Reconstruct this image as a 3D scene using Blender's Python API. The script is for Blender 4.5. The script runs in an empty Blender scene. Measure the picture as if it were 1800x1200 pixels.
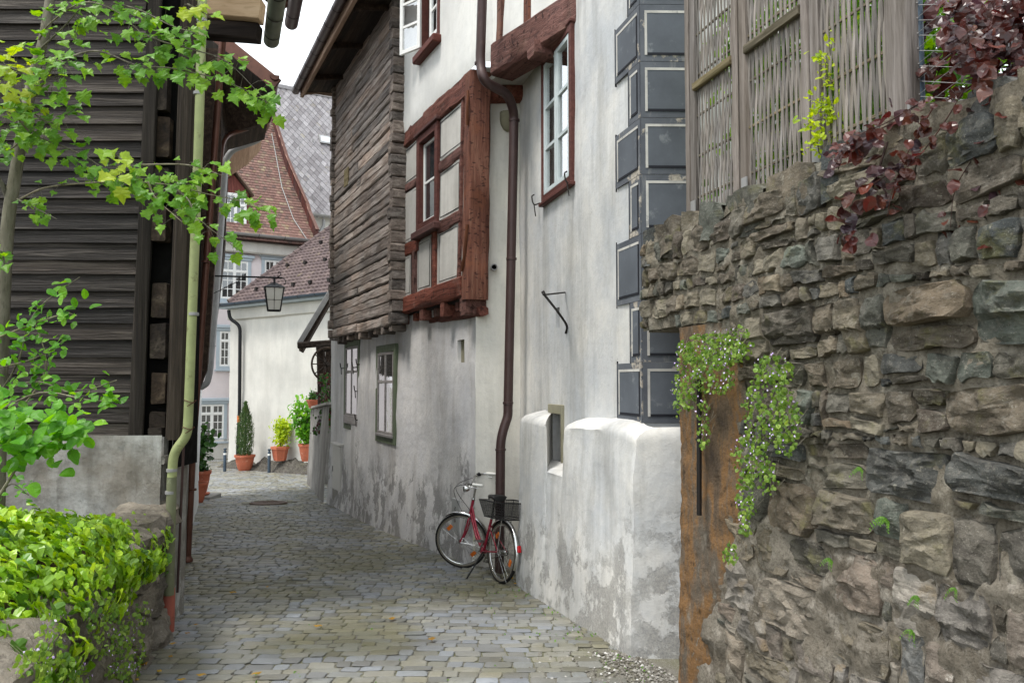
import bpy, math, random
import numpy as np
from mathutils import Vector, Matrix, noise
R = math.radians
random.seed(11)
scene = bpy.context.scene
COL = scene.collection
# ------------------------------------------------------------------ camera
FPX = 1400.0; TILT = math.atan(72 / 1400.0); CAMZ = 1.65
cam_d = bpy.data.cameras.new('camera'); cam = bpy.data.objects.new('camera', cam_d); COL.objects.link(cam)
cam_d.sensor_width = 36; cam_d.lens = 28.0; cam_d.clip_start = 0.05; cam_d.clip_end = 2000
cam.location = (0, 0, CAMZ); cam.rotation_euler = (R(90) + TILT, 0, 0)
scene.camera = cam
# ------------------------------------------------------------------ sky, sun, exposure
SUN_EL, SUN_AZ = R(66), R(234)
world = bpy.data.worlds.new('World'); scene.world = world; world.use_nodes = True
wn = world.node_tree; wn.nodes.clear()
wo = wn.nodes.new('ShaderNodeOutputWorld'); wb = wn.nodes.new('ShaderNodeBackground')
sky = wn.nodes.new('ShaderNodeTexSky'); sky.sky_type = 'NISHITA'; sky.sun_disc = False
sky.sun_elevation = SUN_EL; sky.sun_rotation = SUN_AZ; sky.dust_density = 3.0
tc = wn.nodes.new('ShaderNodeTexCoord'); nz = wn.nodes.new('ShaderNodeTexNoise')
nz.inputs['Scale'].default_value = 2.2; nz.inputs['Detail'].default_value = 5
mr = wn.nodes.new('ShaderNodeMapRange'); mr.inputs['From Min'].default_value = .3; mr.inputs['From Max'].default_value = .7
mr.inputs['To Min'].default_value = .72; mr.inputs['To Max'].default_value = .96
mxs = wn.nodes.new('ShaderNodeMix'); mxs.data_type = 'RGBA'
mxs.inputs[7].default_value = (8.2, 8.7, 9.0, 1)          # the even cloud layer
wn.links.new(tc.outputs['Generated'], nz.inputs['Vector']); wn.links.new(nz.outputs['Fac'], mr.inputs['Value'])
wn.links.new(mr.outputs['Result'], mxs.inputs[0]); wn.links.new(sky.outputs['Color'], mxs.inputs[6])
wn.links.new(mxs.outputs[2], wb.inputs['Color']); wb.inputs['Strength'].default_value = 0.1
wn.links.new(wb.outputs['Background'], wo.inputs['Surface'])
sun_d = bpy.data.lights.new('sun', 'SUN'); sun_d.energy = 1.5; sun_d.angle = R(14); sun_d.color = (1, .96, .9)
sun = bpy.data.objects.new('sun', sun_d); COL.objects.link(sun); sun.location = (0, 0, 30)
_sd = Vector((math.sin(SUN_AZ) * math.cos(SUN_EL), math.cos(SUN_AZ) * math.cos(SUN_EL), math.sin(SUN_EL)))
sun.rotation_euler = (-_sd).to_track_quat('-Z', 'Y').to_euler()
scene.view_settings.view_transform = 'Standard'; scene.view_settings.look = 'None'
scene.view_settings.gamma = 1.0; scene.view_settings.use_curve_mapping = False
scene.view_settings.exposure = 1.3
scene.cycles.max_bounces = 8; scene.cycles.transparent_max_bounces = 12

# ------------------------------------------------------------------ placing helpers
_F = Vector((0, math.cos(TILT), math.sin(TILT))); _U = Vector((0, -math.sin(TILT), math.cos(TILT)))
def ray(u, v): return _F + Vector(((u - 900) / FPX, 0, 0)) + _U * ((600 - v) / FPX)
def P(u, v, d):                       # the point of the place seen at (u, v), d metres down the street
    r = ray(u, v); r = r * (d / r.y); return Vector((r.x, r.y, r.z + CAMZ))
def pxlen(p, d): return p * d / FPX
def proj(p):
    q = Vector(p) - Vector((0, 0, CAMZ)); z = q.dot(_F)
    return (900 + FPX * q.x / z, 600 - FPX * q.dot(_U) / z, z)
def zg(y):
    if y < -6: y = -6
    if y < 27: return -.10 - .05 * y
    t = min(1, (y - 27) / 5.0); return -.10 - .05 * (27 + 5 * (t - t * t / 2))
class FR:                              # a vertical plane: s along it, z up, n out of it
    def __init__(self, A, t, flip=False):
        self.A = Vector((A[0], A[1], 0)); self.t = Vector((t[0], t[1], 0)).normalized()
        n = Vector((-self.t.y, self.t.x, 0)); self.n = -n if flip else n; self.flip = flip
        self.rz = math.atan2(self.t.y, self.t.x)
    def w(self, s, z, n=0.0): return self.A + self.t * s + self.n * n + Vector((0, 0, z))
    def px(self, u, v, n=0.0):
        r = ray(u, v); o = Vector((0, 0, CAMZ)); a = self.A + self.n * n
        k = (a - o).dot(self.n) / r.dot(self.n); p = o + r * k
        return (p - self.A).dot(self.t), p.z
    def s_at(self, u, n=0.0): return self.px(u, 672, n)[0]
def rnd(a, b): return random.uniform(a, b)
def fnoise(x, y, z, o=4): return noise.fractal(Vector((x, y, z)), 1.0, 2.0, o)

# ------------------------------------------------------------------ objects
WM = {}
def reg(o, m): WM[o.name] = m
def thing(name, label, cat, loc=(0, 0, 0), rz=0.0, group=None):
    o = bpy.data.objects.new(name, None); COL.objects.link(o); o.location = loc; o.rotation_euler = (0, 0, rz)
    o.empty_display_size = .2
    o['label'] = label; o['category'] = cat
    if group: o['group'] = group
    WM[o.name] = Matrix.Translation(loc) @ Matrix.Rotation(rz, 4, 'Z'); return o
def link_mesh(name, me, mat, parent=None, M=None):
    o = bpy.data.objects.new(name, me); COL.objects.link(o)
    if mat is not None and not me.materials: me.materials.append(mat)
    pm = Matrix.Identity(4)
    if parent is not None:
        o.parent = parent; pm = WM[parent.name]
    if M is None: WM[o.name] = pm
    else:
        o.matrix_basis = pm.inverted() @ M; WM[o.name] = M
    return o
class MB:
    def __init__(self): self.v = []; self.f = []; self.t = []; self.tint = 0.0
    def add(self, vs, fs):
        b = len(self.v); self.v += [tuple(p) for p in vs]; self.f += [tuple(i + b for i in f) for f in fs]
        self.t += [self.tint] * len(fs); return b
    def quad(self, a, b, c, d): self.add([a, b, c, d], [(0, 1, 2, 3)])
    def obox(self, c, ax, ay, az, ch=0.0):    # centre, three half-axis vectors, chamfer
        c = Vector(c); ax = Vector(ax); ay = Vector(ay); az = Vector(az)
        if ax.cross(ay).dot(az) < 0: ax = -ax
        if ch <= 0:
            vs = [c + ax * i + ay * j + az * k for k in (-1, 1) for j in (-1, 1) for i in (-1, 1)]
            self.add(vs, [(0, 2, 3, 1), (4, 5, 7, 6), (0, 1, 5, 4), (2, 6, 7, 3), (0, 4, 6, 2), (1, 3, 7, 5)]); return
        lx, ly, lz = ax.length, ay.length, az.length; ch = min(ch, .45 * min(lx, ly, lz))
        fx, fy, fz = 1 - ch / lx, 1 - ch / ly, 1 - ch / lz
        vs = []; idx = {}
        for k in (-1, 1):
            for j in (-1, 1):
                for i in (-1, 1):
                    idx[(i, j, k, 0)] = len(vs); vs.append(c + ax * i + ay * j * fy + az * k * fz)
                    idx[(i, j, k, 1)] = len(vs); vs.append(c + ax * i * fx + ay * j + az * k * fz)
                    idx[(i, j, k, 2)] = len(vs); vs.append(c + ax * i * fx + ay * j * fy + az * k)
        g = lambda i, j, k, m: idx[(i, j, k, m)]
        fs = []
        for q in (-1, 1):
            fs.append([g(q, -1, -1, 0), g(q, 1, -1, 0), g(q, 1, 1, 0), g(q, -1, 1, 0)][::q])
            fs.append([g(-1, q, -1, 1), g(-1, q, 1, 1), g(1, q, 1, 1), g(1, q, -1, 1)][::q])
            fs.append([g(-1, -1, q, 2), g(1, -1, q, 2), g(1, 1, q, 2), g(-1, 1, q, 2)][::q])
        for a in (-1, 1):
            for b in (-1, 1):
                w = a * b
                fs.append([g(a, b, -1, 0), g(a, b, -1, 1), g(a, b, 1, 1), g(a, b, 1, 0)][::w])
                fs.append([g(a, -1, b, 2), g(a, -1, b, 0), g(a, 1, b, 0), g(a, 1, b, 2)][::-w])
                fs.append([g(-1, a, b, 1), g(-1, a, b, 2), g(1, a, b, 2), g(1, a, b, 1)][::-w])
        for i in (-1, 1):
            for j in (-1, 1):
                for k in (-1, 1):
                    fs.append([g(i, j, k, 0), g(i, j, k, 1), g(i, j, k, 2)][::i * j * k])
        self.add(vs, fs)
    def fbox(self, F, s0, s1, z0, z1, n0, n1, ch=0.0):
        self.obox(F.w((s0 + s1) / 2, (z0 + z1) / 2, (n0 + n1) / 2), F.t * ((s1 - s0) / 2), F.n * ((n1 - n0) / 2), Vector((0, 0, (z1 - z0) / 2)), ch)
    def beam(self, p0, p1, w, h, up=(0, 0, 1), seg=6, jit=0.006, ch=.2, bow=0.0, seed=None):
        p0 = Vector(p0); p1 = Vector(p1); d = (p1 - p0); L = d.length; d.normalize()
        up = Vector(up); side = d.cross(up).normalized(); up = side.cross(d).normalized()
        sd = rnd(0, 99) if seed is None else seed
        c = ch * min(w, h); W, H = w / 2, h / 2
        sec = [(-W + c, -H), (W - c, -H), (W, -H + c), (W, H - c), (W - c, H), (-W + c, H), (-W, H - c), (-W, -H + c)]
        vs = []
        for i in range(seg + 1):
            t = i / seg; o = p0 + d * (L * t) + up * (bow * 4 * t * (1 - t))
            for k, (a, b) in enumerate(sec):
                q = o + side * (a + jit * noise.noise(Vector((sd + k * 3.1, t * L * 3, 0)))) + up * (b + jit * noise.noise(Vector((sd + k * 5.7, t * L * 3, 7))))
                vs.append(q)
        fs = [(i * 8 + k, i * 8 + (k + 1) % 8, (i + 1) * 8 + (k + 1) % 8, (i + 1) * 8 + k) for i in range(seg) for k in range(8)]
        fs += [tuple(range(7, -1, -1)), tuple(seg * 8 + k for k in range(8))]
        self.add(vs, fs)
    def tube(self, pts, r, seg=12, cap=True, closed=False):
        pts = [Vector(p) for p in pts]; n = len(pts)
        rs = r if isinstance(r, (list, tuple)) else [r] * n
        vs = []; prev = None
        for i, p in enumerate(pts):
            if closed: t = (pts[(i + 1) % n] - pts[i - 1])
            else: t = (pts[min(i + 1, n - 1)] - pts[max(i - 1, 0)])
            t.normalize()
            if prev is None:
                a = Vector((0, 0, 1)) if abs(t.z) < .9 else Vector((1, 0, 0)); x = t.cross(a).normalized()
            else:
                x = (prev - t * prev.dot(t)).normalized()
            prev = x; y = t.cross(x)
            for k in range(seg):
                an = 2 * math.pi * k / seg; vs.append(p + (x * math.cos(an) + y * math.sin(an)) * rs[i])
        m = n if closed else n - 1
        fs = [(i * seg + k, i * seg + (k + 1) % seg, ((i + 1) % n) * seg + (k + 1) % seg, ((i + 1) % n) * seg + k) for i in range(m) for k in range(seg)]
        if cap and not closed: fs += [tuple(range(seg - 1, -1, -1)), tuple((n - 1) * seg + k for k in range(seg))]
        self.add(vs, fs)
    def lathe(self, c, prof, seg=20, ax=(0, 0, 1), cap=True):
        c = Vector(c); ax = Vector(ax).normalized(); a = Vector((0, 0, 1)) if abs(ax.z) < .9 else Vector((1, 0, 0))
        x = ax.cross(a).normalized(); y = ax.cross(x); vs = []
        for (r, h) in prof:
            for k in range(seg):
                an = 2 * math.pi * k / seg; vs.append(c + ax * h + (x * math.cos(an) + y * math.sin(an)) * r)
        fs = [(i * seg + k, i * seg + (k + 1) % seg, (i + 1) * seg + (k + 1) % seg, (i + 1) * seg + k) for i in range(len(prof) - 1) for k in range(seg)]
        if cap: fs += [tuple(range(seg - 1, -1, -1)), tuple((len(prof) - 1) * seg + k for k in range(seg))]
        self.add(vs, fs)
    def prism(self, pts, d):                   # polygon of world points pushed by the vector d
        n = len(pts); pts = [Vector(p) for p in pts]; d = Vector(d)
        vs = pts + [p + d for p in pts]
        self.add(vs, [tuple(range(n - 1, -1, -1)), tuple(range(n, 2 * n))] + [(i, (i + 1) % n, n + (i + 1) % n, n + i) for i in range(n)])
    def build(self, name, mat, parent=None, smooth=None, tint=False, **tags):
        me = bpy.data.meshes.new(name)
        M = WM[parent.name].inverted() if parent is not None else None
        vs = self.v
        if M is not None:
            a = np.array(vs, dtype=float).reshape(-1, 3); m = np.array(M)
            vs = (a @ m[:3, :3].T + m[:3, 3]).tolist()
        me.from_pydata(vs, [], self.f)
        if tint:
            at = me.attributes.new('tint', 'FLOAT', 'FACE'); at.data.foreach_set('value', self.t)
        if smooth is not None:
            me.polygons.foreach_set('use_smooth', [True] * len(me.polygons)); me.set_sharp_from_angle(angle=R(smooth))
        o = link_mesh(name, me, mat, parent)
        for k, val in tags.items(): o[k] = val
        return o
def smooth_path(pts, r=.08, k=5):              # round the corners of a polyline
    pts = [Vector(p) for p in pts]; out = [pts[0]]
    for i in range(1, len(pts) - 1):
        a, b, c = pts[i - 1], pts[i], pts[i + 1]
        d0 = (a - b); d1 = (c - b); q = min(r, d0.length * .45, d1.length * .45); d0.normalize(); d1.normalize()
        A = b + d0 * q; C = b + d1 * q
        for j in range(k + 1):
            t = j / k; out.append(A * (1 - t) ** 2 + b * 2 * t * (1 - t) + C * t * t)
    return out + [pts[-1]]
def curve_pts(pts, k=6):                       # Catmull-Rom through the points
    pts = [Vector(p) for p in pts]; q = [pts[0] * 2 - pts[1]] + pts + [pts[-1] * 2 - pts[-2]]; out = []
    for i in range(1, len(q) - 2):
        for j in range(k):
            t = j / k; a, b, c, d = q[i - 1], q[i], q[i + 1], q[i + 2]
            out.append(.5 * (2 * b + (c - a) * t + (2 * a - 5 * b + 4 * c - d) * t * t + (3 * b - a - 3 * c + d) * t ** 3))
    return out + [pts[-1]]
def sheet(mb, F, s0, s1, z0, z1, holes=(), nf=None, step=.2, reveal=.15, amp=.012, seed=0.0, zf=None):
    """an uneven plaster face with rectangular openings; nf(s, z) pushes it out"""
    def lines(a, b, extra):
        L = sorted(set([a, b] + [e for e in extra if a < e < b])); out = []
        for p, q in zip(L, L[1:]):
            k = max(1, int(round((q - p) / step))); out += [p + (q - p) * i / k for i in range(k)]
        return out + [b]
    S = lines(s0, s1, [h[0] for h in holes] + [h[1] for h in holes]); Z = lines(z0, z1, [h[2] for h in holes] + [h[3] for h in holes])
    def nn(s, z):
        w = F.w(s, z); b = nf(s, z) if nf else 0.0
        return b + amp * fnoise(w.x * .9 + seed, w.y * .9, z * .9) + amp * .4 * fnoise(w.x * 4, w.y * 4, z * 4 + seed, 2)
    vs = []; ix = {}
    for i, s in enumerate(S):
        for j, z in enumerate(Z):
            ix[i, j] = len(vs); vs.append(F.w(s, z, nn(s, z)))
    inh = lambda s, z: any(h[0] < s < h[1] and h[2] < z < h[3] for h in holes)
    fs = []
    for i in range(len(S) - 1):
        for j in range(len(Z) - 1):
            if inh((S[i] + S[i + 1]) / 2, (Z[j] + Z[j + 1]) / 2): continue
            q = (ix[i, j], ix[i + 1, j], ix[i + 1, j + 1], ix[i, j + 1]); fs.append(q if F.flip else q[::-1])
    mb.add(vs, fs)
    for h in holes:
        if reveal <= 0: continue
        a = [F.w(s, z, nn(s, z)) for s, z in ((h[0], h[2]), (h[1], h[2]), (h[1], h[3]), (h[0], h[3]))]
        b = [F.w(s, z, nn(s, z) - reveal) for s, z in ((h[0], h[2]), (h[1], h[2]), (h[1], h[3]), (h[0], h[3]))]
        for k in range(4): mb.quad(a[k], a[(k + 1) % 4], b[(k + 1) % 4], b[k])
# ------------------------------------------------------------------ materials
def lin(h):
    c = [int(h[i:i + 2], 16) / 255 for i in (0, 2, 4)]
    return tuple(x / 12.92 if x <= .04045 else ((x + .055) / 1.055) ** 2.4 for x in c) + (1,)
class NM:
    def __init__(self, name, rough=.8, spec=.3):
        self.m = bpy.data.materials.new(name); self.m.use_nodes = True; self.nt = self.m.node_tree; self.nt.nodes.clear()
        self.out = self.nt.nodes.new('ShaderNodeOutputMaterial'); self.b = self.nt.nodes.new('ShaderNodeBsdfPrincipled')
        self.b.inputs['Roughness'].default_value = rough; self.b.inputs['Specular IOR Level'].default_value = spec
        self.nt.links.new(self.b.outputs[0], self.out.inputs[0]); self._c = {}
    def L(self, a, b):
        if isinstance(a, (int, float)): b.default_value = a
        elif isinstance(a, tuple): b.default_value = a
        else: self.nt.links.new(a, b)
    def oi(self): 
        if 'oi' not in self._c: self._c['oi'] = self.nt.nodes.new('ShaderNodeObjectInfo')
        return self._c['oi'].outputs['Random']
    def coord(self, sc=(1, 1, 1), shift=True):
        k = ('co', sc, shift)
        if k in self._c: return self._c[k]
        if 'tc' not in self._c: self._c['tc'] = self.nt.nodes.new('ShaderNodeTexCoord')
        mp = self.nt.nodes.new('ShaderNodeMapping'); mp.inputs['Scale'].default_value = sc
        src = self._c['tc'].outputs['Object']
        if shift:
            cx = self.nt.nodes.new('ShaderNodeVectorMath'); cx.operation = 'MULTIPLY_ADD'
            cb = self.nt.nodes.new('ShaderNodeCombineXYZ'); s = self.math('MULTIPLY', self.tint(), 37.0)
            for i in range(3): self.L(s, cb.inputs[i])
            self.nt.links.new(src, cx.inputs[0]); cx.inputs[1].default_value = (1, 1, 1); self.nt.links.new(cb.outputs[0], cx.inputs[2]); src = cx.outputs[0]
        self.nt.links.new(src, mp.inputs['Vector']); self._c[k] = mp.outputs[0]; return mp.outputs[0]
    def tint(self):                       # one random number for each piece, object or face island
        if 'ti' not in self._c:
            at = self.nt.nodes.new('ShaderNodeAttribute'); at.attribute_name = 'tint'
            a = self.math('ADD', at.outputs['Fac'], self.oi()); self._c['ti'] = self.math('FRACT', a)
        return self._c['ti']
    def math(self, op, a, b=None, clamp=False):
        n = self.nt.nodes.new('ShaderNodeMath'); n.operation = op; n.use_clamp = clamp; self.L(a, n.inputs[0])
        if b is not None: self.L(b, n.inputs[1])
        return n.outputs[0]
    def noise(self, scale, detail=4, rough=.55, sc=(1, 1, 1), shift=True, dist=0.0):
        n = self.nt.nodes.new('ShaderNodeTexNoise'); n.inputs['Scale'].default_value = scale; n.inputs['Detail'].default_value = detail
        n.inputs['Roughness'].default_value = rough; n.inputs['Distortion'].default_value = dist
        self.nt.links.new(self.coord(sc, shift), n.inputs['Vector']); return n.outputs['Fac']
    def voro(self, scale, sc=(1, 1, 1), feature='F1', out='Distance'):
        n = self.nt.nodes.new('ShaderNodeTexVoronoi'); n.feature = feature; n.inputs['Scale'].default_value = scale
        self.nt.links.new(self.coord(sc), n.inputs['Vector']); return n.outputs[out]
    def z(self):
        if 'tc' not in self._c: self._c['tc'] = self.nt.nodes.new('ShaderNodeTexCoord')
        g = self.nt.nodes.new('ShaderNodeNewGeometry'); s = self.nt.nodes.new('ShaderNodeSeparateXYZ')
        self.nt.links.new(g.outputs['Position'], s.inputs[0]); return s.outputs['Z'], s.outputs['X'], s.outputs['Y']
    def rng(self, v, a, b, c=0.0, d=1.0):
        n = self.nt.nodes.new('ShaderNodeMapRange'); self.L(v, n.inputs['Value'])
        for k, x in zip(('From Min', 'From Max', 'To Min', 'To Max'), (a, b, c, d)): n.inputs[k].default_value = x
        return n.outputs[0]
    def ramp(self, f, stops):
        n = self.nt.nodes.new('ShaderNodeValToRGB'); e = n.color_ramp.elements
        while len(e) < len(stops): e.new(.5)
        for k, (p, c) in zip(e, stops): k.position = p; k.color = c if len(c) == 4 else tuple(c) + (1,)
        self.L(f, n.inputs[0]); return n.outputs[0]
    def mix(self, f, a, b, mode='MIX'):
        n = self.nt.nodes.new('ShaderNodeMix'); n.data_type = 'RGBA'; n.blend_type = mode
        for x, i in ((f, 0), (a, 6), (b, 7)):
            if isinstance(x, tuple) and len(x) == 3: x = x + (1,)
            self.L(x, n.inputs[i])
        return n.outputs[2]
    def hsv(self, col, h=.5, s=1.0, v=1.0):
        n = self.nt.nodes.new('ShaderNodeHueSaturation')
        for k, x in (('Hue', h), ('Saturation', s), ('Value', v), ('Color', col)): self.L(x, n.inputs[k])
        return n.outputs[0]
    def bump(self, h, st=.4, dist=.02, prev=None):
        n = self.nt.nodes.new('ShaderNodeBump'); n.inputs['Strength'].default_value = st; n.inputs['Distance'].default_value = dist
        self.L(h, n.inputs['Height'])
        if prev is not None: self.nt.links.new(prev, n.inputs['Normal'])
        return n.outputs[0]
    def done(self, col, bump=None, rough=None, metal=None):
        self.L(col, self.b.inputs['Base Color'])
        if bump is not None: self.nt.links.new(bump, self.b.inputs['Normal'])
        if rough is not None: self.L(rough, self.b.inputs['Roughness'])
        if metal is not None: self.L(metal, self.b.inputs['Metallic'])
        return self.m
M = {}
def plaster(name, a, b, dirt, patch=None, zpatch=None, streak=.5, bumpk=.35):
    n = NM(name, .92, .15)
    col = n.mix(n.rng(n.noise(1.1, 7, .66), .38, .64), a, b); col = n.mix(n.math('MULTIPLY', n.rng(n.noise(3.7, 7, .7, (1, 1, .45)), .46, .66), .45), col, b); col = n.hsv(col, .5, 1, n.rng(n.noise(.7, 5, .6, (1, 1, .7)), .3, .7, .86, 1.1))
    st = n.rng(n.noise(2.6, 6, .65, (1, 1, .16)), .47, .72)
    col = n.mix(n.math('MULTIPLY', st, streak), col, dirt)
    col = n.mix(n.math('MULTIPLY', n.rng(n.noise(14, 5, .7), .52, .75), .22), col, dirt)
    dr = n.rng(n.noise(7, 6, .7, (1, 1, .045)), .54, .66); dr = n.math('MULTIPLY', dr, n.rng(n.noise(1.6, 4, .6), .42, .62))
    col = n.mix(n.math('MULTIPLY', dr, .5 * streak), col, dirt)
    vo = n.nt.nodes.new('ShaderNodeTexVoronoi'); vo.feature = 'DISTANCE_TO_EDGE'; vo.inputs['Scale'].default_value = 1.15
    wv = n.nt.nodes.new('ShaderNodeVectorMath'); wv.operation = 'ADD'; nt_ = n.nt.nodes.new('ShaderNodeTexNoise'); nt_.inputs['Scale'].default_value = 3.5; nt_.inputs['Detail'].default_value = 6
    n.nt.links.new(n.coord(), nt_.inputs['Vector']); n.nt.links.new(n.coord(), wv.inputs[0]); n.nt.links.new(nt_.outputs['Color'], wv.inputs[1]); n.nt.links.new(wv.outputs[0], vo.inputs['Vector'])
    ck = n.math('MULTIPLY', n.rng(vo.outputs['Distance'], .0, .006, 1, 0), n.rng(n.noise(1.4, 4, .6, (1.2, 1, 1)), .52, .62))
    col = n.mix(n.math('MULTIPLY', ck, .55 * streak), col, lin('4a4743'))
    bp = n.bump(n.noise(9, 6, .6), bumpk, .02); bp = n.bump(n.noise(70, 3, .6), .3, .004, bp); bp = n.bump(n.math('SUBTRACT', 1.0, ck), .3 * streak, .004, bp)
    if patch:
        zz, xx, yy = n.z(); z0, z1 = zpatch
        lvl = n.math('ADD', n.math('ADD', zz, n.math('MULTIPLY', yy, .05)), n.rng(n.noise(1.3, 5, .62, (1, 1, .8)), .3, .7, -.75, .75))
        f = n.rng(lvl, z0, z1, 1, 0)
        pt = n.rng(n.noise(3.6, 9, .7, (1, 1, .8)), .475, .535)
        pm = n.math('MULTIPLY', f, pt)
        fine = n.rng(n.noise(60, 4, .7), .35, .65)
        pc = n.mix(fine, patch[0], patch[1])
        col = n.mix(n.math('MULTIPLY', pm, .72), col, pc)
        bp = n.bump(n.math('SUBTRACT', 1.0, pm), .45, .008, bp)
    M[name] = n.done(col, bp)
plaster('plaster_a', lin('d4d1cb'), lin('b7b9bb'), lin('85827b'), (lin('6b6b6b'), lin('a09c95')), (.35, 1.0), .6)
plaster('plaster_b', lin('dad7d4'), lin('c4c3c5'), lin('98928d'), (lin('5e5e60'), lin('8f8b86')), (.45, 1.1), .65, .5)
plaster('plaster_cream', lin('dad6cb'), lin('cecbc4'), lin('98958c'), (lin('77746f'), lin('a8a49d')), (.0, .6), .4)
plaster('plaster_white', lin('e4e3de'), lin('d8d8d5'), lin('b6b3ac'), None, None, .3, .2)
plaster('plaster_pink', lin('d9cfcf'), lin('d3c9ca'), lin('c3b8b9'), None, None, .15, .1)
plaster('plaster_far', lin('ccc9c2'), lin('c0beb8'), lin('a39f97'), None, None, .3, .1)
plaster('plaster_panel', lin('c4c1bb'), lin('b4b1ab'), lin('8c8882'), None, None, .5, .3)
plaster('foundation', lin('b0b1ae'), lin('7a756d'), lin('3a332b'), (lin('4a463e'), lin('6e675c')), (.2, 1.6), .7, .6)
plaster('lowwall', lin('8e8b86'), lin('6d6a66'), lin('4b4845'), (lin('3f3d3a'), lin('6e6a64')), (-1, 0.4), .8, .5)
def wood(name, cols, grain=(1.2, 22, 22), bumpk=.5, rough=.82, knots=True, vary=.35, sp=.2):
    n = NM(name, rough, sp)
    g = n.noise(1.0, 8, .62, grain, True, .6); g2 = n.noise(2.0, 5, .6, tuple(x * 2.3 for x in grain))
    col = n.ramp(n.rng(g, .3, .72), [(0, cols[0]), (.5, cols[1]), (1, cols[2])])
    col = n.mix(n.math('MULTIPLY', n.rng(g2, .55, .62), .55), col, cols[0])
    col = n.mix(n.math('MULTIPLY', n.rng(n.noise(1.3, 4), .4, .7), .4), col, cols[3] if len(cols) > 3 else cols[1])
    col = n.hsv(col, .5, n.rng(n.tint(), 0, 1, .8, 1.2), n.rng(n.tint(), 0, 1, 1 - vary, 1 + vary))
    pk = None
    if name.startswith('red_') and name != 'red_paint':
        pk = n.rng(n.noise(26, 3, .5, (1.0, .45, .45) if name == 'red_wood' else (.5, .5, 1.2)), .60, .66); col = n.mix(n.math('MULTIPLY', pk, .75), col, lin('24110e'))
        col = n.mix(n.math('MULTIPLY', n.rng(n.noise(3.3, 7, .7), .55, .68), .5), col, lin('84523a') if name == 'red_post' else lin('7f6459'))
    bp = n.bump(g, bumpk, .02); bp = n.bump(g2, bumpk * .7, .008, bp)
    if pk is not None: bp = n.bump(n.math('SUBTRACT', 1.0, pk), .6, .01, bp)
    M[name] = n.done(col, bp)
wood('barn_wood', [lin('100d0b'), lin('241f1b'), lin('58524c'), lin('302b27')], (1.0, 24, 24), 1.0, .6, vary=.55)
wood('barn_post', [lin('14110e'), lin('29231d'), lin('4a433c'), lin('352f29')], (24, 24, 1.0), .6)
wood('beam_end', [lin('120e0b'), lin('2a221b'), lin('50473c')], (6, 6, 6), .9)
wood('log_wood', [lin('453f3b'), lin('8f8680'), lin('b8b0a8'), lin('99806e')], (1.0, 17, 17), 1.0, .9)
wood('log_end', [lin('39332f'), lin('766c65'), lin('a39a91')], (5, 5, 14), 1.0, .9)
wood('red_wood', [lin('38241f'), lin('6c443b'), lin('835b50'), lin('5e3b34')], (1.6, 20, 20), .9, .75, vary=.18)
wood('red_post', [lin('452a23'), lin('6f483b'), lin('886352'), lin('654136')], (20, 20, 1.3), .9, .75, vary=.12)
wood('red_paint', [lin('452925'), lin('5a3934'), lin('65423c')], (2, 20, 20), .3, .6, vary=.08)
wood('new_wood', [lin('c09a68'), lin('e2bd8c'), lin('eccda0'), lin('b58a5c')], (1.2, 10, 10), .3, .7, vary=.1)
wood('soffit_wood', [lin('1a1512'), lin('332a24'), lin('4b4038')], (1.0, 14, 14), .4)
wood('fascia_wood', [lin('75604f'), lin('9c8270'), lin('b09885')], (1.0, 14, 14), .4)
wood('dark_brown', [lin('1c0f0c'), lin('3a211b'), lin('4d2f27')], (2, 14, 14), .3, .6)
wood('slat_brown', [lin('3a2522'), lin('5b3a36'), lin('6d4a45')], (14, 14, 1.5), .3, .7)
wood('fence_wood', [lin('57524d'), lin('7c7671'), lin('9c9591'), lin('696255')], (22, 22, 1.2), .5, .8, vary=.22)
wood('fence_post', [lin('4f4944'), lin('736c67'), lin('928b87'), lin('645c50')], (22, 22, 1.2), .6, .8, vary=.12)
wood('fence_rail', [lin('4c4334'), lin('6b6150'), lin('857b6c'), lin('5d5a3c')], (1.2, 22, 22), .6, .8)
wood('bark', [lin('4b463c'), lin('6f695c'), lin('8f897c'), lin('6b6c4e')], (12, 12, 3), .6)
wood('grey_frame', [lin('716c6a'), lin('8d8886'), lin('9d9896')], (2, 14, 14), .2, .6, vary=.08)
def stone(name, cols, lich=None, sc=1.0, bk=.9, rough=.9):
    n = NM(name, rough, .25)
    base = n.ramp(n.tint(), [(i / max(1, len(cols) - 1), c) for i, c in enumerate(cols)])
    a = n.noise(5 * sc, 8, .65); b = n.noise(22 * sc, 7, .7)
    col = n.hsv(base, .5, 1.0, n.rng(a, .3, .7, .55, 1.45))
    col = n.mix(n.math('MULTIPLY', n.rng(b, .5, .72), .5), col, lin('8f8a80'))
    col = n.mix(n.math('MULTIPLY', n.rng(n.noise(9 * sc, 6, .7), .56, .7), .55), col, lin('241f1a'))
    if lich:
        col = n.mix(n.math('MULTIPLY', n.rng(n.noise(3.1 * sc, 7, .7), .56, .66), .6), col, lich[0])
        col = n.mix(n.math('MULTIPLY', n.rng(n.noise(13 * sc, 6, .7, (1.1, 1, 1)), .63, .7), .75), col, lich[1])
    st = n.noise(3.0 * sc, 6, .7, (1, 1, 6)); col = n.mix(n.math('MULTIPLY', n.rng(st, .52, .6), .4), col, lin('2b2723'))
    col = n.mix(n.math('MULTIPLY', n.rng(n.noise(130 * sc, 4, .7), .6, .7), .5), col, lin('b5b0a5'))
    bp = n.bump(a, bk, .05); bp = n.bump(st, .6, .02, bp); bp = n.bump(b, bk, .02, bp); bp = n.bump(n.noise(90 * sc, 5, .65), .6, .006, bp)
    M[name] = n.done(col, bp)
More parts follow.
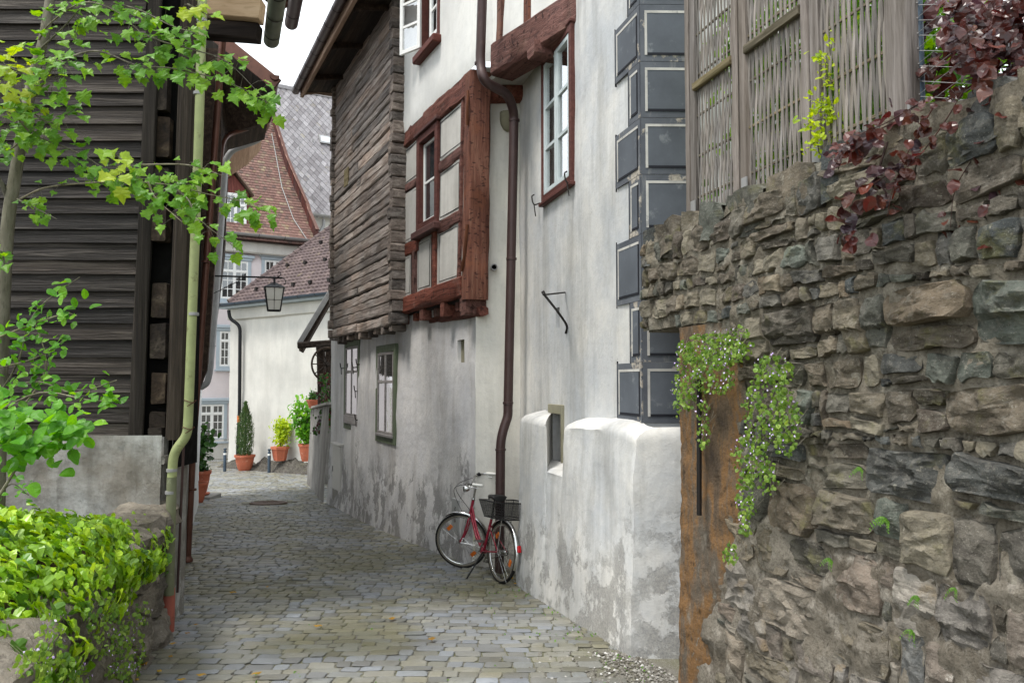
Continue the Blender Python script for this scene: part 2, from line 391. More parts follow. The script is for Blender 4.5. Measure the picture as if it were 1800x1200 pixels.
stone('rubble', [lin('47433c'), lin('675e51'), lin('777060'), lin('575550'), lin('464a4a'), lin('716453'), lin('847d6d'), lin('585046'), lin('62675f'), lin('4e463e'), lin('7a7262')], (lin('66633c'), lin('a09b8d')))
stone('rubble_low', [lin('8d867b'), lin('7a7063'), lin('9b948a'), lin('6f6a64'), lin('857362'), lin('6b6d6c')], (lin('8d7a5c'), lin('b9b4aa')))
stone('ledge_rock', [lin('3f3c37'), lin('4f4b45')], (lin('4b4a35'), lin('5f5c56')))
stone('garden_rock', [lin('6e675c'), lin('827a6e'), lin('5c564d')], (lin('6d6a4c'), lin('a49d90')))
def mortar(name, a, b, c):
    n = NM(name, .96, .1)
    col = n.mix(n.rng(n.noise(2.2, 7, .68), .36, .64), a, b); col = n.mix(n.rng(n.noise(7, 8, .72), .5, .66), col, c)
    col = n.mix(n.math('MULTIPLY', n.rng(n.noise(60, 5, .7), .5, .7), .6), col, lin('2c2620'))
    bp = n.bump(n.noise(12, 8, .7), 1.0, .04); bp = n.bump(n.noise(75, 5, .7), .8, .008, bp)
    M[name] = n.done(col, bp)
mortar('mortar', lin('857e71'), lin('6a6357'), lin('a09a8d'))
mortar('rendered_low', lin('8b8478'), lin('675f54'), lin('a49d92'))
n = NM('rust_render', .93, .15)
col = n.ramp(n.rng(n.noise(2.4, 8, .68, (1.6, 1.6, .5)), .32, .68), [(0, lin('443c35')), (.3, lin('665646')), (.5, lin('80603f')), (.62, lin('6e5e4e')), (.78, lin('5f574d')), (1, lin('888074'))])
col = n.mix(n.rng(n.noise(11, 7, .7), .55, .7), col, lin('3d3226')); col = n.mix(n.rng(n.noise(6, 6, .7, (1.3, 1, .3)), .6, .72), col, lin('8d877c'))
bp = n.bump(n.noise(7, 8, .7), 1.0, .035); bp = n.bump(n.noise(55, 5, .7), .7, .008, bp); M['rust_render'] = n.done(col, bp)
# cobbles and ground
n = NM('cobble', .5, .5)
base = n.ramp(n.tint(), [(0, lin('5a5851')), (.2, lin('7e7b69')), (.4, lin('71757b')), (.6, lin('8a8676')), (.8, lin('65645f')), (1, lin('8a8e93'))])
a = n.noise(6, 6, .65); col = n.hsv(base, .5, 1.0, n.rng(a, .3, .7, .72, 1.25))
zz, xx, yy = n.z()
gn = n.nt.nodes.new('ShaderNodeTexNoise'); gn.inputs['Scale'].default_value = .8; gn.inputs['Detail'].default_value = 5
gg = n.nt.nodes.new('ShaderNodeNewGeometry'); n.nt.links.new(gg.outputs['Position'], gn.inputs['Vector'])
col = n.mix(n.math('MULTIPLY', n.math('MULTIPLY', n.rng(gn.outputs['Fac'], .44, .6), .6), n.rng(yy, 9, 19, 1, .12)), col, lin('666240'))
col = n.mix(n.math('MULTIPLY', n.rng(n.noise(30, 5, .7), .54, .66), .45), col, lin('3c3a35'))
col = n.mix(n.math('MULTIPLY', n.rng(gn.outputs['Fac'], .5, .36), .35), col, lin('8e9196'))
bp = n.bump(n.noise(14, 6, .65), .5, .01); bp = n.bump(n.noise(90, 4, .6), .3, .003, bp)
M['cobble'] = n.done(col, bp, n.rng(a, .3, .7, .36, .66))
n = NM('street_joint', .95, .1)
col = n.mix(n.rng(n.noise(1.1, 7, .65, shift=False), .42, .6), lin('6b6861'), lin('5f6045'))
col = n.mix(n.rng(n.noise(120, 4, .7, shift=False), .5, .66), col, lin('98948c'))
M['street_joint'] = n.done(col, n.bump(n.noise(90, 5, .7, shift=False), .8, .006))
n = NM('gravel', .95, .15)
base = n.ramp(n.tint(), [(0, lin('5a564e')), (.5, lin('7c7871')), (.9, lin('96938d')), (1, lin('c8c6c2'))])
M['gravel'] = n.done(base)
n = NM('soil', .97, .1); col = n.mix(n.rng(n.noise(6, 6, .7), .4, .6), lin('3a3024'), lin('55493a')); M['soil'] = n.done(col, n.bump(n.noise(40, 5, .7), 1, .02))
# tiles
def tile(name, cols, rough=.85):
    n = NM(name, rough, .25); base = n.ramp(n.tint(), [(i / (len(cols) - 1), c) for i, c in enumerate(cols)])
    col = n.hsv(base, .5, 1, n.rng(n.noise(9, 5, .7), .3, .7, .75, 1.25)); col = n.mix(n.math('MULTIPLY', n.rng(n.noise(1.2, 6, .7), .58, .68), .35), col, lin('8d8358'))
    M[name] = n.done(col, n.bump(n.noise(25, 4, .6), .3, .01))
tile('red_tile', [lin('5f4842'), lin('775a52'), lin('6b524b'), lin('82675c'), lin('524340'), lin('82725f'), lin('634d48')])
tile('brown_tile', [lin('4b4040'), lin('5b4e4c'), lin('524646'), lin('665855')])
tile('slate_tile', [lin('7a7779'), lin('8c898b'), lin('6e6a6c'), lin('989597')])
# paint, metal
def paint(name, c, rough=.5, metal=0.0, var=.15, spec=.4, sc=6, wear=None):
    n = NM(name, rough, spec); col = n.hsv(c, .5, 1, n.rng(n.noise(sc, 6, .65), .3, .7, 1 - var, 1 + var))
    if wear: col = n.mix(n.math('MULTIPLY', n.rng(n.noise(sc * 1.7, 8, .7), .58, .66), .8), col, wear)
    M[name] = n.done(col, n.bump(n.noise(60, 3), .08, .003), n.rng(n.noise(sc * 2, 4), .3, .7, rough * .8, min(1, rough * 1.25)), metal)
paint('pipe_brown', lin('433230'), .42, .2, wear=lin('55413c')); paint('pipe_green', lin('8d9465'), .55, .0, .2, wear=lin('6d6a45'))
paint('pipe_lower', lin('676a50'), .6, .1, .25, wear=lin('8b8f74')); paint('clay', lin('925041'), .7, 0, .2, wear=lin('7c4334'))
paint('terracotta', lin('b5654a'), .8, 0, .15, wear=lin('c78d76')); paint('copper_old', lin('5c3c30'), .4, .4, .2, wear=lin('4b2c22'))
paint('zinc', lin('8d8c8b'), .5, .2, .15); paint('zinc_green', lin('6c7360'), .5, .2, .2); paint('gutter_brown', lin('5a5151'), .4, .3, .15)
paint('iron', lin('221e1c'), .6, .4, .2, wear=lin('4a3020')); paint('iron_black', lin('16171a'), .45, .3); paint('blue_steel', lin('3f4c58'), .5, .3)
paint('white_paint', lin('e6e6e3'), .5, 0, .05); paint('blue_grey', lin('a9b4bc'), .7, 0, .06); paint('sash_grey', lin('bac3c4'), .5, 0, .08)
paint('green_frame', lin('5c6650'), .75, 0, .12, wear=lin('6c7260')); paint('quoin_dark', lin('474a50'), .85, 0, .2, .15, 3, wear=lin('5a5d60'))
paint('quoin_panel', lin('585c62'), .85, 0, .2, .15, 3, wear=lin('787b7e')); paint('quoin_light', lin('b4b1ab'), .85, 0, .25, .15, 5, wear=lin('7d7d7d')); paint('quoin_black', lin('25262b'), .85, 0, .15, .15)
paint('cable_grey', lin('9a9a98'), .6); paint('box_grey', lin('bdbab4'), .55, 0, .06); paint('olive_stone', lin('86826f'), .9, 0, .15, .15)
paint('bike_red', lin('8a1f33'), .25, .1, .05, .6, 3); paint('chrome', lin('c4c4c2'), .18, 1.0, .05); paint('rubber', lin('1c1b1a'), .8, 0, .1, .2)
paint('tyre_wall', lin('6d675c'), .8, 0, .1, .2); paint('grip_white', lin('dcdad4'), .5); paint('saddle_black', lin('141414'), .5, 0, .05); paint('orange_plastic', lin('c4641a'), .3); paint('red_plastic', lin('b3131c'), .25)
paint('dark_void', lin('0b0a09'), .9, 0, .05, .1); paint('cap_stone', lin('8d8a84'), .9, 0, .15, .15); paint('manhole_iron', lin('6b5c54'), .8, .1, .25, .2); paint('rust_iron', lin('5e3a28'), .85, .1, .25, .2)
n = NM('patched', .9, .15)
pm = n.rng(n.noise(3.2, 8, .68), .57, .60); n_c = n.mix(n.rng(n.noise(2.5, 6, .6), .3, .7), lin('4c4f55'), lin('64676c'))
n_c = n.mix(n.math('MULTIPLY', n.rng(n.noise(9, 6, .7, (1, 1, .3)), .58, .68), .4), n_c, lin('8e8d8a'))
M['quoin_dark'] = n.done(n.mix(pm, n_c, n.mix(n.rng(n.noise(30, 5, .7), .4, .6), lin('b1a99d'), lin('8d867c'))), n.bump(pm, .4, .006, n.bump(n.noise(9, 5), .3, .01)))
# glass
def glass(name, dark, k):
    n = NM(name, .04, .5); g = n.nt.nodes.new('ShaderNodeBsdfGlossy'); g.inputs['Roughness'].default_value = .03; g.inputs['Color'].default_value = (.9, .92, .93, 1)
    bp = n.bump(n.noise(5, 2), .08, .02); n.nt.links.new(bp, g.inputs['Normal'])
    mx = n.nt.nodes.new('ShaderNodeMixShader'); mx.inputs[0].default_value = k
    n.b.inputs['Base Color'].default_value = dark
    n.nt.links.new(n.b.outputs[0], mx.inputs[1]); n.nt.links.new(g.outputs[0], mx.inputs[2]); n.nt.links.new(mx.outputs[0], n.out.inputs[0]); M[name] = n.m
glass('glass_dark', (.03, .035, .035, 1), .12); glass('glass_mirror', (.05, .05, .05, 1), .6); glass('glass_bay', (.03, .035, .04, 1), .28); glass('glass_lamp', (.75, .73, .7, 1), .15)
n = NM('glass_clear', .05, .5); tr = n.nt.nodes.new('ShaderNodeBsdfTransparent'); g = n.nt.nodes.new('ShaderNodeBsdfGlossy'); g.inputs['Roughness'].default_value = .02
mx = n.nt.nodes.new('ShaderNodeMixShader'); mx.inputs[0].default_value = .28; n.nt.links.new(n.bump(n.noise(6, 2), .1, .02), g.inputs['Normal'])
n.nt.links.new(tr.outputs[0], mx.inputs[1]); n.nt.links.new(g.outputs[0], mx.inputs[2]); n.nt.links.new(mx.outputs[0], n.out.inputs[0]); M['glass_clear'] = n.m
n = NM('basket_mesh', .5, .3); tr = n.nt.nodes.new('ShaderNodeBsdfTransparent'); mx = n.nt.nodes.new('ShaderNodeMixShader'); mx.inputs[0].default_value = .72
mx.inputs[0].default_value = .5; n.b.inputs['Base Color'].default_value = lin('1a1a1b'); n.nt.links.new(tr.outputs[0], mx.inputs[1]); n.nt.links.new(n.b.outputs[0], mx.inputs[2]); n.nt.links.new(mx.outputs[0], n.out.inputs[0]); M['basket_mesh'] = n.m
n = NM('curtain', .95, .05); M['curtain'] = n.done(lin('d8d6d2'), n.bump(n.noise(4, 4, .6, (14, 14, .6)), .8, .03))
# leaves
def leafmat(name, cols, trans=.45, rough=.42, spec=.35):
    n = NM(name, rough, spec); col = n.ramp(n.tint(), [(i / (len(cols) - 1), c) for i, c in enumerate(cols)])
    col = n.hsv(col, .5, 1, n.rng(n.noise(18, 3), .3, .7, .85, 1.15))
    t = n.nt.nodes.new('ShaderNodeBsdfTranslucent'); n.L(n.hsv(col, .485, 1.1, 1.5), t.inputs['Color'])
    mx = n.nt.nodes.new('ShaderNodeMixShader'); mx.inputs[0].default_value = trans
    n.done(col, n.bump(n.noise(30, 2), .1, .004)); n.nt.links.new(n.b.outputs[0], mx.inputs[1]); n.nt.links.new(t.outputs[0], mx.inputs[2]); n.nt.links.new(mx.outputs[0], n.out.inputs[0]); M[name] = n.m
leafmat('maple_leaf', [lin('4f7d25'), lin('649630'), lin('7fa832'), lin('5a8a2c')])
leafmat('maple_young', [lin('8aa72c'), lin('a5b53a'), lin('7fa832')])
leafmat('shrub_leaf', [lin('4d8a22'), lin('6ba52c'), lin('3d7420'), lin('85b83c')])
leafmat('ivy_leaf', [lin('2f5518'), lin('6f9c1e'), lin('93b92a'), lin('4d7a1c'), lin('a9c83a'), lin('7ea524'), lin('3b6318'), lin('8fb42a')], .3, .32, .5)
leafmat('toad_leaf', [lin('5d7d2e'), lin('7d9c3c'), lin('486a28'), lin('94ad4c')], .35)
leafmat('beech_leaf', [lin('3a1d17'), lin('52231a'), lin('2c1c1a'), lin('5e3526'), lin('40323a'), lin('662f1c')], .3, .3, .5)
leafmat('gold_leaf', [lin('9bb51e'), lin('b5c62a'), lin('80a01c')], .5)
leafmat('hedge_leaf', [lin('4f7f1c'), lin('6f9c22'), lin('89b52c'), lin('3c681a')], .5)
leafmat('cypress_leaf', [lin('2f4a22'), lin('3f5c2a'), lin('4d5a2c')], .2)
leafmat('dark_leaf', [lin('2b4f1e'), lin('3d6526'), lin('24431a')], .25)
leafmat('fern_leaf', [lin('4a7026'), lin('668f34')], .4)
leafmat('dry_leaf', [lin('8a6a3a'), lin('b58f2c'), lin('6e4a30'), lin('c9a52a')], .2, .7)
n = NM('petal', .7); M['petal'] = n.done(n.ramp(n.tint(), [(0, lin('b49ad0')), (.6, lin('c9b6de')), (1, lin('e2d8ec'))]))
# ------------------------------------------------------------------ frames of the place
FA = FR((1.035, 6.3), (-.267, 1))                 # near plaster house, street face (n points into the street)
FAC = FR((1.035, 6.3), (1, .02), True)            # its face towards the camera
FB = FR((-.434, 9.8), (-.46, 1))                  # timber-framed house, street face
FBC = FR((-.434, 9.8), (1, .08), True)            # its narrow return
FW = FR((1.17, 5.47), (-.27, 1))                  # garden wall on the right
FL = FR((-2.95, 6.95), (-.36, 1), True)           # street face of the barn and houses on the left
FP = FR((-12.4, 34.0), (1.57, 1), True)           # pink house
FH = FR((-10.96, 31.0), (4.63, -3.7), True)       # white corner house
def interp(tab, y):
    if y <= tab[0][0]: return tab[0][1]
    for (a, b), (c, d) in zip(tab, tab[1:]):
        if y <= c: return b + (d - b) * (y - a) / (c - a)
    return tab[-1][1]
LEFT = [(3, -2.0), (5.3, -2.62), (6.8, -2.93), (10.2, -4.15), (19, -7.5), (25, -10.2), (27, -13), (34, -15)]
RIGHT = [(3, 1.85), (5.45, 1.2), (6.0, 1.0), (6.1, .95), (8.7, .1), (9.7, .05), (9.85, -.38), (17.4, -3.9), (25, -6.3), (29, -8.0), (34, -8.5)]
# ------------------------------------------------------------------ ground
def ground_sheet():
    mb = MB(); xs = [-300, -120, -60, -30, -20, -15, -12, -10, -8, -6, -5, -4, -3, -2, -1, 0, 1, 2, 3, 5, 8, 15, 30, 60, 120, 300]
    ys = [-300, -100, -40, -20, -12, -6, -3] + [i * 1.0 for i in range(0, 40)] + [45, 60, 100, 200, 500, 1200]
    vs = [(x, y, zg(y) - .004) for y in ys for x in xs]; n = len(xs)
    mb.add(vs, [(j * n + i, j * n + i + 1, (j + 1) * n + i + 1, (j + 1) * n + i) for j in range(len(ys) - 1) for i in range(n - 1)])
    return mb.build('street', M['street_joint'], None, 60, kind='structure')
street = ground_sheet()
def cobble_shape(a, b, h, rot=0.0):
    """ring outlines of one sett: a, b half sizes"""
    k = 12; ring = []; sk = rnd(-.08, .08)
    for (cx, cy) in ((1, -1), (1, 1), (-1, 1), (-1, -1)):
        e, g = rnd(.1, .3), rnd(.18, .5); p0 = (cx * (1 - (e if cx * cy > 0 else 0)), cy * (1 - (0 if cx * cy > 0 else g))); p1 = (cx * (1 - (0 if cx * cy > 0 else e)), cy * (1 - (g if cx * cy > 0 else 0)))
        if cx * cy > 0: p0, p1 = p1, p0
        else: p0, p1 = p1, p0
        ring += [p0, p1] if cx * cy > 0 else [p0, p1]
        nx = {(1, -1): (1, 0), (1, 1): (0, 1), (-1, 1): (-1, 0), (-1, -1): (0, -1)}[cx, cy]; ring.append((nx[0] * rnd(.94, 1.03), nx[1] * rnd(.92, 1.04)))
    ring = [(a * (x * rnd(.97, 1.02) + sk * y), b * y * rnd(.96, 1.02)) for x, y in ring]
    vs = [(x, y, -.03) for x, y in ring] + [(x * .985, y * .985, h * .6) for x, y in ring] + [(x * .88, y * .84, h * rnd(.8, 1.1)) for x, y in ring]
    fs = [(r * k + i, r * k + (i + 1) % k, (r + 1) * k + (i + 1) % k, (r + 1) * k + i) for r in (0, 1) for i in range(k)]
    vs.append((rnd(-.2, .2) * a, rnd(-.2, .2) * b, h * rnd(1.0, 1.12))); fs += [(2 * k + i, 2 * k + (i + 1) % k, 3 * k) for i in range(k)]
    return vs, fs
def cobbles():
    rows = []; y = 3.9
    while y < 33.5:
        d = rnd(.100, .138) if y < 20 else rnd(.13, .16); rows.append((y, d)); y += d
    L = []
    for (y, d) in rows:
        x0, x1 = interp(LEFT, y), interp(RIGHT, y); x = x0 - rnd(0, .15)
        while x < x1 + .12:
            w = rnd(.10, .245)
            yy = y + d / 2 + .05 * math.sin(x * 1.3 + y * .4) + .02 * math.sin(x * 4.1 + y)
            u, v, dd = proj((x + w / 2, yy, zg(yy)))
            hole = (abs(x + w / 2 + 5.3) < .47 and abs(yy - 17.5) < .47)          # the manhole
            gravel = x > interp(RIGHT, yy) - .55 + .35 * fnoise(x * 2, yy * 2, 3) and yy < 6.3 and x > .45
            bald = fnoise(x * .9, yy * .9, 8) > .42 and yy < 9
            if v < 1260 and u > -60 and not hole and not gravel and not (bald and random.random() < .25):
                L.append((x + w / 2, yy, w / 2 - .004, d / 2 - .004, dd))
            x += w
    L.sort(key=lambda q: q[4] - (0 if -20 < proj((q[0], q[1], zg(q[1])))[1] < 1195 else -9))
    variants = []
    for i in range(30):
        vs, fs = cobble_shape(.5, .5, 1.0)
        me = bpy.data.meshes.new('cobble'); me.from_pydata([(a, b, c * (1 if c > 0 else .05)) for a, b, c in vs], [], fs)
        me.polygons.foreach_set('use_smooth', [True] * len(me.polygons)); me.set_sharp_from_angle(angle=R(62)); me.materials.append(M['cobble']); variants.append(me)
    big = MB(); cnt = 0
    for (x, y, a, b, dd) in L:
        h = rnd(.005, .011); sl = -.05 if y < 27 else 0
        inview = proj((x, y, zg(y)))[1] < 1200
        rz, rx, ry = rnd(-.05, .05), rnd(-.03, .03) + sl, rnd(-.03, .03)
        T = Matrix.Translation((x, y, zg(y) + rnd(-.003, .003))) @ Matrix.Rotation(rz, 4, 'Z') @ Matrix.Rotation(ry, 4, 'Y') @ Matrix.Rotation(rx, 4, 'X')
        if inview and cnt < 300:
            cnt += 1
            link_mesh('cobble', random.choice(variants), None, street, T @ Matrix.Diagonal((2 * a, 2 * b, h, 1)))
        else:
            vs, fs = cobble_shape(a, b, h); big.tint = random.random(); big.add([T @ Vector(p) for p in vs], fs)
    big.build('cobbles', M['cobble'], street, 62, True, kind='stuff')
WM[street.name] = Matrix.Identity(4)
cobbles()
def pebbles():
    mb = MB()
    def peb(x, y, r):
        mb.tint = random.random(); c = Vector((x, y, zg(y) + r * .3)); q = Matrix.Rotation(rnd(0, 6), 3, 'Z'); vs = []
        for (a, b, h) in ((1, 0, 0), (.3, .9, .1), (-.8, .6, 0), (-.9, -.5, .1), (.2, -.8, 0), (0, 0, .75), (.1, .1, -.7)):
            vs.append(c + q @ Vector((a * r * rnd(.7, 1.3), b * r * rnd(.6, 1.2), h * r * rnd(.7, 1.1))))
        mb.add(vs, [(i, (i + 1) % 5, 5) for i in range(5)] + [((i + 1) % 5, i, 6) for i in range(5)])
    for i in range(2600):
        y = rnd(4.6, 6.2); xr = interp(RIGHT, y); x = xr - abs(random.gauss(0, .33)); peb(x, y, abs(random.gauss(.006, .004)) + .003 if random.random() < .985 else rnd(.014, .026))
    for i in range(1400):
        y = rnd(4.6, 10); x = interp(LEFT, y) + abs(random.gauss(0, .16)); peb(x, y, rnd(.003, .008))
    for i in range(900):
        y = rnd(6, 9.8); x = interp(RIGHT, y) - abs(random.gauss(0, .1)); peb(x, y, rnd(.003, .008))
    for i in range(1600):
        y = rnd(4.6, 8.5); x = rnd(-2.6, .9)
        if fnoise(x * .9, y * .9, 8) > .25: peb(x, y, rnd(.003, .007))
    mb.build('gravel', M['gravel'], None, None, True, kind='stuff', label='fine grey gravel swept against the foot of the walls')
pebbles()
mb = MB(); c = Vector((-5.3, 17.5, zg(17.5) + .008)); ax = Vector((0, .05, 1)).normalized()
mb.lathe(c, [(.40, -.02), (.40, .012), (.345, .016), (.34, .006)], 36, ax)
man = thing('manhole_cover', 'round rusty iron manhole cover set among the cobbles', 'manhole', c)
mb.build('rim', M['manhole_iron'], man, 40)
mb = MB(); mb.lathe(c, [(.335, .004), (.33, .014)], 36, ax)
for i in range(-4, 5):
    for j in range(-4, 5):
        if i * i + j * j < 18 and (i + j) % 2 == 0: mb.obox(c + Vector((i * .065, j * .065, .016)), (.022, .02, 0), (-.02, .022, 0), (0, 0, .004))
mb.build('lid', M['manhole_iron'], man)
# fallen leaves
mb = MB()
for (u, v) in [(300, 1150), (250, 1165), (320, 1190), (345, 1095), (410, 1040), (280, 1175), (560, 1098), (330, 1110), (240, 1190), (690, 1085), (470, 1030), (265, 1120), (355, 1182), (305, 1128), (900, 1015), (915, 1020), (925, 1026), (908, 1024), (450, 1180), (760, 1120)]:
    d = 2450 / (v - 742); p = P(u, v, d); p.z = zg(p.y) + .028; a = rnd(0, 6); r = rnd(.02, .045); mb.tint = random.random()
    q = Matrix.Rotation(a, 3, 'Z'); o = [(1.2, 0, .3), (.5, .5, 0), (-.4, .45, .2), (-1, 0, 0), (-.4, -.5, .25), (.5, -.45, 0)]
    mb.add([p + q @ Vector((x * r, y * r, z * r)) for x, y, z in o], [(0, 1, 2, 3), (0, 3, 4, 5)])
mb.build('leaf_litter', M['dry_leaf'], None, None, True, kind='stuff', label='yellow and brown fallen leaves on the cobbles')
# ------------------------------------------------------------------ shared: windows, pipes
def bars(mb, F, s0, s1, z0, z1, w, n0, n1, ch=.004):
    mb.fbox(F, s0, s0 + w, z0, z1, n0, n1, ch); mb.fbox(F, s1 - w, s1, z0, z1, n0, n1, ch)
    mb.fbox(F, s0 + w, s1 - w, z0, z0 + w, n0 + .001, n1 - .001, ch); mb.fbox(F, s0 + w, s1 - w, z1 - w, z1, n0 + .001, n1 - .001, ch)
def panes(F, s0, s1, z0, z1, cols, rows, bw, n, parent, glassm, barm, split=None):
    """glazing bars and single panes inside an opening"""
    ss = [s0 + (s1 - s0) * i / cols for i in range(cols + 1)]
    zs = [z0 + (z1 - z0) * i / rows for i in range(rows + 1)] if split is None else [z0] + [z0 + (z1 - z0) * q for q in split] + [z1]
    mb = MB()
    for q in ss[1:-1]: mb.fbox(F, q - bw / 2, q + bw / 2, z0, z1, n - .012, n + .014)
    for q in zs[1:-1]: mb.fbox(F, s0, s1, q - bw / 2, q + bw / 2, n - .010, n + .012)
    if mb.v: mb.build('glazing_bar', barm, parent)
    for i in range(len(ss) - 1):
        for j in range(len(zs) - 1):
            mb = MB(); a = rnd(-.002, .002); mb.fbox(F, ss[i] + .001, ss[i + 1] - .001, zs[j] + .001, zs[j + 1] - .001, n - .003, n + .001 + a); mb.build('pane', glassm, parent)
def pipe(parent, pts, r, mat, name='downpipe', rad=.12, bands=(), bandmat=None, seg=14):
    mb = MB(); mb.tube(smooth_path(pts, rad), r, seg); o = mb.build(name, mat, parent, 50)
    for b in bands:
        m2 = MB(); b = Vector(b); m2.lathe(b - Vector((0, 0, .014)), [(r * 1.02, 0), (r * 1.16, .002), (r * 1.16, .026), (r * 1.02, .028)], seg); m2.build('pipe_clip', bandmat or mat, o, 40)
    return o
# ------------------------------------------------------------------ near plaster house
hA = thing('plaster_house', 'white plaster house with painted dark corner blocks beside the stone wall', 'house', FA.w(0, 0), FA.rz)
sA1 = 3.75
win = list(FA.px(957, 355)) + list(FA.px(1011, 28)); ws0, ws1 = sorted((FA.s_at(957), FA.s_at(1011))); wz0, wz1 = 3.65, 5.27
sl0, sl1 = sorted((FA.s_at(966), FA.s_at(991))); slz0, slz1 = .78, 1.42
hs0, hs1 = sorted((FA.s_at(976), FA.s_at(983)))
hz0, hz1 = FA.px(980, 576)[1], FA.px(980, 540)[1]
mb = MB(); holes = [(ws0 + .05, ws1 - .05, wz0 + .07, wz1 - .05), (sl0 + .06, sl1 - .06, slz0, slz1 - .1), (hs0, hs1, hz0, hz1)]
sheet(mb, FA, 0, sA1, -1, 9, holes, lambda s, z: -.006, .16, .16, .012)
mb.build('wall', M['plaster_a'], hA, 35)
mb = MB(); sheet(mb, FAC, 0, 2.2, -1, 9, [], None, .2, 0, .008, 5); mb.build('wall', M['plaster_a'], hA, 35)
mb = MB(); mb.fbox(FA, sl0, sl1, slz0 - .05, slz1, -.21, -.17); mb.build('niche_back', M['dark_void'], hA); mb = MB(); mb.fbox(FA, hs0 - .05, hs1 + .05, hz0 - .05, hz1 + .05, -.21, -.17); mb.build('niche_back', M['dark_void'], hA)
mb = MB(); mb.fbox(FA, sl0, sl0 + .05, slz0, slz1, -.02, .022, .006); mb.fbox(FA, sl1 - .06, sl1, slz0, slz1, -.02, .022, .006); mb.fbox(FA, sl0 + .05, sl1 - .06, slz1 - .1, slz1, -.02, .021, .006)
mb.build('niche_frame', M['olive_stone'], hA)
# battered plinth with the notch under the slit
nA, nB = FA.s_at(956, .25), FA.s_at(989, .25); nA, nB = min(nA, nB), max(nA, nB)
def plinth_n(s): return .165 + .05 * s
cols = []
def pl_col(s, zt, rise):
    g = plinth_n(s); zb = zg(FA.w(s, 0).y) - .1; out = []
    for k in range(15):
        t = k / 14; z = zb + (zt - zb) * t; out.append((s, z, g + .05 * (1 - t) ** 1.5 + .022 * fnoise(s * 1.6, z * 1.6, 9) - .02 * max(0, t - .9) * 10 * .6))
    for k, (dn, dz) in enumerate(((.06, .035), (.2, .07), (.55, .105), (1.0, .13))): out.append((s, zt + dz * rise, g * (1 - dn) + .012 * fnoise(s * 6, k, 2)))
    return out
S = sorted([-.19 + .12 * i for i in range(25)] + [nA, nA + .05, nA + .06, nB - .06, nB - .05, nB])
for s in S:
    if s > 2.66: continue
    top = 1.20 + .02 * math.sin(s * 3) + .02 * fnoise(s * 2, 0, 0); rise = 1
    if nA + .055 < s < nB - .055: top = .74; rise = .7
    if nB + .001 < s < FA.s_at(967) + .04: continue
    sh = FA.s_at(967) - nB if nB - .07 < s < nB + .001 else 0.0
    cols.append([(q[0] + sh * max(0.0, min(1.0, 1 - q[2] / plinth_n(s))) if k_ > 14 else q[0], q[1], q[2]) for k_, q in enumerate(pl_col(s, top, rise))])
cols = [[(max(q[0], -.19), q[1], q[2]) for q in cols[0]]] + cols
mb = MB(); m_ = len(cols[0]); mb.add([FA.w(*q) for c in cols for q in c], [((i + 1) * m_ + j, i * m_ + j, i * m_ + j + 1, (i + 1) * m_ + j + 1)[::-1] for i in range(len(cols) - 1) for j in range(m_ - 1)])
last = cols[-1]; b = [FA.w(q[0], q[1], -.02) for q in last]; mb.add([FA.w(*q) for q in last] + b, [(j + 1, j, m_ + j, m_ + j + 1) for j in range(m_ - 1)])
# the plinth's face towards the camera
c0 = [FA.w(*q) for q in cols[0]]; e = []
for k, p in enumerate(c0):
    for i in range(6):
        x = p.x + (1.6 - p.x) * i / 5; e.append(Vector((x, p.y - .02 * i / 5 + (0.012 * fnoise(x * 2, p.z * 2, 4) if 0 < i else 0), p.z + (0 if k < 15 else .01 * i / 5))))
mb.add(e, [(k * 6 + i, k * 6 + i + 1, (k + 1) * 6 + i + 1, (k + 1) * 6 + i) for k in range(len(c0) - 1) for i in range(5)])
mb.build('plinth', M['plaster_a'], hA, 38)
# painted corner blocks
zb = [1.33, 1.81, 2.30, 2.83, 3.31, 3.77, 4.23, 4.70, 5.17, 5.64]
def painted(F, s0, s1, z0, z1, first):
    o = MB(); o.fbox(F, s0, s1, z0, z1, -.02, .010); o = o.build('painted_block', M['quoin_dark'], hA)
    gx = .034; gz = .05; w = .02
    a0, a1, b0, b1 = s0 + gx, s1 - gx, z0 + gz, z1 - gz
    m = MB(); m.fbox(F, a0, a1, b0, b1, .0, .0125); m.build('painted_field', M['quoin_panel'], o)
    lo, hi = ((a1 - w, a1), (a0, a0 + w)) if first else ((a0, a0 + w), (a1 - w, a1))
    m = MB(); m.fbox(F, lo[0], lo[1], b0, b1, .0, .0145); m.fbox(F, min(a0, a1), max(a0, a1), b1 - w, b1, .0, .0150); m.build('painted_edge', M['quoin_light'], o)
    m = MB(); m.fbox(F, hi[0], hi[1], b0, b1 - w, .0, .0142); m.fbox(F, a0 + (0 if first else w), a1 - (w if first else 0), b0, b0 + w, .0, .0147); m.build('painted_edge', M['quoin_black'], o)
for k in range(len(zb) - 1):
    wide = k % 2 == 0
    painted(FA, .0, .50 if wide else .22, zb[k] + .002, zb[k + 1] - .002, True)
    painted(FAC, .0, .44, zb[k] + .002, zb[k + 1] - .002, False)
    m = MB(); e = .50 if wide else .22; m.fbox(FA, e + .014, e + .017, zb[k] - .02, zb[k + 1] + .02, -.02, .0085)
    m.build('painted_line', M['quoin_black'], hA)
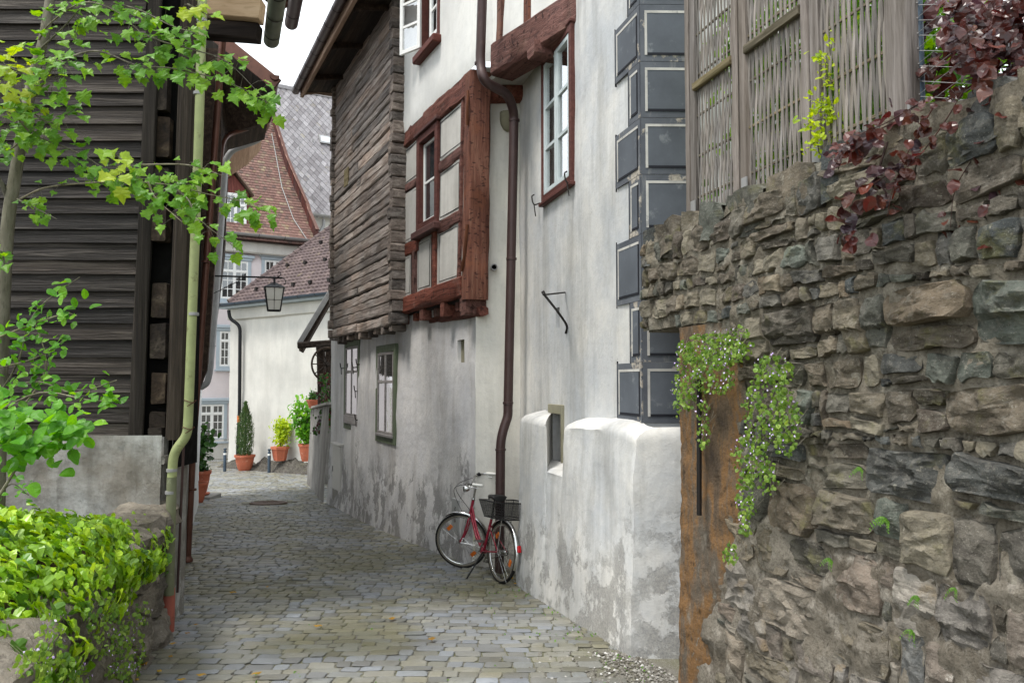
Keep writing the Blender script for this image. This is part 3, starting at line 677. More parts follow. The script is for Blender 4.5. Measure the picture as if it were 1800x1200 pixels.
# tall window
w = MB(); bars(w, FA, ws0, ws1, wz0, wz1, .07, -.06, .035); w.fbox(FA, ws0 - .03, ws1 + .03, wz0 - .04, wz0 - .001, -.02, .06, .008); w.fbox(FA, ws0 - .02, ws1 + .02, wz1 + .001, wz1 + .04, -.02, .05, .008)
w = w.build('window', M['red_paint'], hA)
mid = (ws0 + ws1) / 2
for (a, b) in ((ws0 + .072, mid - .004), (mid + .004, ws1 - .072)):
    m = MB(); bars(m, FA, a, b, wz0 + .075, wz1 - .075, .05, -.03, .028); c = m.build('casement', M['sash_grey'], w)
    a2, b2, c2, d2 = a + .05, b - .05, wz0 + .125, wz1 - .125
    m = MB()
    for q in (1 / 3, 2 / 3): m.fbox(FA, a2, b2, c2 + (d2 - c2) * q - .017, c2 + (d2 - c2) * q + .017, -.012, .022)
    m.build('glazing_bar', M['sash_grey'], w)
    for k in range(3):
        m = MB(); m.fbox(FA, a2 + .001, b2 - .001, c2 + (d2 - c2) * k / 3 + .001, c2 + (d2 - c2) * (k + 1) / 3 - .001, -.004, .0); m.build('pane', M['glass_clear'], w)
for (a, b) in ((ws0 + .1, mid - .18), (mid + .2, ws1 - .1)):
    m = MB(); k = 26; pts = [(a + (b - a) * i / k, -.10 + .018 * math.sin(i * 1.9)) for i in range(k + 1)]
    m.add([FA.w(s, z, nn) for z in (wz0 + .1, wz1 - .1) for s, nn in pts], [(i, i + 1, k + 2 + i, k + 1 + i) for i in range(k)]); m.build('curtain', M['curtain'], w, 80)
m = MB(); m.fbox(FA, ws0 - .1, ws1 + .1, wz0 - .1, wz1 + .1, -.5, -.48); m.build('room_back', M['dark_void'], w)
m = MB()
for (s, z) in ((ws0 + .02, wz0 - .01), (ws1 + .16, wz0 + .02)):
    m.tube(curve_pts([FA.w(s, z + .02, .0), FA.w(s, z, .07), FA.w(s + .02, z + .09, .09), FA.w(s + .03, z + .12, .06)], 4), .008, 6)
    m.tube([FA.w(s, z, .07), FA.w(s - .03, z - .14, .06)], .007, 6)
m.build('shutter_hook', M['iron'], hA)
# iron bracket
p = lambda u, v, n: FA.w(*FA.px(u, v, n), n)
m = MB(); m.tube([p(957, 518, .42), p(993, 514, .0)], .009, 6); m.tube(curve_pts([p(955, 515, .44), p(960, 522, .42), p(982, 550, .14), p(996, 572, .02), FA.w(*[FA.px(996, 572)[0], FA.px(996, 572)[1] - .08], .01)], 5), .012, 6)
m.tube([p(957, 518, .42), p(954, 512, .44)], .017, 6); m.build('iron_bracket', M['iron'], hA, 50)
mb = MB(); mb.obox((3.0, 8.2, 9.0), (1.75, -.1, 0), (-.4, 1.8, 0), (0, 0, .03)); mb.build('roof', M['brown_tile'], hA)

# ------------------------------------------------------------------ timber-framed house
hB = thing('half_timbered_house', 'plaster house with red timber-framed bay and weathered grey log wall above', 'house', FB.w(0, 0), FB.rz)
NB = .15; ZJ = 2.68; ZT = 5.45
w1 = sorted((FB.s_at(611), FB.s_at(638))); w2 = sorted((FB.s_at(672), FB.s_at(707))); nich = sorted((FB.s_at(803), FB.s_at(816)))
nz0, nz1 = FB.px(809, 637)[1], FB.px(809, 597)[1]
SB1 = 8.4
wz = [(w1, FB.px(611, 752)[1], FB.px(611, 601)[1]), (w2, .66, 2.27)]
holes = [(a[0] + .08, a[1] - .08, b + .12, c - .15) for a, b, c in wz] + [(nich[0], nich[1], nz0, nz1)]
mb = MB(); sheet(mb, FB, 0, SB1, -1.3, 2.78, holes, lambda s, z: .05 * max(0, (.4 - z)) + .10 * math.sin(s * .37) ** 2, .15, .14, .03, 3)
mb.build('wall', M['plaster_b'], hB, 35)
mb = MB(); mb.fbox(FB, nich[0] - .05, nich[1] + .05, nz0 - .05, nz1 + .05, -.1, -.06); mb.build('niche_back', M['olive_stone'], hB)
mb = MB(); sheet(mb, FBC, -.012, .62, -1, 2.72, [], lambda s, z: .006, .15, 0, .006, 8); sheet(mb, FBC, .0, .62, 2.72, 5.6, [], None, .15, 0, .01, 9); mb.build('wall', M['plaster_cream'], hB, 35)
mb = MB(); sE, zE = FBC.px(868, 471); mb.lathe(FBC.w(sE, zE, -.02), [(.032, .12), (.04, .12), (.04, 0), (.032, 0)], 16, FBC.n, False); mb.build('vent_pipe', M['zinc'], hB, 40)
mb = MB(); mb.lathe(FBC.w(sE, zE, 0), [(.031, .02), (.03, .019)], 16, FBC.n); mb.build('vent_hole', M['dark_void'], hB)
wall_n = lambda s, z: .05 * max(0, (.4 - z)) + .10 * math.sin(s * .37) ** 2
# ground-floor windows
for k, (a, z0, z1) in enumerate(wz):
    nn = wall_n((a[0] + a[1]) / 2, 1)
    m = MB(); bars(m, FB, a[0], a[1], z0, z1, .115, nn - .06, nn + .021, .004); w = m.build('window', M['green_frame'], hB)
    i0, i1, j0, j1 = a[0] + .118, a[1] - .118, z0 + .15 + (.12 if k == 0 else 0), z1 - .13
    m = MB(); bars(m, FB, i0, i1, j0, j1, .04, nn - .03, nn + .024); mid = (i0 + i1) / 2; m.fbox(FB, mid - .02, mid + .02, j0 + .04, j1 - .04, nn - .02, nn + .026, .004)
    zt = j0 + (j1 - j0) * .64; m.fbox(FB, i0 + .04, i1 - .04, zt - .022, zt + .022, nn - .02, nn + .025, .004); m.build('sash', M['grey_frame'], w)
    for (p0, p1) in ((i0 + .04, mid - .03), (mid + .03, i1 - .04)):
        for (q0, q1) in ((j0 + .04, zt - .03), (zt + .03, j1 - .04)):
            m = MB(); b = Vector((0, 0, 0)); m.fbox(FB, p0, p1, q0, q1, nn - .012, nn + .012 + rnd(-.002, .002)); m.build('pane', M['glass_mirror'], w)
    m = MB(); m.fbox(FB, i0 - .02, i1 + .02, j0 - (.16 if k == 0 else .05), j0 - .002, nn - .02, nn + .05, .006); m.build('sill', M['grey_frame'], w)
    if k == 0:
        m = MB()
        for (s, z) in ((a[0] - .03, z0 + 1.25), (a[1] + .05, z0 + 1.2), (a[0] + .28, z0 + 1.2), (a[0] + .1, z0 + .75), (a[0] + .02, z0 + .22)):
            m.tube(curve_pts([FB.w(s, z, nn), FB.w(s, z, nn + .07), FB.w(s, z + .1, nn + .09)], 4), .011, 6); m.tube([FB.w(s, z, nn + .07), FB.w(s, z - .13, nn + .06)], .009, 6)
        m.build('shutter_hook', M['iron'], w)
# service box and house plate
a = sorted((FB.s_at(588, .05), FB.s_at(602, .05))); z0, z1 = FB.px(595, 862, .05)[1], FB.px(595, 783, .05)[1]
m = MB(); m.fbox(FB, a[0], a[1], z0, z1, .0, .075, .01); o = m.build('service_box', M['box_grey'], hB)
m = MB(); m.fbox(FB, a[0] - .03, a[1] + .03, z1 + .001, z1 + .05, -.02, .12, .01); m.build('box_cap', M['box_grey'], o)
m = MB(); m.fbox(FB, a[0] - .01, a[1] + .01, z0 - .35, z0 - .003, .0, .07, .01); m.build('box_base', M['cap_stone'], o)
m = MB(); m.fbox(FB, a[1] - .05, a[1] - .02, z0 + .35, z0 + .47, .07, .09, .004); m.build('latch', M['zinc'], o)
s0, z0 = FB.px(802, 893, .03); m = MB(); m.fbox(FB, s0 - .13, s0 + .13, z0 - .35, z0 + .12, .0, .045, .006); o = m.build('plate', M['cable_grey'], hB)
m = MB()
for (x0, x1, y0, y1) in ((-.02, .02, .018, .024), (-.02, -.014, .0, .018), (-.014, .02, -.003, .003), (.014, .02, -.021, -.003), (-.02, .014, -.024, -.018)):
    m.fbox(FB, s0 + x0, s0 + x1, z0 + y0, z0 + y1, .044, .048)
m.build('plate_number', M['iron_black'], o)
# jetty beams, bay timber
def tb(name, F, s0, z0, s1, z1, wd, n0, n1, mat, jit=.012, parent=None, seg=8):
    m = MB(); m.beam(F.w(s0, z0, (n0 + n1) / 2), F.w(s1, z1, (n0 + n1) / 2), n1 - n0, wd, F.n.cross(F.w(s1, z1) - F.w(s0, z0)), seg, jit, .12); return m.build(name, mat, parent or hB, 40)
nb = NB
sb = lambda u: FB.s_at(u, nb)
sL, sR = sb(686), FB.s_at(826, .19)
# infill behind the frame
IWL, IWR = sb(738), sb(767); m = MB(); m.fbox(FB, sR + .15, min(IWL, IWR) - .05, ZJ + .12, ZT - .1, nb - .2, nb - .02); m.fbox(FB, max(IWL, IWR) + .05, sL, ZJ + .12, ZT - .1, nb - .2, nb - .021); m.fbox(FB, min(IWL, IWR) - .05, max(IWL, IWR) + .05, ZJ + .12, 3.75, nb - .2, nb - .022); m.build('infill', M['plaster_panel'], hB)
tb('post', FB, sR + .2, ZJ - .02, sR + .1, ZT, .22, nb - .24, nb + .04, M['red_post'], .02, seg=12)
tb('sill_beam', FB, sR + .31, ZJ + .16, sL + .1, ZJ + .13, .26, nb - .16, nb + .035, M['red_wood'], .02, seg=14)
tb('top_beam', FB, sR + .21, ZT - .12, sL + .1, ZT - .06, .30, nb - .16, nb + .035, M['red_wood'], .03, seg=14)
wl, wr = sb(738), sb(767); wbz, wtz = 3.72, ZT - .28
tb('post', FB, sb(806), ZJ + .27, sb(812), ZT - .25, .07, nb - .16, nb + .015, M['red_wood'], .01)
tb('post', FB, sb(762), ZJ + .27, sb(762), wbz + .02, .13, nb - .16, nb + .02, M['red_wood'], .012)
tb('post', FB, sb(727), ZJ + .27, sb(727), wbz + .02, .16, nb - .16, nb + .02, M['red_wood'], .012)
tb('rail', FB, sb(810), wbz + .02, wr - .07, wbz + .0, .17, nb - .16, nb + .022, M['red_wood'], .016)
tb('rail', FB, wl + .07, wbz - .08, sL, wbz - .06, .20, nb - .16, nb + .022, M['red_wood'], .016)
tb('rail', FB, sb(812), 4.55, wr - .07, 4.53, .15, nb - .16, nb + .022, M['red_wood'], .016)
tb('rail', FB, wl + .07, 4.58, sL, 4.62, .13, nb - .16, nb + .022, M['red_wood'], .016)
tb('post', FB, sL - .07, ZJ + .27, sL - .07, ZT - .25, .10, nb - .16, nb + .018, M['red_wood'], .012)
# plaster panels, each its own
def panel(s0, s1, z0, z1):
    s0, s1 = min(s0, s1), max(s0, s1); m = MB(); sheet(m, FB, s0, s1, z0, z1, [], lambda s, z: nb + .002, .12, 0, .01, rnd(0, 9)); o = m.build('plaster_panel', M['plaster_panel'], hB, 40)
    m = MB(); g = .035; q = .004
    for (a, b, c, d) in ((s0 + g, s1 - g, z0 + g, z0 + g + q), (s0 + g, s1 - g, z1 - g - q, z1 - g), (s0 + g, s0 + g + q, z0 + g, z1 - g), (s1 - g - q, s1 - g, z0 + g, z1 - g)): m.fbox(FB, a, b, c, d, nb, nb + .008)
    m.build('painted_line', M['quoin_black'], o)
panel(sb(806), sb(770), ZJ + .28, wbz - .06); panel(sb(756), sb(733), ZJ + .28, wbz - .05); panel(sb(721), sL - .1, ZJ + .27, wbz - .17)
panel(sb(808), wr - .09, wbz + .1, 4.47); panel(sb(812), wr - .09, 4.63, ZT - .27); panel(wl + .09, sL - .11, wbz + .04, 4.51); panel(wl + .09, sL - .11, 4.65, ZT - .24)
# bay window
m = MB(); bars(m, FB, min(wl, wr) - .1, max(wl, wr) + .1, wbz + .08, wtz + .02, .11, nb - .18, nb + .045, .008); w = m.build('window', M['red_paint'], hB)
m = MB(); m.fbox(FB, min(wl, wr) - .17, max(wl, wr) + .14, wbz - .02, wbz + .079, nb - .02, nb + .11, .012); m.build('sill', M['red_paint'], w)
m = MB(); m.fbox(FB, min(wl, wr) - .16, max(wl, wr) + .13, wtz + .02, wtz + .07, nb, nb + .08, .008); m.build('lintel', M['red_paint'], w)
a0, a1 = min(wl, wr) + .012, max(wl, wr) - .012
m = MB(); bars(m, FB, a0, a1, wbz + .2, wtz - .1, .045, nb - .06, nb - .03); m.build('casement', M['white_paint'], w)
panes(FB, a0 + .05, a1 - .05, wbz + .25, wtz - .15, 1, 2, .03, nb - .045, w, M['glass_bay'], M['white_paint'])
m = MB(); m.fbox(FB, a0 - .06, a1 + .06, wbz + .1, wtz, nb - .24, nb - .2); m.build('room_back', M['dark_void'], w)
# jetty joist ends
for k, (u, hh, ww) in enumerate(((816, .22, .2), (797, .14, .11), (778, .18, .14), (757, .14, .12), (741, .17, .15), (722, .14, .12), (706, .16, .13))):
    s = FB.s_at(u, nb); m = MB(); m.beam(FB.w(s, ZJ - hh / 2 + .02, -.1), FB.w(s, ZJ - hh / 2 + .02, nb + rnd(-.06, .05)), ww, hh, (0, 0, 1), 3, .012, .1); m.build('joist_end', M['red_wood'], hB, 40)
m = MB(); m.fbox(FB, sR + .42, sL + 3.9, ZJ - .01, ZJ + .04, -.05, nb - .04); m.build('jetty_boards', M['soffit_wood'], hB)
m = MB(); m.beam(FB.w(sR + .1, ZJ - .16, nb - .18), FB.w(sL, ZJ - .14, nb - .18), .12, .12, (0, 0, 1), 10, .015); m.build('jetty_beam', M['red_wood'], hB, 40)
# log wall
NL = .30; g0, g1 = FB.s_at(692, NL), FB.s_at(583, NL); ZL1 = 7.9
m = MB(); m.fbox(FB, g0 + .05, g1, ZJ - .1, ZL1, NL - .25, NL - .06); m.build('log_core', M['dark_void'], hB)
z = ZJ - .14; k = 0
while z < ZL1:
    h = rnd(.12, .2); cut = rnd(.3, .7); L = g1 - g0
    spans = [(g0 + .1, g1)] if random.random() < .55 else [(g0 + .1, g0 + L * cut - .003), (g0 + L * cut + .003, g1)]
    for (a, b) in spans:
        m = MB(); d_ = rnd(-.012, .012); bow = rnd(-.012, .012)
        m.beam(FB.w(a, z + h / 2, NL - .05 + d_), FB.w(b, z + h / 2 + rnd(-.015, .015), NL - .05 + d_), .1, h - .008, (0, 0, 1), 14, .017, .18, bow); m.build('log', M['log_wood'], hB, 30)
    for (s, ww, pr) in ((g0, .17, .07), (g1 + .02, .15, .05)):
        m = MB(); m.beam(FB.w(s, z + h / 2, NL - .2), FB.w(s, z + h / 2, NL + pr + rnd(-.015, .03)), ww + rnd(-.02, .02), h - .007, (0, 0, 1), 3, .016, .14); m.build('log_end', M['log_end'], hB, 30)
    z += h; k += 1
for i in range(9):
    s = g0 + .25 + (g1 - g0 - .3) * i / 8.5; hh = rnd(.08, .16); m = MB(); m.beam(FB.w(s, ZJ - .19, 0), FB.w(s, ZJ - .19, NL - rnd(.0, .06)), rnd(.1, .2), hh, (0, 0, 1), 3, .012); m.build('joist_end', M['log_end'], hB, 40)
s, z = FB.px(610, 312, NL); m = MB(); m.fbox(FB, s - .16, s + .16, z - .17, z + .17, NL, NL + .025, .006); m.build('patch_board', M['fence_rail'], hB)
tb('lintel_beam', FB, FB.s_at(592), 2.6, FB.s_at(676), 2.58, .14, .0, .17, M['log_end'], .02)
# upper plaster storey
sU0 = -2.5; sPipe = FB.s_at(850, nb)
wu = sorted((FB.s_at(742, nb), FB.s_at(775, nb))); wuz = FB.px(750, 96, nb)[1]
m = MB(); sheet(m, FB, sU0, g0 + .04, ZT + .0, 9.6, [(wu[0] + .05, wu[1] - .05, wuz + .06, wuz + 1.6)], lambda s, z: (nb + .03 if s > sPipe else .05 + .145 * (s + .42)) + .012 * (1 if z > ZT + .05 else 0), .1, .2, .012, 6); m.build('wall', M['plaster_white'], hB, 35)
m = MB()
m.prism([FB.w(s, z, nb - .05) for s, z in ((sL + .02, ZT), (g0 + .1, ZT), (g0 + .1, ZL1), (sL + .02, ZL1))], FB.n * .075); m.build('wall', M['plaster_white'], hB)
m = MB(); sheet(m, FB, sL - .1, g0 + .1, ZJ + .3, ZT, [], lambda s, z: nb - .04, .1, 0, .03, 2); m.build('wall', M['rubble'], hB, 40)
m = MB(); m.fbox(FB, sU0, g0 + .04, 9.4, 9.6, -4, nb); m.build('wall', M['plaster_white'], hB)
# open window in the upper storey
m = MB(); bars(m, FB, wu[0], wu[1], wuz, wuz + 1.65, .07, nb - .05, nb + .06, .006); w = m.build('window', M['red_paint'], hB)
m = MB(); m.fbox(FB, wu[0] - .06, wu[1] + .06, wuz - .11, wuz - .001, nb, nb + .16, .015); m.build('sill', M['red_paint'], w)
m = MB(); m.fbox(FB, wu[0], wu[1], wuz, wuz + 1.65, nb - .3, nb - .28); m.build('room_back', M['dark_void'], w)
mid = (wu[0] + wu[1]) / 2
def leaf_sash(F, s0, s1, z0, z1, n):
    m = MB(); bars(m, F, s0, s1, z0, z1, .06, n - .02, n + .02, .004); c = m.build('casement', M['white_paint'], w)
    panes(F, s0 + .06, s1 - .06, z0 + .06, z1 - .06, 1, 4, .035, n, w, M['glass_clear'] if n == 0 else M['glass_mirror'], M['white_paint'])
leaf_sash(FB, wu[0] + .08, mid + .04, wuz + .1, wuz + 1.58, nb + .02)
hg = FB.w(wu[1] - .08, 0, nb + .07); FS = FR((hg.x, hg.y), FB.n * .42 + FB.t * .9, False); leaf_sash(FS, 0.01, .44, wuz + .1, wuz + 1.58, .0)
# upper timber over the recess: braces, jetty beam
m = MB(); m.beam(FB.w(-2.45, ZT - .02, -.35), FB.w(FB.s_at(858, .12), ZT - .02, -.06), .34, .40, (0, 0, 1), 12, .014, .1); m.build('jetty_beam', M['red_wood'], hB, 40)
for (a, za, b, zb_) in ((FB.s_at(868, .08), ZT + .15, FB.s_at(882, .08), 7.6), (FB.s_at(906, .08), ZT + .15, FB.s_at(907, .08), 7.6), (FB.s_at(960, .08), ZT + .15, FB.s_at(960, .08), 7.6)):
    m = MB(); m.beam(FB.w(a, za, .045 + .145 * (a + .42)), FB.w(b, zb_, .045 + .145 * (a + .42)), .07, .15, FB.t, 8, .012); m.build('brace', M['red_post'], hB, 40)
s, z = FB.px(938, 60, nb); m = MB(); m.beam(FB.w(FB.s_at(944, -.05), ZT - .22, -.5), FB.w(FB.s_at(944, -.05), ZT - .22, .02), .18, .2, (0, 0, 1), 3, .01); m.build('joist_end', M['red_wood'], hB, 40)
m = MB(); m.prism([FB.w(-2.1, ZT - .12, -.2), FB.w(.1, ZT - .12, -.02), FB.w(.1, ZT - .12, -.6), FB.w(-.2, ZT - .12, -.56)], (0, 0, .05)); m.build('jetty_boards', M['plaster_panel'], hB)
m = MB(); m.beam(FBC.w(.02, ZT - .22, .06), FBC.w(.6, ZT - .2, .06), .2, .2, (0, 0, 1), 5, .012); m.build('tie_beam', M['red_wood'], hB, 40)
m = MB(); m.lathe(FBC.w(.38, 4.78, .02), [(.02, .0), (.06, .03), (.09, .09), (.1, .15), (.1, .24)], 12); m.build('stone_corbel', M['olive_stone'], hB, 40)
m = MB(); a = FB.px(823, 160, nb + .05); m.tube(curve_pts([FB.w(a[0], a[1], nb + .05), FB.w(a[0] - .03, a[1] - .2, nb + .07), FB.w(a[0] + .02, a[1] - .42, nb + .05)], 4), .018, 6)
a = FB.px(818, 445, nb + .05); m.tube([FB.w(a[0] - .06, a[1] + .34, nb + .05), FB.w(a[0] + .0, a[1], nb + .06), FB.w(a[0] + .12, a[1] - .2, nb + .05)], .02, 6); m.build('iron_strap', M['rust_iron'], hB, 50)
# downpipe of the recess
q = lambda u, v, d: P(u, v, d)
lo = q(878, 1006, 9.42); lo.z = zg(9.42)
g = lambda u, v: FB.w(*FB.px(u, v, nb + .17), nb + .17)
pts = [g(849, -40), g(844, 112), g(850, 143), q(893, 166, 9.2), q(904, 198, 9.42), q(893, 715, 9.48), q(893, 730, 9.48), q(880, 770, 9.42), lo]
pipe(hB, pts, .056, M['pipe_brown'], 'downpipe', .14, [g(844, 112), q(904, 212, 9.42), q(899, 455, 9.45), q(893, 708, 9.48), q(880, 790, 9.42)])
# roof over the log wall
e0 = g0 - .6; e1 = g1 + .35; ZE = 7.62; NE = 1.0
m = MB(); m.prism([FB.w(e0, ZE + .02, NE), FB.w(e1, ZE + .02, NE), FB.w(e1, ZE + 3.4, -3.0), FB.w(e0, ZE + 3.4, -3.0)], (0, 0, .16)); m.build('roof', M['brown_tile'], hB)
for i in range(9):
    t0, t1 = i / 9, (i + .96) / 9; nn = lambda t: NE - .14 + (NL - .2 - NE + .14) * t; zz = lambda t: ZE - .03 + .1 * t
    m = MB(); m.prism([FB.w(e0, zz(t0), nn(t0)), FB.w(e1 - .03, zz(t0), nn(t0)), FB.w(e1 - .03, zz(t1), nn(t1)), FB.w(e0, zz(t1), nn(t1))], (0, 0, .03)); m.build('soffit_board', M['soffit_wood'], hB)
m = MB(); m.fbox(FB, e0, e1, ZE - .14, ZE + .12, NE - .13, NE - .06, .01); m.build('fascia', M['fascia_wood'], hB)
m = MB(); m.fbox(FB, e1 - .035, e1, ZE - .02, ZE + .1, NL - .4, NE - .14); m.beam(FB.w(e1 - .02, ZE - .02, NE - .1), FB.w(e1 - .02, ZE + .2, NL - .3), .05, .14); m.build('barge_board', M['fascia_wood'], hB)
for i in range(3):
    s = g0 + .5 + i * 1.6; m = MB(); m.beam(FB.w(s, ZE + .04, NL), FB.w(s, ZE - .08, NE - .16), .1, .12); m.build('rafter', M['soffit_wood'], hB)
def gutter(parent, p0, p1, r, mat, name='gutter', cap=True, joints=6):
    """a hanging half-round gutter"""
    p0 = Vector(p0); p1 = Vector(p1); d = (p1 - p0).normalized(); side = d.cross(Vector((0, 0, 1))).normalized(); m = MB(); vs = []
    k = 10
    for p in (p0, p1):
        for rr in (r, r * .9):
            for i in range(k + 1):
                an = math.pi * i / k; vs.append(p + side * (math.cos(an) * rr) - Vector((0, 0, 1)) * (math.sin(an) * rr))
    n1 = k + 1; fs = []
    for i in range(k): fs += [(i, i + 1, 2 * n1 + i + 1, 2 * n1 + i), (n1 + i + 1, n1 + i, 3 * n1 + i, 3 * n1 + i + 1)]
    if cap: fs += [tuple(range(n1)), tuple(range(2 * n1, 3 * n1))[::-1]]
    m.add(vs, fs); g = m.build(name, mat, parent, 50)
    for j in range(joints):
        c = p0.lerp(p1, (j + .5) / joints); m = MB(); a = d * .012; pts = []
        for i in range(k + 1):
            an = math.pi * i / k; pts.append(c + side * (math.cos(an) * r * 1.05) - Vector((0, 0, 1)) * (math.sin(an) * r * 1.05))
        m.add([x - a for x in pts] + [x + a for x in pts], [(i, i + 1, n1 + i + 1, n1 + i) for i in range(k)]); m.build('gutter_strap', M['iron'], g)
    return g
gutter(hB, FB.w(e0, ZE + .08, NE + .02), FB.w(e1 + .08, ZE + .02, NE + .02), .085, M['gutter_brown'], joints=9)
m = MB(); m.prism([FB.w(sU0, 9.6, nb + .3), FB.w(e0, 9.6, nb + .3), FB.w(e0, 12.5, -4), FB.w(sU0, 12.5, -4)], (0, 0, .2)); m.build('roof', M['brown_tile'], hB)
# ------------------------------------------------------------------ rubble masonry
def clip(poly, a, b, c):                        # keep a x + b y <= c
    out = []
    for i in range(len(poly)):
        p, q = poly[i], poly[(i + 1) % len(poly)]; fp = a * p[0] + b * p[1] - c; fq = a * q[0] + b * q[1] - c
        if fp <= 0: out.append(p)
        if (fp < 0 < fq) or (fq < 0 < fp):
            t = fp / (fp - fq); out.append((p[0] + (q[0] - p[0]) * t, p[1] + (q[1] - p[1]) * t))
    return out
def cells(region, inside, rmin, rmax, gap, rng, aniso=.62, tries=9000, bias=2.0):
    """power diagram of unevenly sized seeds: outlines of stones, wider than high"""
    s0, s1, z0, z1 = region; seeds = []
    for k in range(tries):
        x, y = rng.uniform(s0 * aniso, s1 * aniso), rng.uniform(z0, z1); r = (rmax + (rmin - rmax) * min(1, k / (tries * .6))) * rng.uniform(.75, 1.05)
        if not inside(x / aniso, y): continue
        if all((x - a) ** 2 + (y - b) ** 2 > (r + q) ** 2 * .80 for a, b, q in seeds): seeds.append((x, y, r))
    out = []
    for i, (x, y, r) in enumerate(seeds):
        m = r * 2.0
        poly = [(x - m, y - m), (x + m, y - m), (x + m, y + m), (x - m, y + m)]
        for j, (a, b, q) in enumerate(seeds):
            if j == i: continue
            dx, dy = a - x, b - y; D = math.hypot(dx, dy)
            if D > (r + q) * 2.6 + .2: continue
            h = (D * D + r * r - q * q) / (2 * D) - gap * rng.uniform(.4, 1.5)
            poly = clip(poly, dx / D, dy / D, (x * dx + y * dy) / D + h)
            if len(poly) < 3: break
        if len(poly) < 3: continue
        poly = [(max(s0, min(s1, px / aniso)), max(z0, min(z1, py))) for px, py in poly]
        for _ in range(1):
            q = []
            for i2 in range(len(poly)):
                a, b = poly[i2], poly[(i2 + 1) % len(poly)]; f = rng.uniform(.03, .11)
                q += [(a[0] + (b[0] - a[0]) * f, a[1] + (b[1] - a[1]) * f), (a[0] + (b[0] - a[0]) * (1 - f), a[1] + (b[1] - a[1]) * (1 - f))]
            poly = q
        out.append((poly, r))
    return out
def rock_mesh(mb, F, poly, proud, nbase, rng, per=34, rings=(1.0, .985, .94, .82, .62, .4, .2), craggy=1.0, back=.09):
    """a broken stone face: boundary resampled, pulled out with facets and noise"""
    cx = sum(p[0] for p in poly) / len(poly); cz = sum(p[1] for p in poly) / len(poly)
    seg = [math.dist(poly[i], poly[(i + 1) % len(poly)]) for i in range(len(poly))]; T = sum(seg); pts = []; acc = 0; i = 0
    for k in range(per):
        t = T * k / per
        while i < len(seg) - 1 and acc + seg[i] < t: acc += seg[i]; i += 1
        f = (t - acc) / max(seg[i], 1e-6); a, b = poly[i], poly[(i + 1) % len(poly)]; pts.append((a[0] + (b[0] - a[0]) * f, a[1] + (b[1] - a[1]) * f))
    sd = rng.uniform(0, 90); size = math.sqrt(T / 4) + .02; sz = T / 4
    fac = [(rng.uniform(-.33, .33) * craggy, rng.uniform(-.33, .33) * craggy, rng.uniform(.75, 1.5) * proud) for _ in range(5)] + [(0, 0, proud)]
    def H(s, z, r):
        x, y = s - cx, z - cz; h = min(c + a * x + b * y for a, b, c in fac)
        edge = min(1, (1 - r) * 14) ** .5 if r < 1 else 0
        nz_ = fnoise(s * 5.5 + sd, z * 5.5, sd, 5) * .11 * sz + (noise.noise(Vector((s * 17 + sd, z * 26, sd)))) * .055 * sz
        rid = abs(noise.noise(Vector((s * 6 + z * 5 + sd, z * 13, sd)))) * .14 * sz * craggy
        q_ = z * 38 + 2.5 * noise.noise(Vector((s * 5, z * 5, sd))); nz_ += (abs((q_ % 1) - .5) - .25) * .05 * sz
        return max(-.02, h * (.35 + .65 * edge) + nz_ * (.3 + .7 * edge) - rid * edge)
    vs = [F.w(s + .0, z, nbase(s, z) - back) for s, z in pts]; n = per
    for r in rings:
        for (s, z) in pts:
            w = 1 + .05 * noise.noise(Vector((s * 20, z * 20, sd))); ss, zz = cx + (s - cx) * r * w, cz + (z - cz) * r * w
            vs.append(F.w(ss, zz, nbase(ss, zz) + H(ss, zz, r)))
    vs.append(F.w(cx, cz, nbase(cx, cz) + H(cx, cz, 0)))
    k = len(rings); fs = [(a * n + i, a * n + (i + 1) % n, (a + 1) * n + (i + 1) % n, (a + 1) * n + i) for a in range(k) for i in range(n)]
    fs += [(k * n + i, k * n + (i + 1) % n, (k + 1) * n) for i in range(n)]
    if not F.flip: fs = [f[::-1] for f in fs]
    mb.add(vs, fs)
rng = random.Random(5)
gw = thing('stone_wall', 'tall rough rubble stone garden wall under the woven fence', 'wall', FW.w(0, 0), FW.rz)
ZW = 2.8; SW0, SW1 = -3.3, .62
jl = [(0.02, -.6), (0.02, 1.98), (-.5, 1.98), (-.62, 1.2), (-.42, .55), (-.3, .1), (-.22, -.6)]
def in_jamb(s, z):
    if z > 1.98 or s > .03: return False
    lim = interp([(-.6, -.2), (.1, -.42), (.55, -.62), (1.0, -.72), (1.5, -.76), (1.98, -.66)], z); return s > lim
def wall_in(s, z):
    if s > 0.0 and z < 2.08 + .15 * max(0, .3 - s): return False
    return not in_jamb(s, z) and z < ZW - .05
def wall_base(s, z): return .03 * fnoise(s * 1.3, z * 1.3, 3) + .05 * max(0, 1.2 - z) * .6 + (.03 if z > 1.9 else 0)
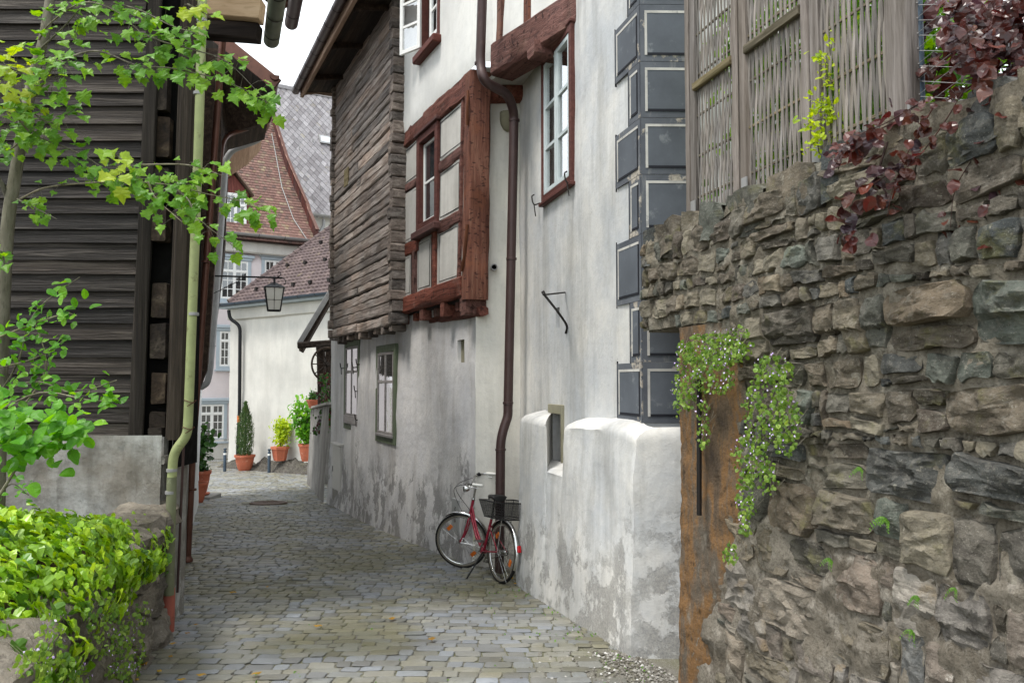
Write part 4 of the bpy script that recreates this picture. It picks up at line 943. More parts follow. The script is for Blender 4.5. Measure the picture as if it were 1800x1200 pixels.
def mortar_sheet():
    mb = MB(); ns, nz_ = 150, 120; vs = []; ok = {}
    for i in range(ns + 1):
        for j in range(nz_ + 1):
            s = SW0 + (SW1 - SW0) * i / ns; z = -.7 + (ZW - .04 + .7) * j / nz_
            vs.append(FW.w(s, z, wall_base(s, z) - (.004 if z < .9 else .022 - .03 * max(0, fnoise(s * 1.1, z * 1.1, 21))) + .035 * fnoise(s * 6, z * 6, 1, 5) + .012 * noise.noise(Vector((s * 30, z * 30, 0)))))
    fs = []
    for i in range(ns):
        for j in range(nz_):
            s = SW0 + (SW1 - SW0) * (i + .5) / ns; z = -.7 + (ZW - .04 + .7) * (j + .5) / nz_
            if s > 0.0 and z < 2.03: continue
            a = i * (nz_ + 1) + j; fs.append((a, a + nz_ + 1, a + nz_ + 2, a + 1)[::-1])
    mb.add(vs, [f for f in fs if vs[f[0]].z > .95 + .25 * fnoise(vs[f[0]].x * 1.5, vs[f[0]].y * 1.5, 4)]); lowm = MB(); lowm.add(vs, [f for f in fs if not vs[f[0]].z > .95 + .25 * fnoise(vs[f[0]].x * 1.5, vs[f[0]].y * 1.5, 4)]); lowm.build('mortar', M['rendered_low'], gw, 45)
    # core: back, end faces, top, underside of the overhang
    mb.fbox(FW, SW0, SW1 - .02, 2.03, ZW - .06, -.55, -.03); mb.fbox(FW, SW0, -.0, -.8, 2.03, -.55, -.04)
    mb.build('mortar', M['mortar'], gw, 45)
mortar_sheet()
def coursed(s0, s1, z0, z1, inside, rng, gap=.006):
    """roughly squared rubble laid in uneven courses, with chinking stones"""
    zs = [z0]; out = []
    while zs[-1] < z1: zs.append(zs[-1] + rng.choice((.09, .13, .16, .19, .23, .27)))
    zb_ = lambda k, s: zs[k] + (.045 * noise.noise(Vector((s * .9, k * 7.3, 1))) + .022 * noise.noise(Vector((s * 4.5, k * 3.1, 5)))) * (1 if k else 0)
    def put(a, b, k0, t0, k1, t1):
        z = lambda s, k, t: zb_(k, s) + (zb_(k + 1, s) - zb_(k, s)) * t
        g = gap * rng.uniform(.5, 2.2); sk, sk2 = rng.uniform(-.22, .22), rng.uniform(-.22, .22); h = z(a, k1, t1) - z(a, k0, t0); a += g; b -= g
        if b - a < .025 or h < .03: return
        bot = [(a + (b - a) * q, z(a + (b - a) * q, k0, t0) + g + rng.uniform(0, .012)) for q in (.08, .36, .68, .93)]
        top = [(a + (b - a) * q, min(z1, z(a + (b - a) * q, k1, t1)) - g - rng.uniform(0, .014)) for q in (.93, .66, .33, .07)]
        rt = [(b + sk * h * .12, z(b, k0, t0) + h * q) for q in (.25, .72)]; lf = [(a + sk2 * h * .12, z(a, k0, t0) + h * q) for q in (.72, .25)]
        ro = rng.uniform(-.12, .12); mx_, mz_ = (a + b) / 2, z((a + b) / 2, k0, t0) + h / 2
        poly = [(p[0] - ro * (p[1] - mz_) + rng.uniform(-.014, .014), p[1] + ro * .6 * (p[0] - mx_) + rng.uniform(-.008, .008)) for p in bot + rt + top + lf]
        if inside((a + b) / 2, sum(p[1] for p in poly) / len(poly)): out.append((poly, math.sqrt(max(1e-4, (b - a) * h)) / 2))
    for k in range(len(zs) - 2):
        s = s0; h = zs[k + 1] - zs[k]
        while s < s1:
            w = min(.52, max(.07, h * rng.choice((.6, .8, 1.0, 1.25, 1.6, 2.1)))); e = min(s + w, s1); q = rng.random()
            if h > .13 and q < .22: t = rng.uniform(.35, .65); put(s, e, k, 0, k, t); put(s, e, k, t, k, 1)
            elif h > .1 and q < .34 and w > .16: t = rng.uniform(.2, .32); m_ = s + w * rng.uniform(.3, .7); put(s, e, k, t, k, 1); put(s, m_, k, 0, k, t); put(m_, e, k, 0, k, t)
            elif h > .16 and q < .42: m_ = e - .07; put(s, m_, k, 0, k, 1); put(m_, e, k, 0, k, .45); put(m_, e, k, .45, k, 1)
            else: put(s, e, k, 0, k, 1)
            s = e
    return out
st = coursed(SW0, SW1, -.5, ZW - .06, wall_in, rng)
st.sort(key=lambda q: -q[1])
big = MB(); c_ = 0
for poly, r in st:
    zc = sum(p[1] for p in poly) / len(poly); sc_ = sum(p[0] for p in poly) / len(poly)
    low = zc < .85 + .25 * fnoise(sc_ * 1.5, 0, 0)
    proud = (.012 + r * rng.uniform(.10, .40)) * (.55 if low else 1.0)
    if low: proud += .005
    mb = MB() if c_ < 290 else big
    if c_ >= 290: big.tint = random.random()
    rock_mesh(mb, FW, poly, proud, wall_base, rng, 40 if r > .05 else 20, (1.0, .985, .93, .82, .66, .48, .3, .14) if r > .05 else (1.0, .95, .75, .4), 1.0)
    if c_ < 290: mb.build('stone', M['rubble_low'] if low and random.random() < .75 else M['rubble'], gw, 26)
    c_ += 1
if big.v: big.build('stone_chips', M['rubble'], gw, 26, True, kind='stuff')
s = SW0
while s < SW1:
    w = rng.uniform(.22, .5); h = rng.uniform(.13, .24); mb = MB()
    n0 = -.5; vs = []
    k = 7; q = 5
    for i in range(k + 1):
        for j in range(q * 2 + 1):                  # arch section: front face up and over the top
            t = j / (q * 2); an = (-.35 + 1.35 * t); ss = s + .008 + (min(w, SW1 - s) - .016) * i / k
            if t < .5: n_, z_ = .03, ZW - .06 - h * (1 - t * 2) + .0
            else: n_, z_ = .03 - .55 * (t - .5) * 2, ZW
            e = .035 * fnoise(ss * 5, t * 3, s, 4); edge = -.03 if i in (0, k) else 0
            vs.append(FW.w(ss, z_ + e + (edge if t >= .5 else 0), n_ + .05 * fnoise(ss * 4 + 9, z_ * 4, s, 4) + edge))
    m1 = q * 2 + 1; fs = [(i * m1 + j, i * m1 + j + 1, (i + 1) * m1 + j + 1, (i + 1) * m1 + j) for i in range(k) for j in range(m1 - 1)]
    mb.add(vs, fs); mb.build('coping_stone', M['rubble'], gw, 28); s += w
# rust-stained rendered jamb with its iron bar
mb = MB(); ns, nz_ = 26, 90; vs = []
for i in range(ns + 1):
    for j in range(nz_ + 1):
        z = -.6 + 2.62 * j / nz_; lim = interp([(-.6, -.24), (.1, -.46), (.55, -.66), (1.0, -.76), (1.5, -.8), (2.1, -.7)], z) - .03 * fnoise(z * 5, 2, 0)
        t = i / ns; s = .02 + .005 * fnoise(z * 3, 5, 5) + (lim - .02) * t; e = math.sin(math.pi * min(1, t * 8) / 2)
        vs.append(FW.w(s, z, (.06 - .075 * t ** 3) * e - .04 * (1 - e) + .016 * fnoise(s * 5, z * 4, 12, 5) * e + .008 * noise.noise(Vector((s * 40, z * 40, 2)))))
m1 = nz_ + 1; mb.add(vs, [(i * m1 + j, (i + 1) * m1 + j, (i + 1) * m1 + j + 1, i * m1 + j + 1) for i in range(ns) for j in range(nz_)])
mb.fbox(FW, -.3, .0, -.7, 2.0, -.5, .0); mb.fbox(FW, -.5, -.3, .5, 2.0, -.5, .0); mb.build('rendered_jamb', M['rust_render'], gw, 40)
pj = lambda u, v, n: FW.w(*FW.px(u, v, n), n)
mb = MB(); mb.tube([pj(1229, 660, .11), pj(1229, 905, .11)], .016, 10); mb.tube([pj(1222, 772, .03), pj(1230, 772, .12)], .009, 6); mb.build('iron_bar', M['iron'], gw, 50)
# recess behind the overhang

# terrace behind the wall
mb = MB(); mb.prism([FW.w(SW1 - .1, 2.62, -.5), FW.w(-7.5, 2.62, -.5), FW.w(-7.5, 2.62, -9), Vector((9, 5.9, 2.62))], (0, 0, -3.2)); mb.build('garden_terrace', M['soil'], None, kind='structure')
# ------------------------------------------------------------------ woven fence on the wall
fe = thing('woven_fence', 'grey weathered wooden fence of woven laths on the stone wall', 'fence', FW.w(0, ZW), FW.rz)
nf = -.1
fs_ = lambda u: FW.s_at(u, nf)
posts = [(1216, 1232), (1300, 1325), (1426, 1456), (1582, 1620)]
ZF = 5.6
for k, (a, b) in enumerate(posts):
    s0, s1 = sorted((fs_(a), fs_(b)))
    if k == 3: parts_ = [(s0, s1, .09)]
    else: m_ = (s0 + s1) / 2 + .005; parts_ = [(s0, m_ - .006, .05), (m_ + .006, s1, .06)]
    for (x, y, t) in parts_:
        mb = MB(); mb.beam(FW.w((x + y) / 2, ZW - .05, nf), FW.w((x + y) / 2, ZF, nf), t, (y - x), FW.t, 10, .004, .12); mb.build('post', M['fence_post'], fe, 40)
    mb = MB(); mb.fbox(FW, s0 - .012, s0 + .05, ZW - .03, ZW + .1, nf + .028, nf + .036); mb.build('post_bracket', M['zinc'], fe)
def rail_z(u, v): return FW.px(u, v, nf)[1]
for k in range(3):
    s1_, s0_ = fs_(posts[k][1]), fs_(posts[k + 1][0]); s0, s1 = min(s0_, s1_), max(s0_, s1_); wd = s1 - s0
    if k < 2:
        zr = rail_z(1263, 127) if k == 0 else rail_z(1372, 48); mb = MB(); mb.beam(FW.w(s0, zr, nf + .025), FW.w(s1, zr, nf + .025), .03, .055, (0, 0, 1), 6, .003); mb.build('rail', M['fence_rail'], fe, 40)
    rods = [ZW + .12 + .285 * i for i in range(10)]
    for zr in rods:
        mb = MB(); mb.beam(FW.w(s0, zr, nf), FW.w(s1, zr, nf), .012, .016, (0, 0, 1), 4, .002); mb.build('rod', M['fence_rail'], fe)
    cnt = int(wd / .0225) + 1
    for i in range(cnt):
        s = s0 + wd * (i + .5) / cnt + rnd(-.004, .004); ph = i % 2; mb = MB(); vs = []; seg = 48; hw = rnd(.0078, .0098); zz0 = ZW + rnd(-.03, .0); tw = rnd(0, 6); sw = rnd(-.007, .007)
        for j in range(seg + 1):
            z = zz0 + (ZF - zz0) * j / seg; q = math.cos(math.pi * ((z - rods[0]) / .285 + ph)); n_ = nf + .006 * q; dx = .002 * math.sin(z * 2.2 + tw) + sw * (z - zz0) / 3
            a = .15 * math.sin(z * 3.1 + tw)
            for (x, y) in ((-hw, -.003), (hw, -.003), (hw, .003), (-hw, .003)):
                vs.append(FW.w(s + dx + x * math.cos(a) - y * math.sin(a), z, n_ + x * math.sin(a) + y * math.cos(a)))
        fs = [(j * 4 + c, j * 4 + (c + 1) % 4, (j + 1) * 4 + (c + 1) % 4, (j + 1) * 4 + c) for j in range(seg) for c in range(4)]
        mb.add(vs, fs); mb.build('lath', M['fence_wood'], fe)
# blue steel post with wire mesh beyond the fence
sp = FW.s_at(1631, -.15); bp_ = thing('steel_post', 'blue-grey round steel post with wire mesh beside the purple leaves', 'post', FW.w(sp, ZW - .1, -.15), FW.rz)
mb = MB(); mb.tube([FW.w(sp, ZW - .2, -.15), FW.w(sp, 5.4, -.15)], .021, 14); mb.build('pole', M['blue_steel'], bp_, 50)
mb = MB()
for i in range(40):
    z = ZW + .07 * i; mb.tube([FW.w(sp - .022, z, -.13), FW.w(sp, z + .012, -.126), FW.w(sp + .02, z + .02, -.14)], .003, 5)
    mb.tube([FW.w(sp, z, -.13), FW.w(sp - .3, z + .12, -.2)], .0015, 4); mb.tube([FW.w(sp, z, -.13), FW.w(sp - .3, max(ZW, z - .12), -.2)], .0015, 4)
mb.build('wire_mesh', M['zinc'], bp_)
# ------------------------------------------------------------------ timber barn on the left
YB = 6.95
FBN = FR((-2.95, YB), (1, .012), True)            # boarded face towards the camera; s is negative to the left
bn = thing('timber_barn', 'dark weathered wooden barn with horizontal boards above grey foundation', 'barn', FBN.w(-1.2, .2), FBN.rz)
X = lambda u, n=0: FBN.s_at(u, n)
mb = MB(); mb.fbox(FBN, -3.2, X(303), .9, 6.2, -.6, -.08); mb.build('barn_core', M['dark_void'], bn)
z = FBN.px(120, 768)[1]; zb0 = z; k = 0
while z < 5.6:
    h = rnd(.115, .16); m = MB(); e = X(246) - (rnd(0, .02))
    tilt = .022; a = FBN.w(-3.2, z + h / 2, 0); b = FBN.w(e, z + h / 2 + rnd(-.006, .006), 0)
    # lapped board: bottom edge stands out
    vs = []; sg = 8; sd = rnd(0, 50)
    for i in range(sg + 1):
        p = a.lerp(b, i / sg)
        for (dz, dn) in ((-h / 2 - .008, .030), (h / 2 + .012, .004), (h / 2 + .012, -.012), (-h / 2 - .008, .006)):
            vs.append(p + Vector((0, 0, dz + .004 * noise.noise(Vector((sd + dz * 9, i * .7, 0))))) + FBN.n * (dn + .007 * noise.noise(Vector((sd, i * .5, dz * 20)))))
    m.add(vs, [(i * 4 + c, i * 4 + (c + 1) % 4, (i + 1) * 4 + (c + 1) % 4, (i + 1) * 4 + c) for i in range(sg) for c in range(4)] + [(sg * 4, sg * 4 + 1, sg * 4 + 2, sg * 4 + 3)])
    m.build('board', M['barn_wood'], bn, 35); z += h
zt = 5.7
m = MB(); m.beam(FBN.w(X(243), zb0 + .0, .02), FBN.w(X(262), zt, .02), .05, .12, FBN.t, 10, .006); m.build('corner_board', M['barn_post'], bn, 40)
m = MB(); m.beam(FBN.w(X(315), zb0 - .02, .03), FBN.w(X(330), zt, .03), .12, .14, FBN.t, 10, .006); m.build('corner_post', M['barn_post'], bn, 40)
m = MB(); m.beam(FBN.w(X(300), zb0, .01), FBN.w(X(312), zt, .01), .08, .03, FBN.t, 10, .004); m.build('corner_board', M['barn_post'], bn, 40)
for (u, v0, v1) in ((283, 130, 195), (286, 205, 275), (285, 297, 352), (283, 365, 425), (282, 497, 558), (281, 568, 630), (280, 655, 710), (276, 724, 752), (275, 752, 778)):
    s, z1 = FBN.px(u, v0); z0 = FBN.px(u, v1)[1]; m = MB(); m.beam(FBN.w(s, (z0 + z1) / 2, -.15), FBN.w(s + rnd(-.01, .01), (z0 + z1) / 2, .03 + rnd(-.03, .02)), .13 + rnd(-.015, .01), z1 - z0, (0, 0, 1), 3, .012, .08); m.build('beam_end', M['beam_end'], bn, 40)
# foundation
mb = MB(); e = X(294); sheet(mb, FBN, -3.4, e, -.6, zb0 + .02, [], lambda s, z: .05 + (.035 if s > X(226) + .03 * math.sin(z * 9) else 0) + .02 * max(0, .8 - z), .05, 0, .04, 4)
mb.fbox(FBN, -3.4, e - .01, -.6, zb0 + .0, -.5, .02)
mb.build('foundation', M['foundation'], bn, 40)
for (u, v, w, h) in ((283, 808, 16, 14),):
    s, z = FBN.px(u, v, .06); m = MB(); poly = [(s - pxlen(w / 2, 7), z - pxlen(h / 2, 7)), (s + pxlen(w / 2, 7), z - pxlen(h / 2, 7)), (s + pxlen(w / 2, 7), z + pxlen(h / 2, 7)), (s - pxlen(w / 2, 7), z + pxlen(h / 2, 7))]
    rock_mesh(m, FBN, poly, .012, lambda a, b: .085, rng, 16, (1, .9, .5)); m.build('stone', M['foundation'], bn, 40)
# side wall along the street
mb = MB(); sheet(mb, FL, .0, 3.4, -.9, zb0, [], None, .3, 0, .02); mb.build('foundation', M['foundation'], bn, 40)
z = zb0
while z < 5.8:
    h = rnd(.16, .22); m = MB(); m.fbox(FL, .1, 3.4, z, z + h - .008, -.04, .02 + rnd(-.006, .006), .004); m.build('board', M['barn_wood'], bn); z += h
# roof, eaves
xe = lambda d: -.303 * 10 + (10 - d) * .36
RO = [(-2.45, 6.1), (-3.0 + .02, 10.1)]
m = MB(); zr = 6.45; A, B = Vector((xe(6.2), 6.2, zr)), Vector((xe(10), 10, zr)); out = -FL.n * 3.2 + Vector((0, 0, 2.4)); m.prism([A, B, B + out, A + out], (0, 0, .12)); m.build('roof', M['brown_tile'], bn)
for i in range(6):
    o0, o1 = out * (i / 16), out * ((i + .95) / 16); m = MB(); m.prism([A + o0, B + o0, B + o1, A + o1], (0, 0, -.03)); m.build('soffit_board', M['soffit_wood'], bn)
m = MB(); m.beam(P(362, 12, 9.5), P(461, 22, 9.5), .2, pxlen(37, 9.5), (0, 0, 1), 4, .004, .05); m.build('eave_beam', M['new_wood'], bn, 40)
m = MB(); m.beam(P(360, 52, 9.6), P(456, 60, 9.6), .2, pxlen(30, 9.6), (0, 0, 1), 4, .008, .08); m.build('eave_beam', M['soffit_wood'], bn, 40)
gutter(bn, P(477, 72, 10.1) + (A - B).normalized() * 3.8, P(477, 72, 10.1), .1, M['zinc_green'], joints=7)
# green downpipe at the corner, worn lower length, clay foot
q = lambda u, v: P(u, v, 6.74)
foot = P(294, 1098, 6.78); foot.z = zg(6.78)
p1 = pipe(bn, [q(357, -40), q(349, 250), q(331, 735), q(329, 765), q(305, 795), q(302, 842)], .039, M['pipe_green'], 'downpipe', .12, [q(355, 37), q(349, 165), q(340, 552), q(302, 826), q(300, 865)], M['zinc'])
m = MB(); m.tube([q(302, 838), q(297, 1045)], .041, 14); m.build('downpipe', M['pipe_lower'], bn, 50)
m = MB(); m.tube([P(297, 1034, 6.76), foot], [.05, .056], 16); m.build('clay_foot', M['clay'], bn, 50)
m = MB()
for (u, v) in ((334, 705), (331, 752)): c = q(u, v); m.tube([c + Vector((.047 * math.cos(a), .047 * math.sin(a), .01 * math.sin(a * 2))) for a in [i * .5 for i in range(13)]] + [c + Vector((.0, -.06, -.04))], .004, 5)
m.build('wire_tie', M['copper_old'], bn)
m = MB(); m.tube([P(357, -30, 6.9), P(322, 800, 6.95), P(312, 1040, 7.2)], .012, 8); m.build('cable', M['pipe_brown'], bn, 50)
# ------------------------------------------------------------------ row of houses behind the barn
hL = thing('brown_eaved_house', 'house behind the barn with copper gutter, dark eaves and brown downpipe', 'house', FL.w(3.5, 0), FL.rz)
dL = lambda d: (d - 6.95) / FL.t.y
mb = MB(); sheet(mb, FL, 3.45, dL(17.2), -1.3, 7.2, [], lambda s, z: -.06, .5, 0, .02); mb.build('wall', M['plaster_white'], hL, 40)
mb = MB(); mb.fbox(FL, 3.42, 3.6, -.9, 6.0, -.3, .02, .01); mb.build('corner_post', M['dark_brown'], hL)
mb = MB(); mb.fbox(FL, 3.62, 3.72, -.9, 4.0, -.1, .0, .01); mb.build('corner_trim', M['white_paint'], hL)
p = lambda u, v, d: P(u, v, d)
foot = p(329, 985, 10.1); foot.z = zg(10.1) + .02
pipe(hL, [p(392, 62, 10.2), p(388, 110, 10.2), p(342, 740, 10.1), p(338, 800, 10.1), foot], .045, M['copper_old'], 'downpipe', .2, [p(338, 860, 10.1), p(360, 460, 10.1)])
m = MB(); m.lathe(foot, [(.07, 0), (.07, .03), (.055, .05), (.05, .07)], 16); m.build('pipe_shoe', M['copper_old'], hL, 40)
m = MB(); m.tube([p(322, 790, 9.0), p(313, 1035, 9.0)], .02, 8); m.build('cable_pipe', M['dark_brown'], hL)
# its roof with the verge rising away from the street
E1, E2 = p(482, 150, 14.0), p(474, 212, 16.0); up = p(408, 62, 14.0) - p(488, 128, 14.0); up = up.normalized() * 2.6
m = MB(); m.prism([E1, E2, E2 + up, E1 + up], (0, 0, .1)); m.build('roof', M['brown_tile'], hL)
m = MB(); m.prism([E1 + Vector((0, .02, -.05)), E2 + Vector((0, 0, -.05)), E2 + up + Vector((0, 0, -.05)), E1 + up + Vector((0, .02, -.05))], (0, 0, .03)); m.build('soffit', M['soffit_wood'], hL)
m = MB(); m.beam(E1 + Vector((.06, -.02, .0)), E1 + up, .06, .22, (0, 0, 1), 3, .0, .1); m.build('barge_board', M['copper_old'], hL)
m = MB(); vs = [p(470, 215, 15.5), p(400, 235, 15.5), p(385, 250, 14.6), p(388, 110, 14.6), p(420, 90, 14.4), p(470, 140, 15.5)]; m.prism(vs, FL.t * 1.2); m.build('gable_wall', M['soffit_wood'], hL)
m = MB(); m.prism([p(350, 85, 12), p(392, 85, 12), p(389, 250, 12), p(378, 450, 12), p(364, 650, 12), p(348, 690, 12), p(340, 500, 12)], FL.t * .5); m.build('gable_wall', M['soffit_wood'], hL)
gutter(hL, p(483, 132, 13.9), p(474, 196, 16.1), .085, M['copper_old'], joints=4)
pipe(hL, [p(477, 195, 16), p(474, 214, 16), p(402, 236, 15.4), p(391, 250, 15.0), p(386, 300, 14.8), p(362, 640, 14.6)], .045, M['copper_old'], 'downpipe', .2)
h3 = thing('grey_pipe_house', 'narrow house behind the copper downpipe with grey leaning drainpipe', 'house', FL.w(dL(17.2), 0), FL.rz)
mb = MB(); sheet(mb, FL, dL(17.2), dL(19.0), -1.4, 2.05, [], lambda s, z: -.1, .5, 0, .02); mb.build('wall', M['plaster_white'], h3, 40)
mb = MB(); v_ = [p(402, 262, 17.4), p(396, 420, 17.4), p(368, 650, 17.4), p(345, 660, 17.4), p(360, 300, 17.4)]; mb.prism(v_, FL.t * 2.5); mb.build('upper_wall', M['soffit_wood'], h3)
mb = MB(); mb.prism([p(464, 222, 17.4), p(402, 236, 17.4), p(398, 276, 17.4), p(440, 248, 17.4)], FL.t * 2); mb.build('eave_box', M['fascia_wood'], h3)
mb = MB(); mb.beam(p(398, 276, 17.3), p(466, 224, 17.3), .05, .05); mb.beam(p(402, 236, 17.3), p(466, 221, 17.3), .06, .08); mb.build('eave_board', M['dark_brown'], h3)
mb = MB(); mb.lathe(p(462, 232, 17.2), [(.07, 0), (.16, .14), (.16, .18)], 12); mb.build('hopper', M['copper_old'], h3, 40)
pipe(h3, [p(462, 230, 17.2), p(455, 246, 17.2), p(408, 264, 17.0), p(396, 282, 17.0), p(394, 320, 17.0), p(380, 520, 16.9), p(369, 655, 16.9), p(364, 674, 16.9), p(352, 681, 16.9)], .066, M['zinc'], 'drainpipe', .25, [p(378, 537, 16.9), p(373, 608, 16.9)])
gt = thing('brown_gutter', 'short brown roof gutter end against the sky above the street', 'gutter', p(512, 40, 13))
gutter(gt, p(512, 42, 13.0) + (A - B).normalized() * 3.5, p(512, 42, 13.0), .11, M['gutter_brown'], name='gutter_channel', joints=4)
mb = MB(); a = p(492, 25, 13.0); mb.beam(a, a + (A - B).normalized() * 3.5, .1, .3); mb.build('fascia', M['dark_brown'], gt)
mb = MB(); mb.tube([p(496, 12, 12.4), p(524, -6, 12.2)], .05, 10); mb.build('outlet', M['copper_old'], gt, 50)
# ------------------------------------------------------------------ garden wall and bed on the left
FG = FR((-2.93, 6.6), (-.27, 1), True)
gv = thing('ivy_garden_wall', 'low rough stone retaining wall under the bright ivy', 'wall', FG.w(-1, -.3), FG.rz)
GZ = .50
def gb(s, z): return .06 * fnoise(s * 1.5, z * 1.5, 5) - .10 * (z - 0)
mb = MB(); ns, nz_ = 80, 26; vs = []
for i in range(ns + 1):
    for j in range(nz_ + 1):
        s = -4.2 + 4.45 * i / ns; z = -.6 + (GZ + .6) * j / nz_; vs.append(FG.w(s, z, gb(s, z) + .05 * fnoise(s * 5, z * 5, 2, 5)))
mb.add(vs, [(i * (nz_ + 1) + j, (i + 1) * (nz_ + 1) + j, (i + 1) * (nz_ + 1) + j + 1, i * (nz_ + 1) + j + 1) for i in range(ns) for j in range(nz_)])
mb.fbox(FG, -4.2, .2, -.7, GZ - .02, -.5, -.06); mb.build('mortar', M['mortar'], gv, 45)
for poly, r in cells((-4.2, .2, -.5, GZ), lambda s, z: True, .07, .19, .012, rng, .7, 3000):
    m = MB(); rock_mesh(m, FG, poly, .04 + r * rng.uniform(.2, .5), gb, rng, 22); m.build('stone', M['garden_rock'], gv, 26)
s = -4.0
while s < .2:                                      # flat boulders on top
    w = rng.uniform(.35, .6); m = MB(); c = FG.w(s + w / 2, GZ, -.12); vs = []; fs = []; nu, nv = 14, 8; sd = rng.uniform(0, 50)
    for i in range(nu):
        for j in range(nv + 1):
            a, b = 2 * math.pi * i / nu, math.pi * j / nv; d = Vector((math.cos(a) * math.sin(b), math.sin(a) * math.sin(b), math.cos(b))); d = Vector([abs(x) ** .75 * (1 if x > 0 else -1) for x in d])
            k = 1 + .22 * fnoise(d.x * 1.5 + sd, d.y * 1.5, d.z * 1.5, 4); vs.append(c + (FG.t * (d.x * w * .55) + FG.n * (d.y * .27) + Vector((0, 0, d.z * .13))) * k)
    fs = [(i * (nv + 1) + j, i * (nv + 1) + j + 1, ((i + 1) % nu) * (nv + 1) + j + 1, ((i + 1) % nu) * (nv + 1) + j) for i in range(nu) for j in range(nv)]
    m.add(vs, fs); m.build('boulder', M['garden_rock'], gv, 30); s += w * .9
mb = MB(); mb.prism([FG.w(-4.2, GZ - .06, -.2), FG.w(.1, GZ - .06, -.2), Vector((-2.95, 6.9, GZ - .06)), Vector((-8, 6.9, GZ - .06)), Vector((-8, 2.4, GZ - .06))], (0, 0, -.9)); mb.build('garden_bed', M['soil'], None, kind='structure')
# ------------------------------------------------------------------ far houses
def far_window(parent, F, u0, u1, v0, v1, cols, rows, surround=True, hood=True):
    s0, za = F.px(u0, (v0 + v1) / 2); s1, _ = F.px(u1, (v0 + v1) / 2); um = (u0 + u1) / 2; z1 = F.px(um, v0)[1]; z0 = F.px(um, v1)[1]
    b = .17 if surround else .06
    m = MB(); bars(m, F, s0, s1, z0, z1, b * .8, .01, .05, .005); w = m.build('window', M['blue_grey'] if surround else M['white_paint'], parent)
    if hood:
        m = MB(); m.fbox(F, s0 - .12, s1 + .12, z1 + .001, z1 + .14, .0, .16, .02); m.fbox(F, s0 - .04, s1 + .04, z1 - .1, z1 - .001, .051, .1, .01); m.build('hood', M['blue_grey'], w)
        m = MB(); m.fbox(F, s0 - .06, s1 + .06, z0 - .08, z0 - .001, .0, .12, .01); m.build('sill', M['blue_grey'], w)
    a0, a1, c0, c1 = s0 + b * .8, s1 - b * .8, z0 + b * .8, z1 - b * .8
    m = MB(); bars(m, F, a0, a1, c0, c1, .06, .0, .04, .004); mid = (a0 + a1) / 2; m.fbox(F, mid - .05, mid + .05, c0 + .06, c1 - .06, .0, .045); zt = c0 + (c1 - c0) * .73; m.fbox(F, a0 + .06, a1 - .06, zt - .045, zt + .045, .0, .043); m.build('sash', M['white_paint'], w)
    for (p0, p1) in ((a0 + .06, mid - .05), (mid + .05, a1 - .06)):
        for (q0, q1, r) in ((c0 + .06, zt - .045, rows - 1), (zt + .045, c1 - .06, 1)):
            for i in range(cols // 2):
                for j in range(r):
                    m = MB(); g = .018; ss = (p1 - p0) / (cols // 2); zz = (q1 - q0) / r
                    m.fbox(F, p0 + ss * i + g, p0 + ss * (i + 1) - g, q0 + zz * j + g, q0 + zz * (j + 1) - g, .0, .024); m.build('pane', M['glass_dark'], w)
            m = MB(); m.fbox(F, p0, p1, q0, q1, -.01, .02); m.build('glazing_bar', M['white_paint'], w)
hP = thing('pink_house', 'pale pink three-storey house with white windows and red tiled roof', 'house', FP.w(0, zg(34)), FP.rz)
ZEP = 7.8
mb = MB(); sheet(mb, FP, -6, 8, -2.2, ZEP, [], None, 1.0, 0, .01); mb.build('wall', M['plaster_pink'], hP, 40)
mb = MB(); mb.fbox(FP, -6, 8, -2.2, -.75, .0, .05); mb.build('plinth', M['plaster_far'], hP)
s, z = FP.px(370, 807, .05); mb = MB(); mb.fbox(FP, s - .15, s + .15, z - .06, z + .06, .04, .06); mb.build('vent', M['dark_void'], hP)
far_window(hP, FP, 345, 399, 705, 776, 4, 4); far_window(hP, FP, 380, 426, 577, 649, 4, 4); far_window(hP, FP, 382, 441, 453, 531, 4, 4); far_window(hP, FP, 459, 505, 453, 535, 4, 4)
mb = MB(); mb.fbox(FP, -6, 5.2, ZEP - .55, ZEP - .04, .0, .35, .05); mb.build('cornice', M['plaster_far'], hP)
mb = MB(); mb.fbox(FP, -6, 5.2, ZEP - .04, ZEP + .12, .0, .62, .02); mb.build('eave_board', M['dark_brown'], hP)
gutter(hP, FP.w(-6, ZEP + .22, .72), FP.w(5.2, ZEP + .22, .72), .12, M['zinc'], joints=10)
# steep red roof with a kicked eave
def slope_n(z): t = (z - ZEP); return .7 - (1.1 * t if t < 1.2 else 1.32 + (t - 1.2) * .72)
edge_px = [(412, 549), (380, 538), (340, 520), (300, 503), (250, 487), (200, 473), (150, 462)]     # right verge as (v, u)
def plane_pt(u, v):
    lo, hi = -1, 12.0
    z = ZEP
    for it in range(60):
        n_ = slope_n(z); s, z2 = FP.px(u, v, n_); z = z * .6 + z2 * .4
    return s, z
verge = [plane_pt(u, v) for v, u in edge_px]; verge.sort(key=lambda q: q[1])
vs_at = lambda z: interp([(b, a) for a, b in verge], z)
mb = MB(); zz = ZEP + .1; tiles = MB()
rows_ = [ZEP + .15 * i for i in range(70)]
bk = MB(); vs = []
for z in rows_: vs += [FP.w(-6, z, slope_n(z) - .05), FP.w(vs_at(z), z, slope_n(z) - .05)]
bk.add(vs, [(2 * i, 2 * i + 1, 2 * i + 3, 2 * i + 2) for i in range(len(rows_) - 1)]); roofP = bk.build('roof', M['red_tile'], hP)
tiles = MB()
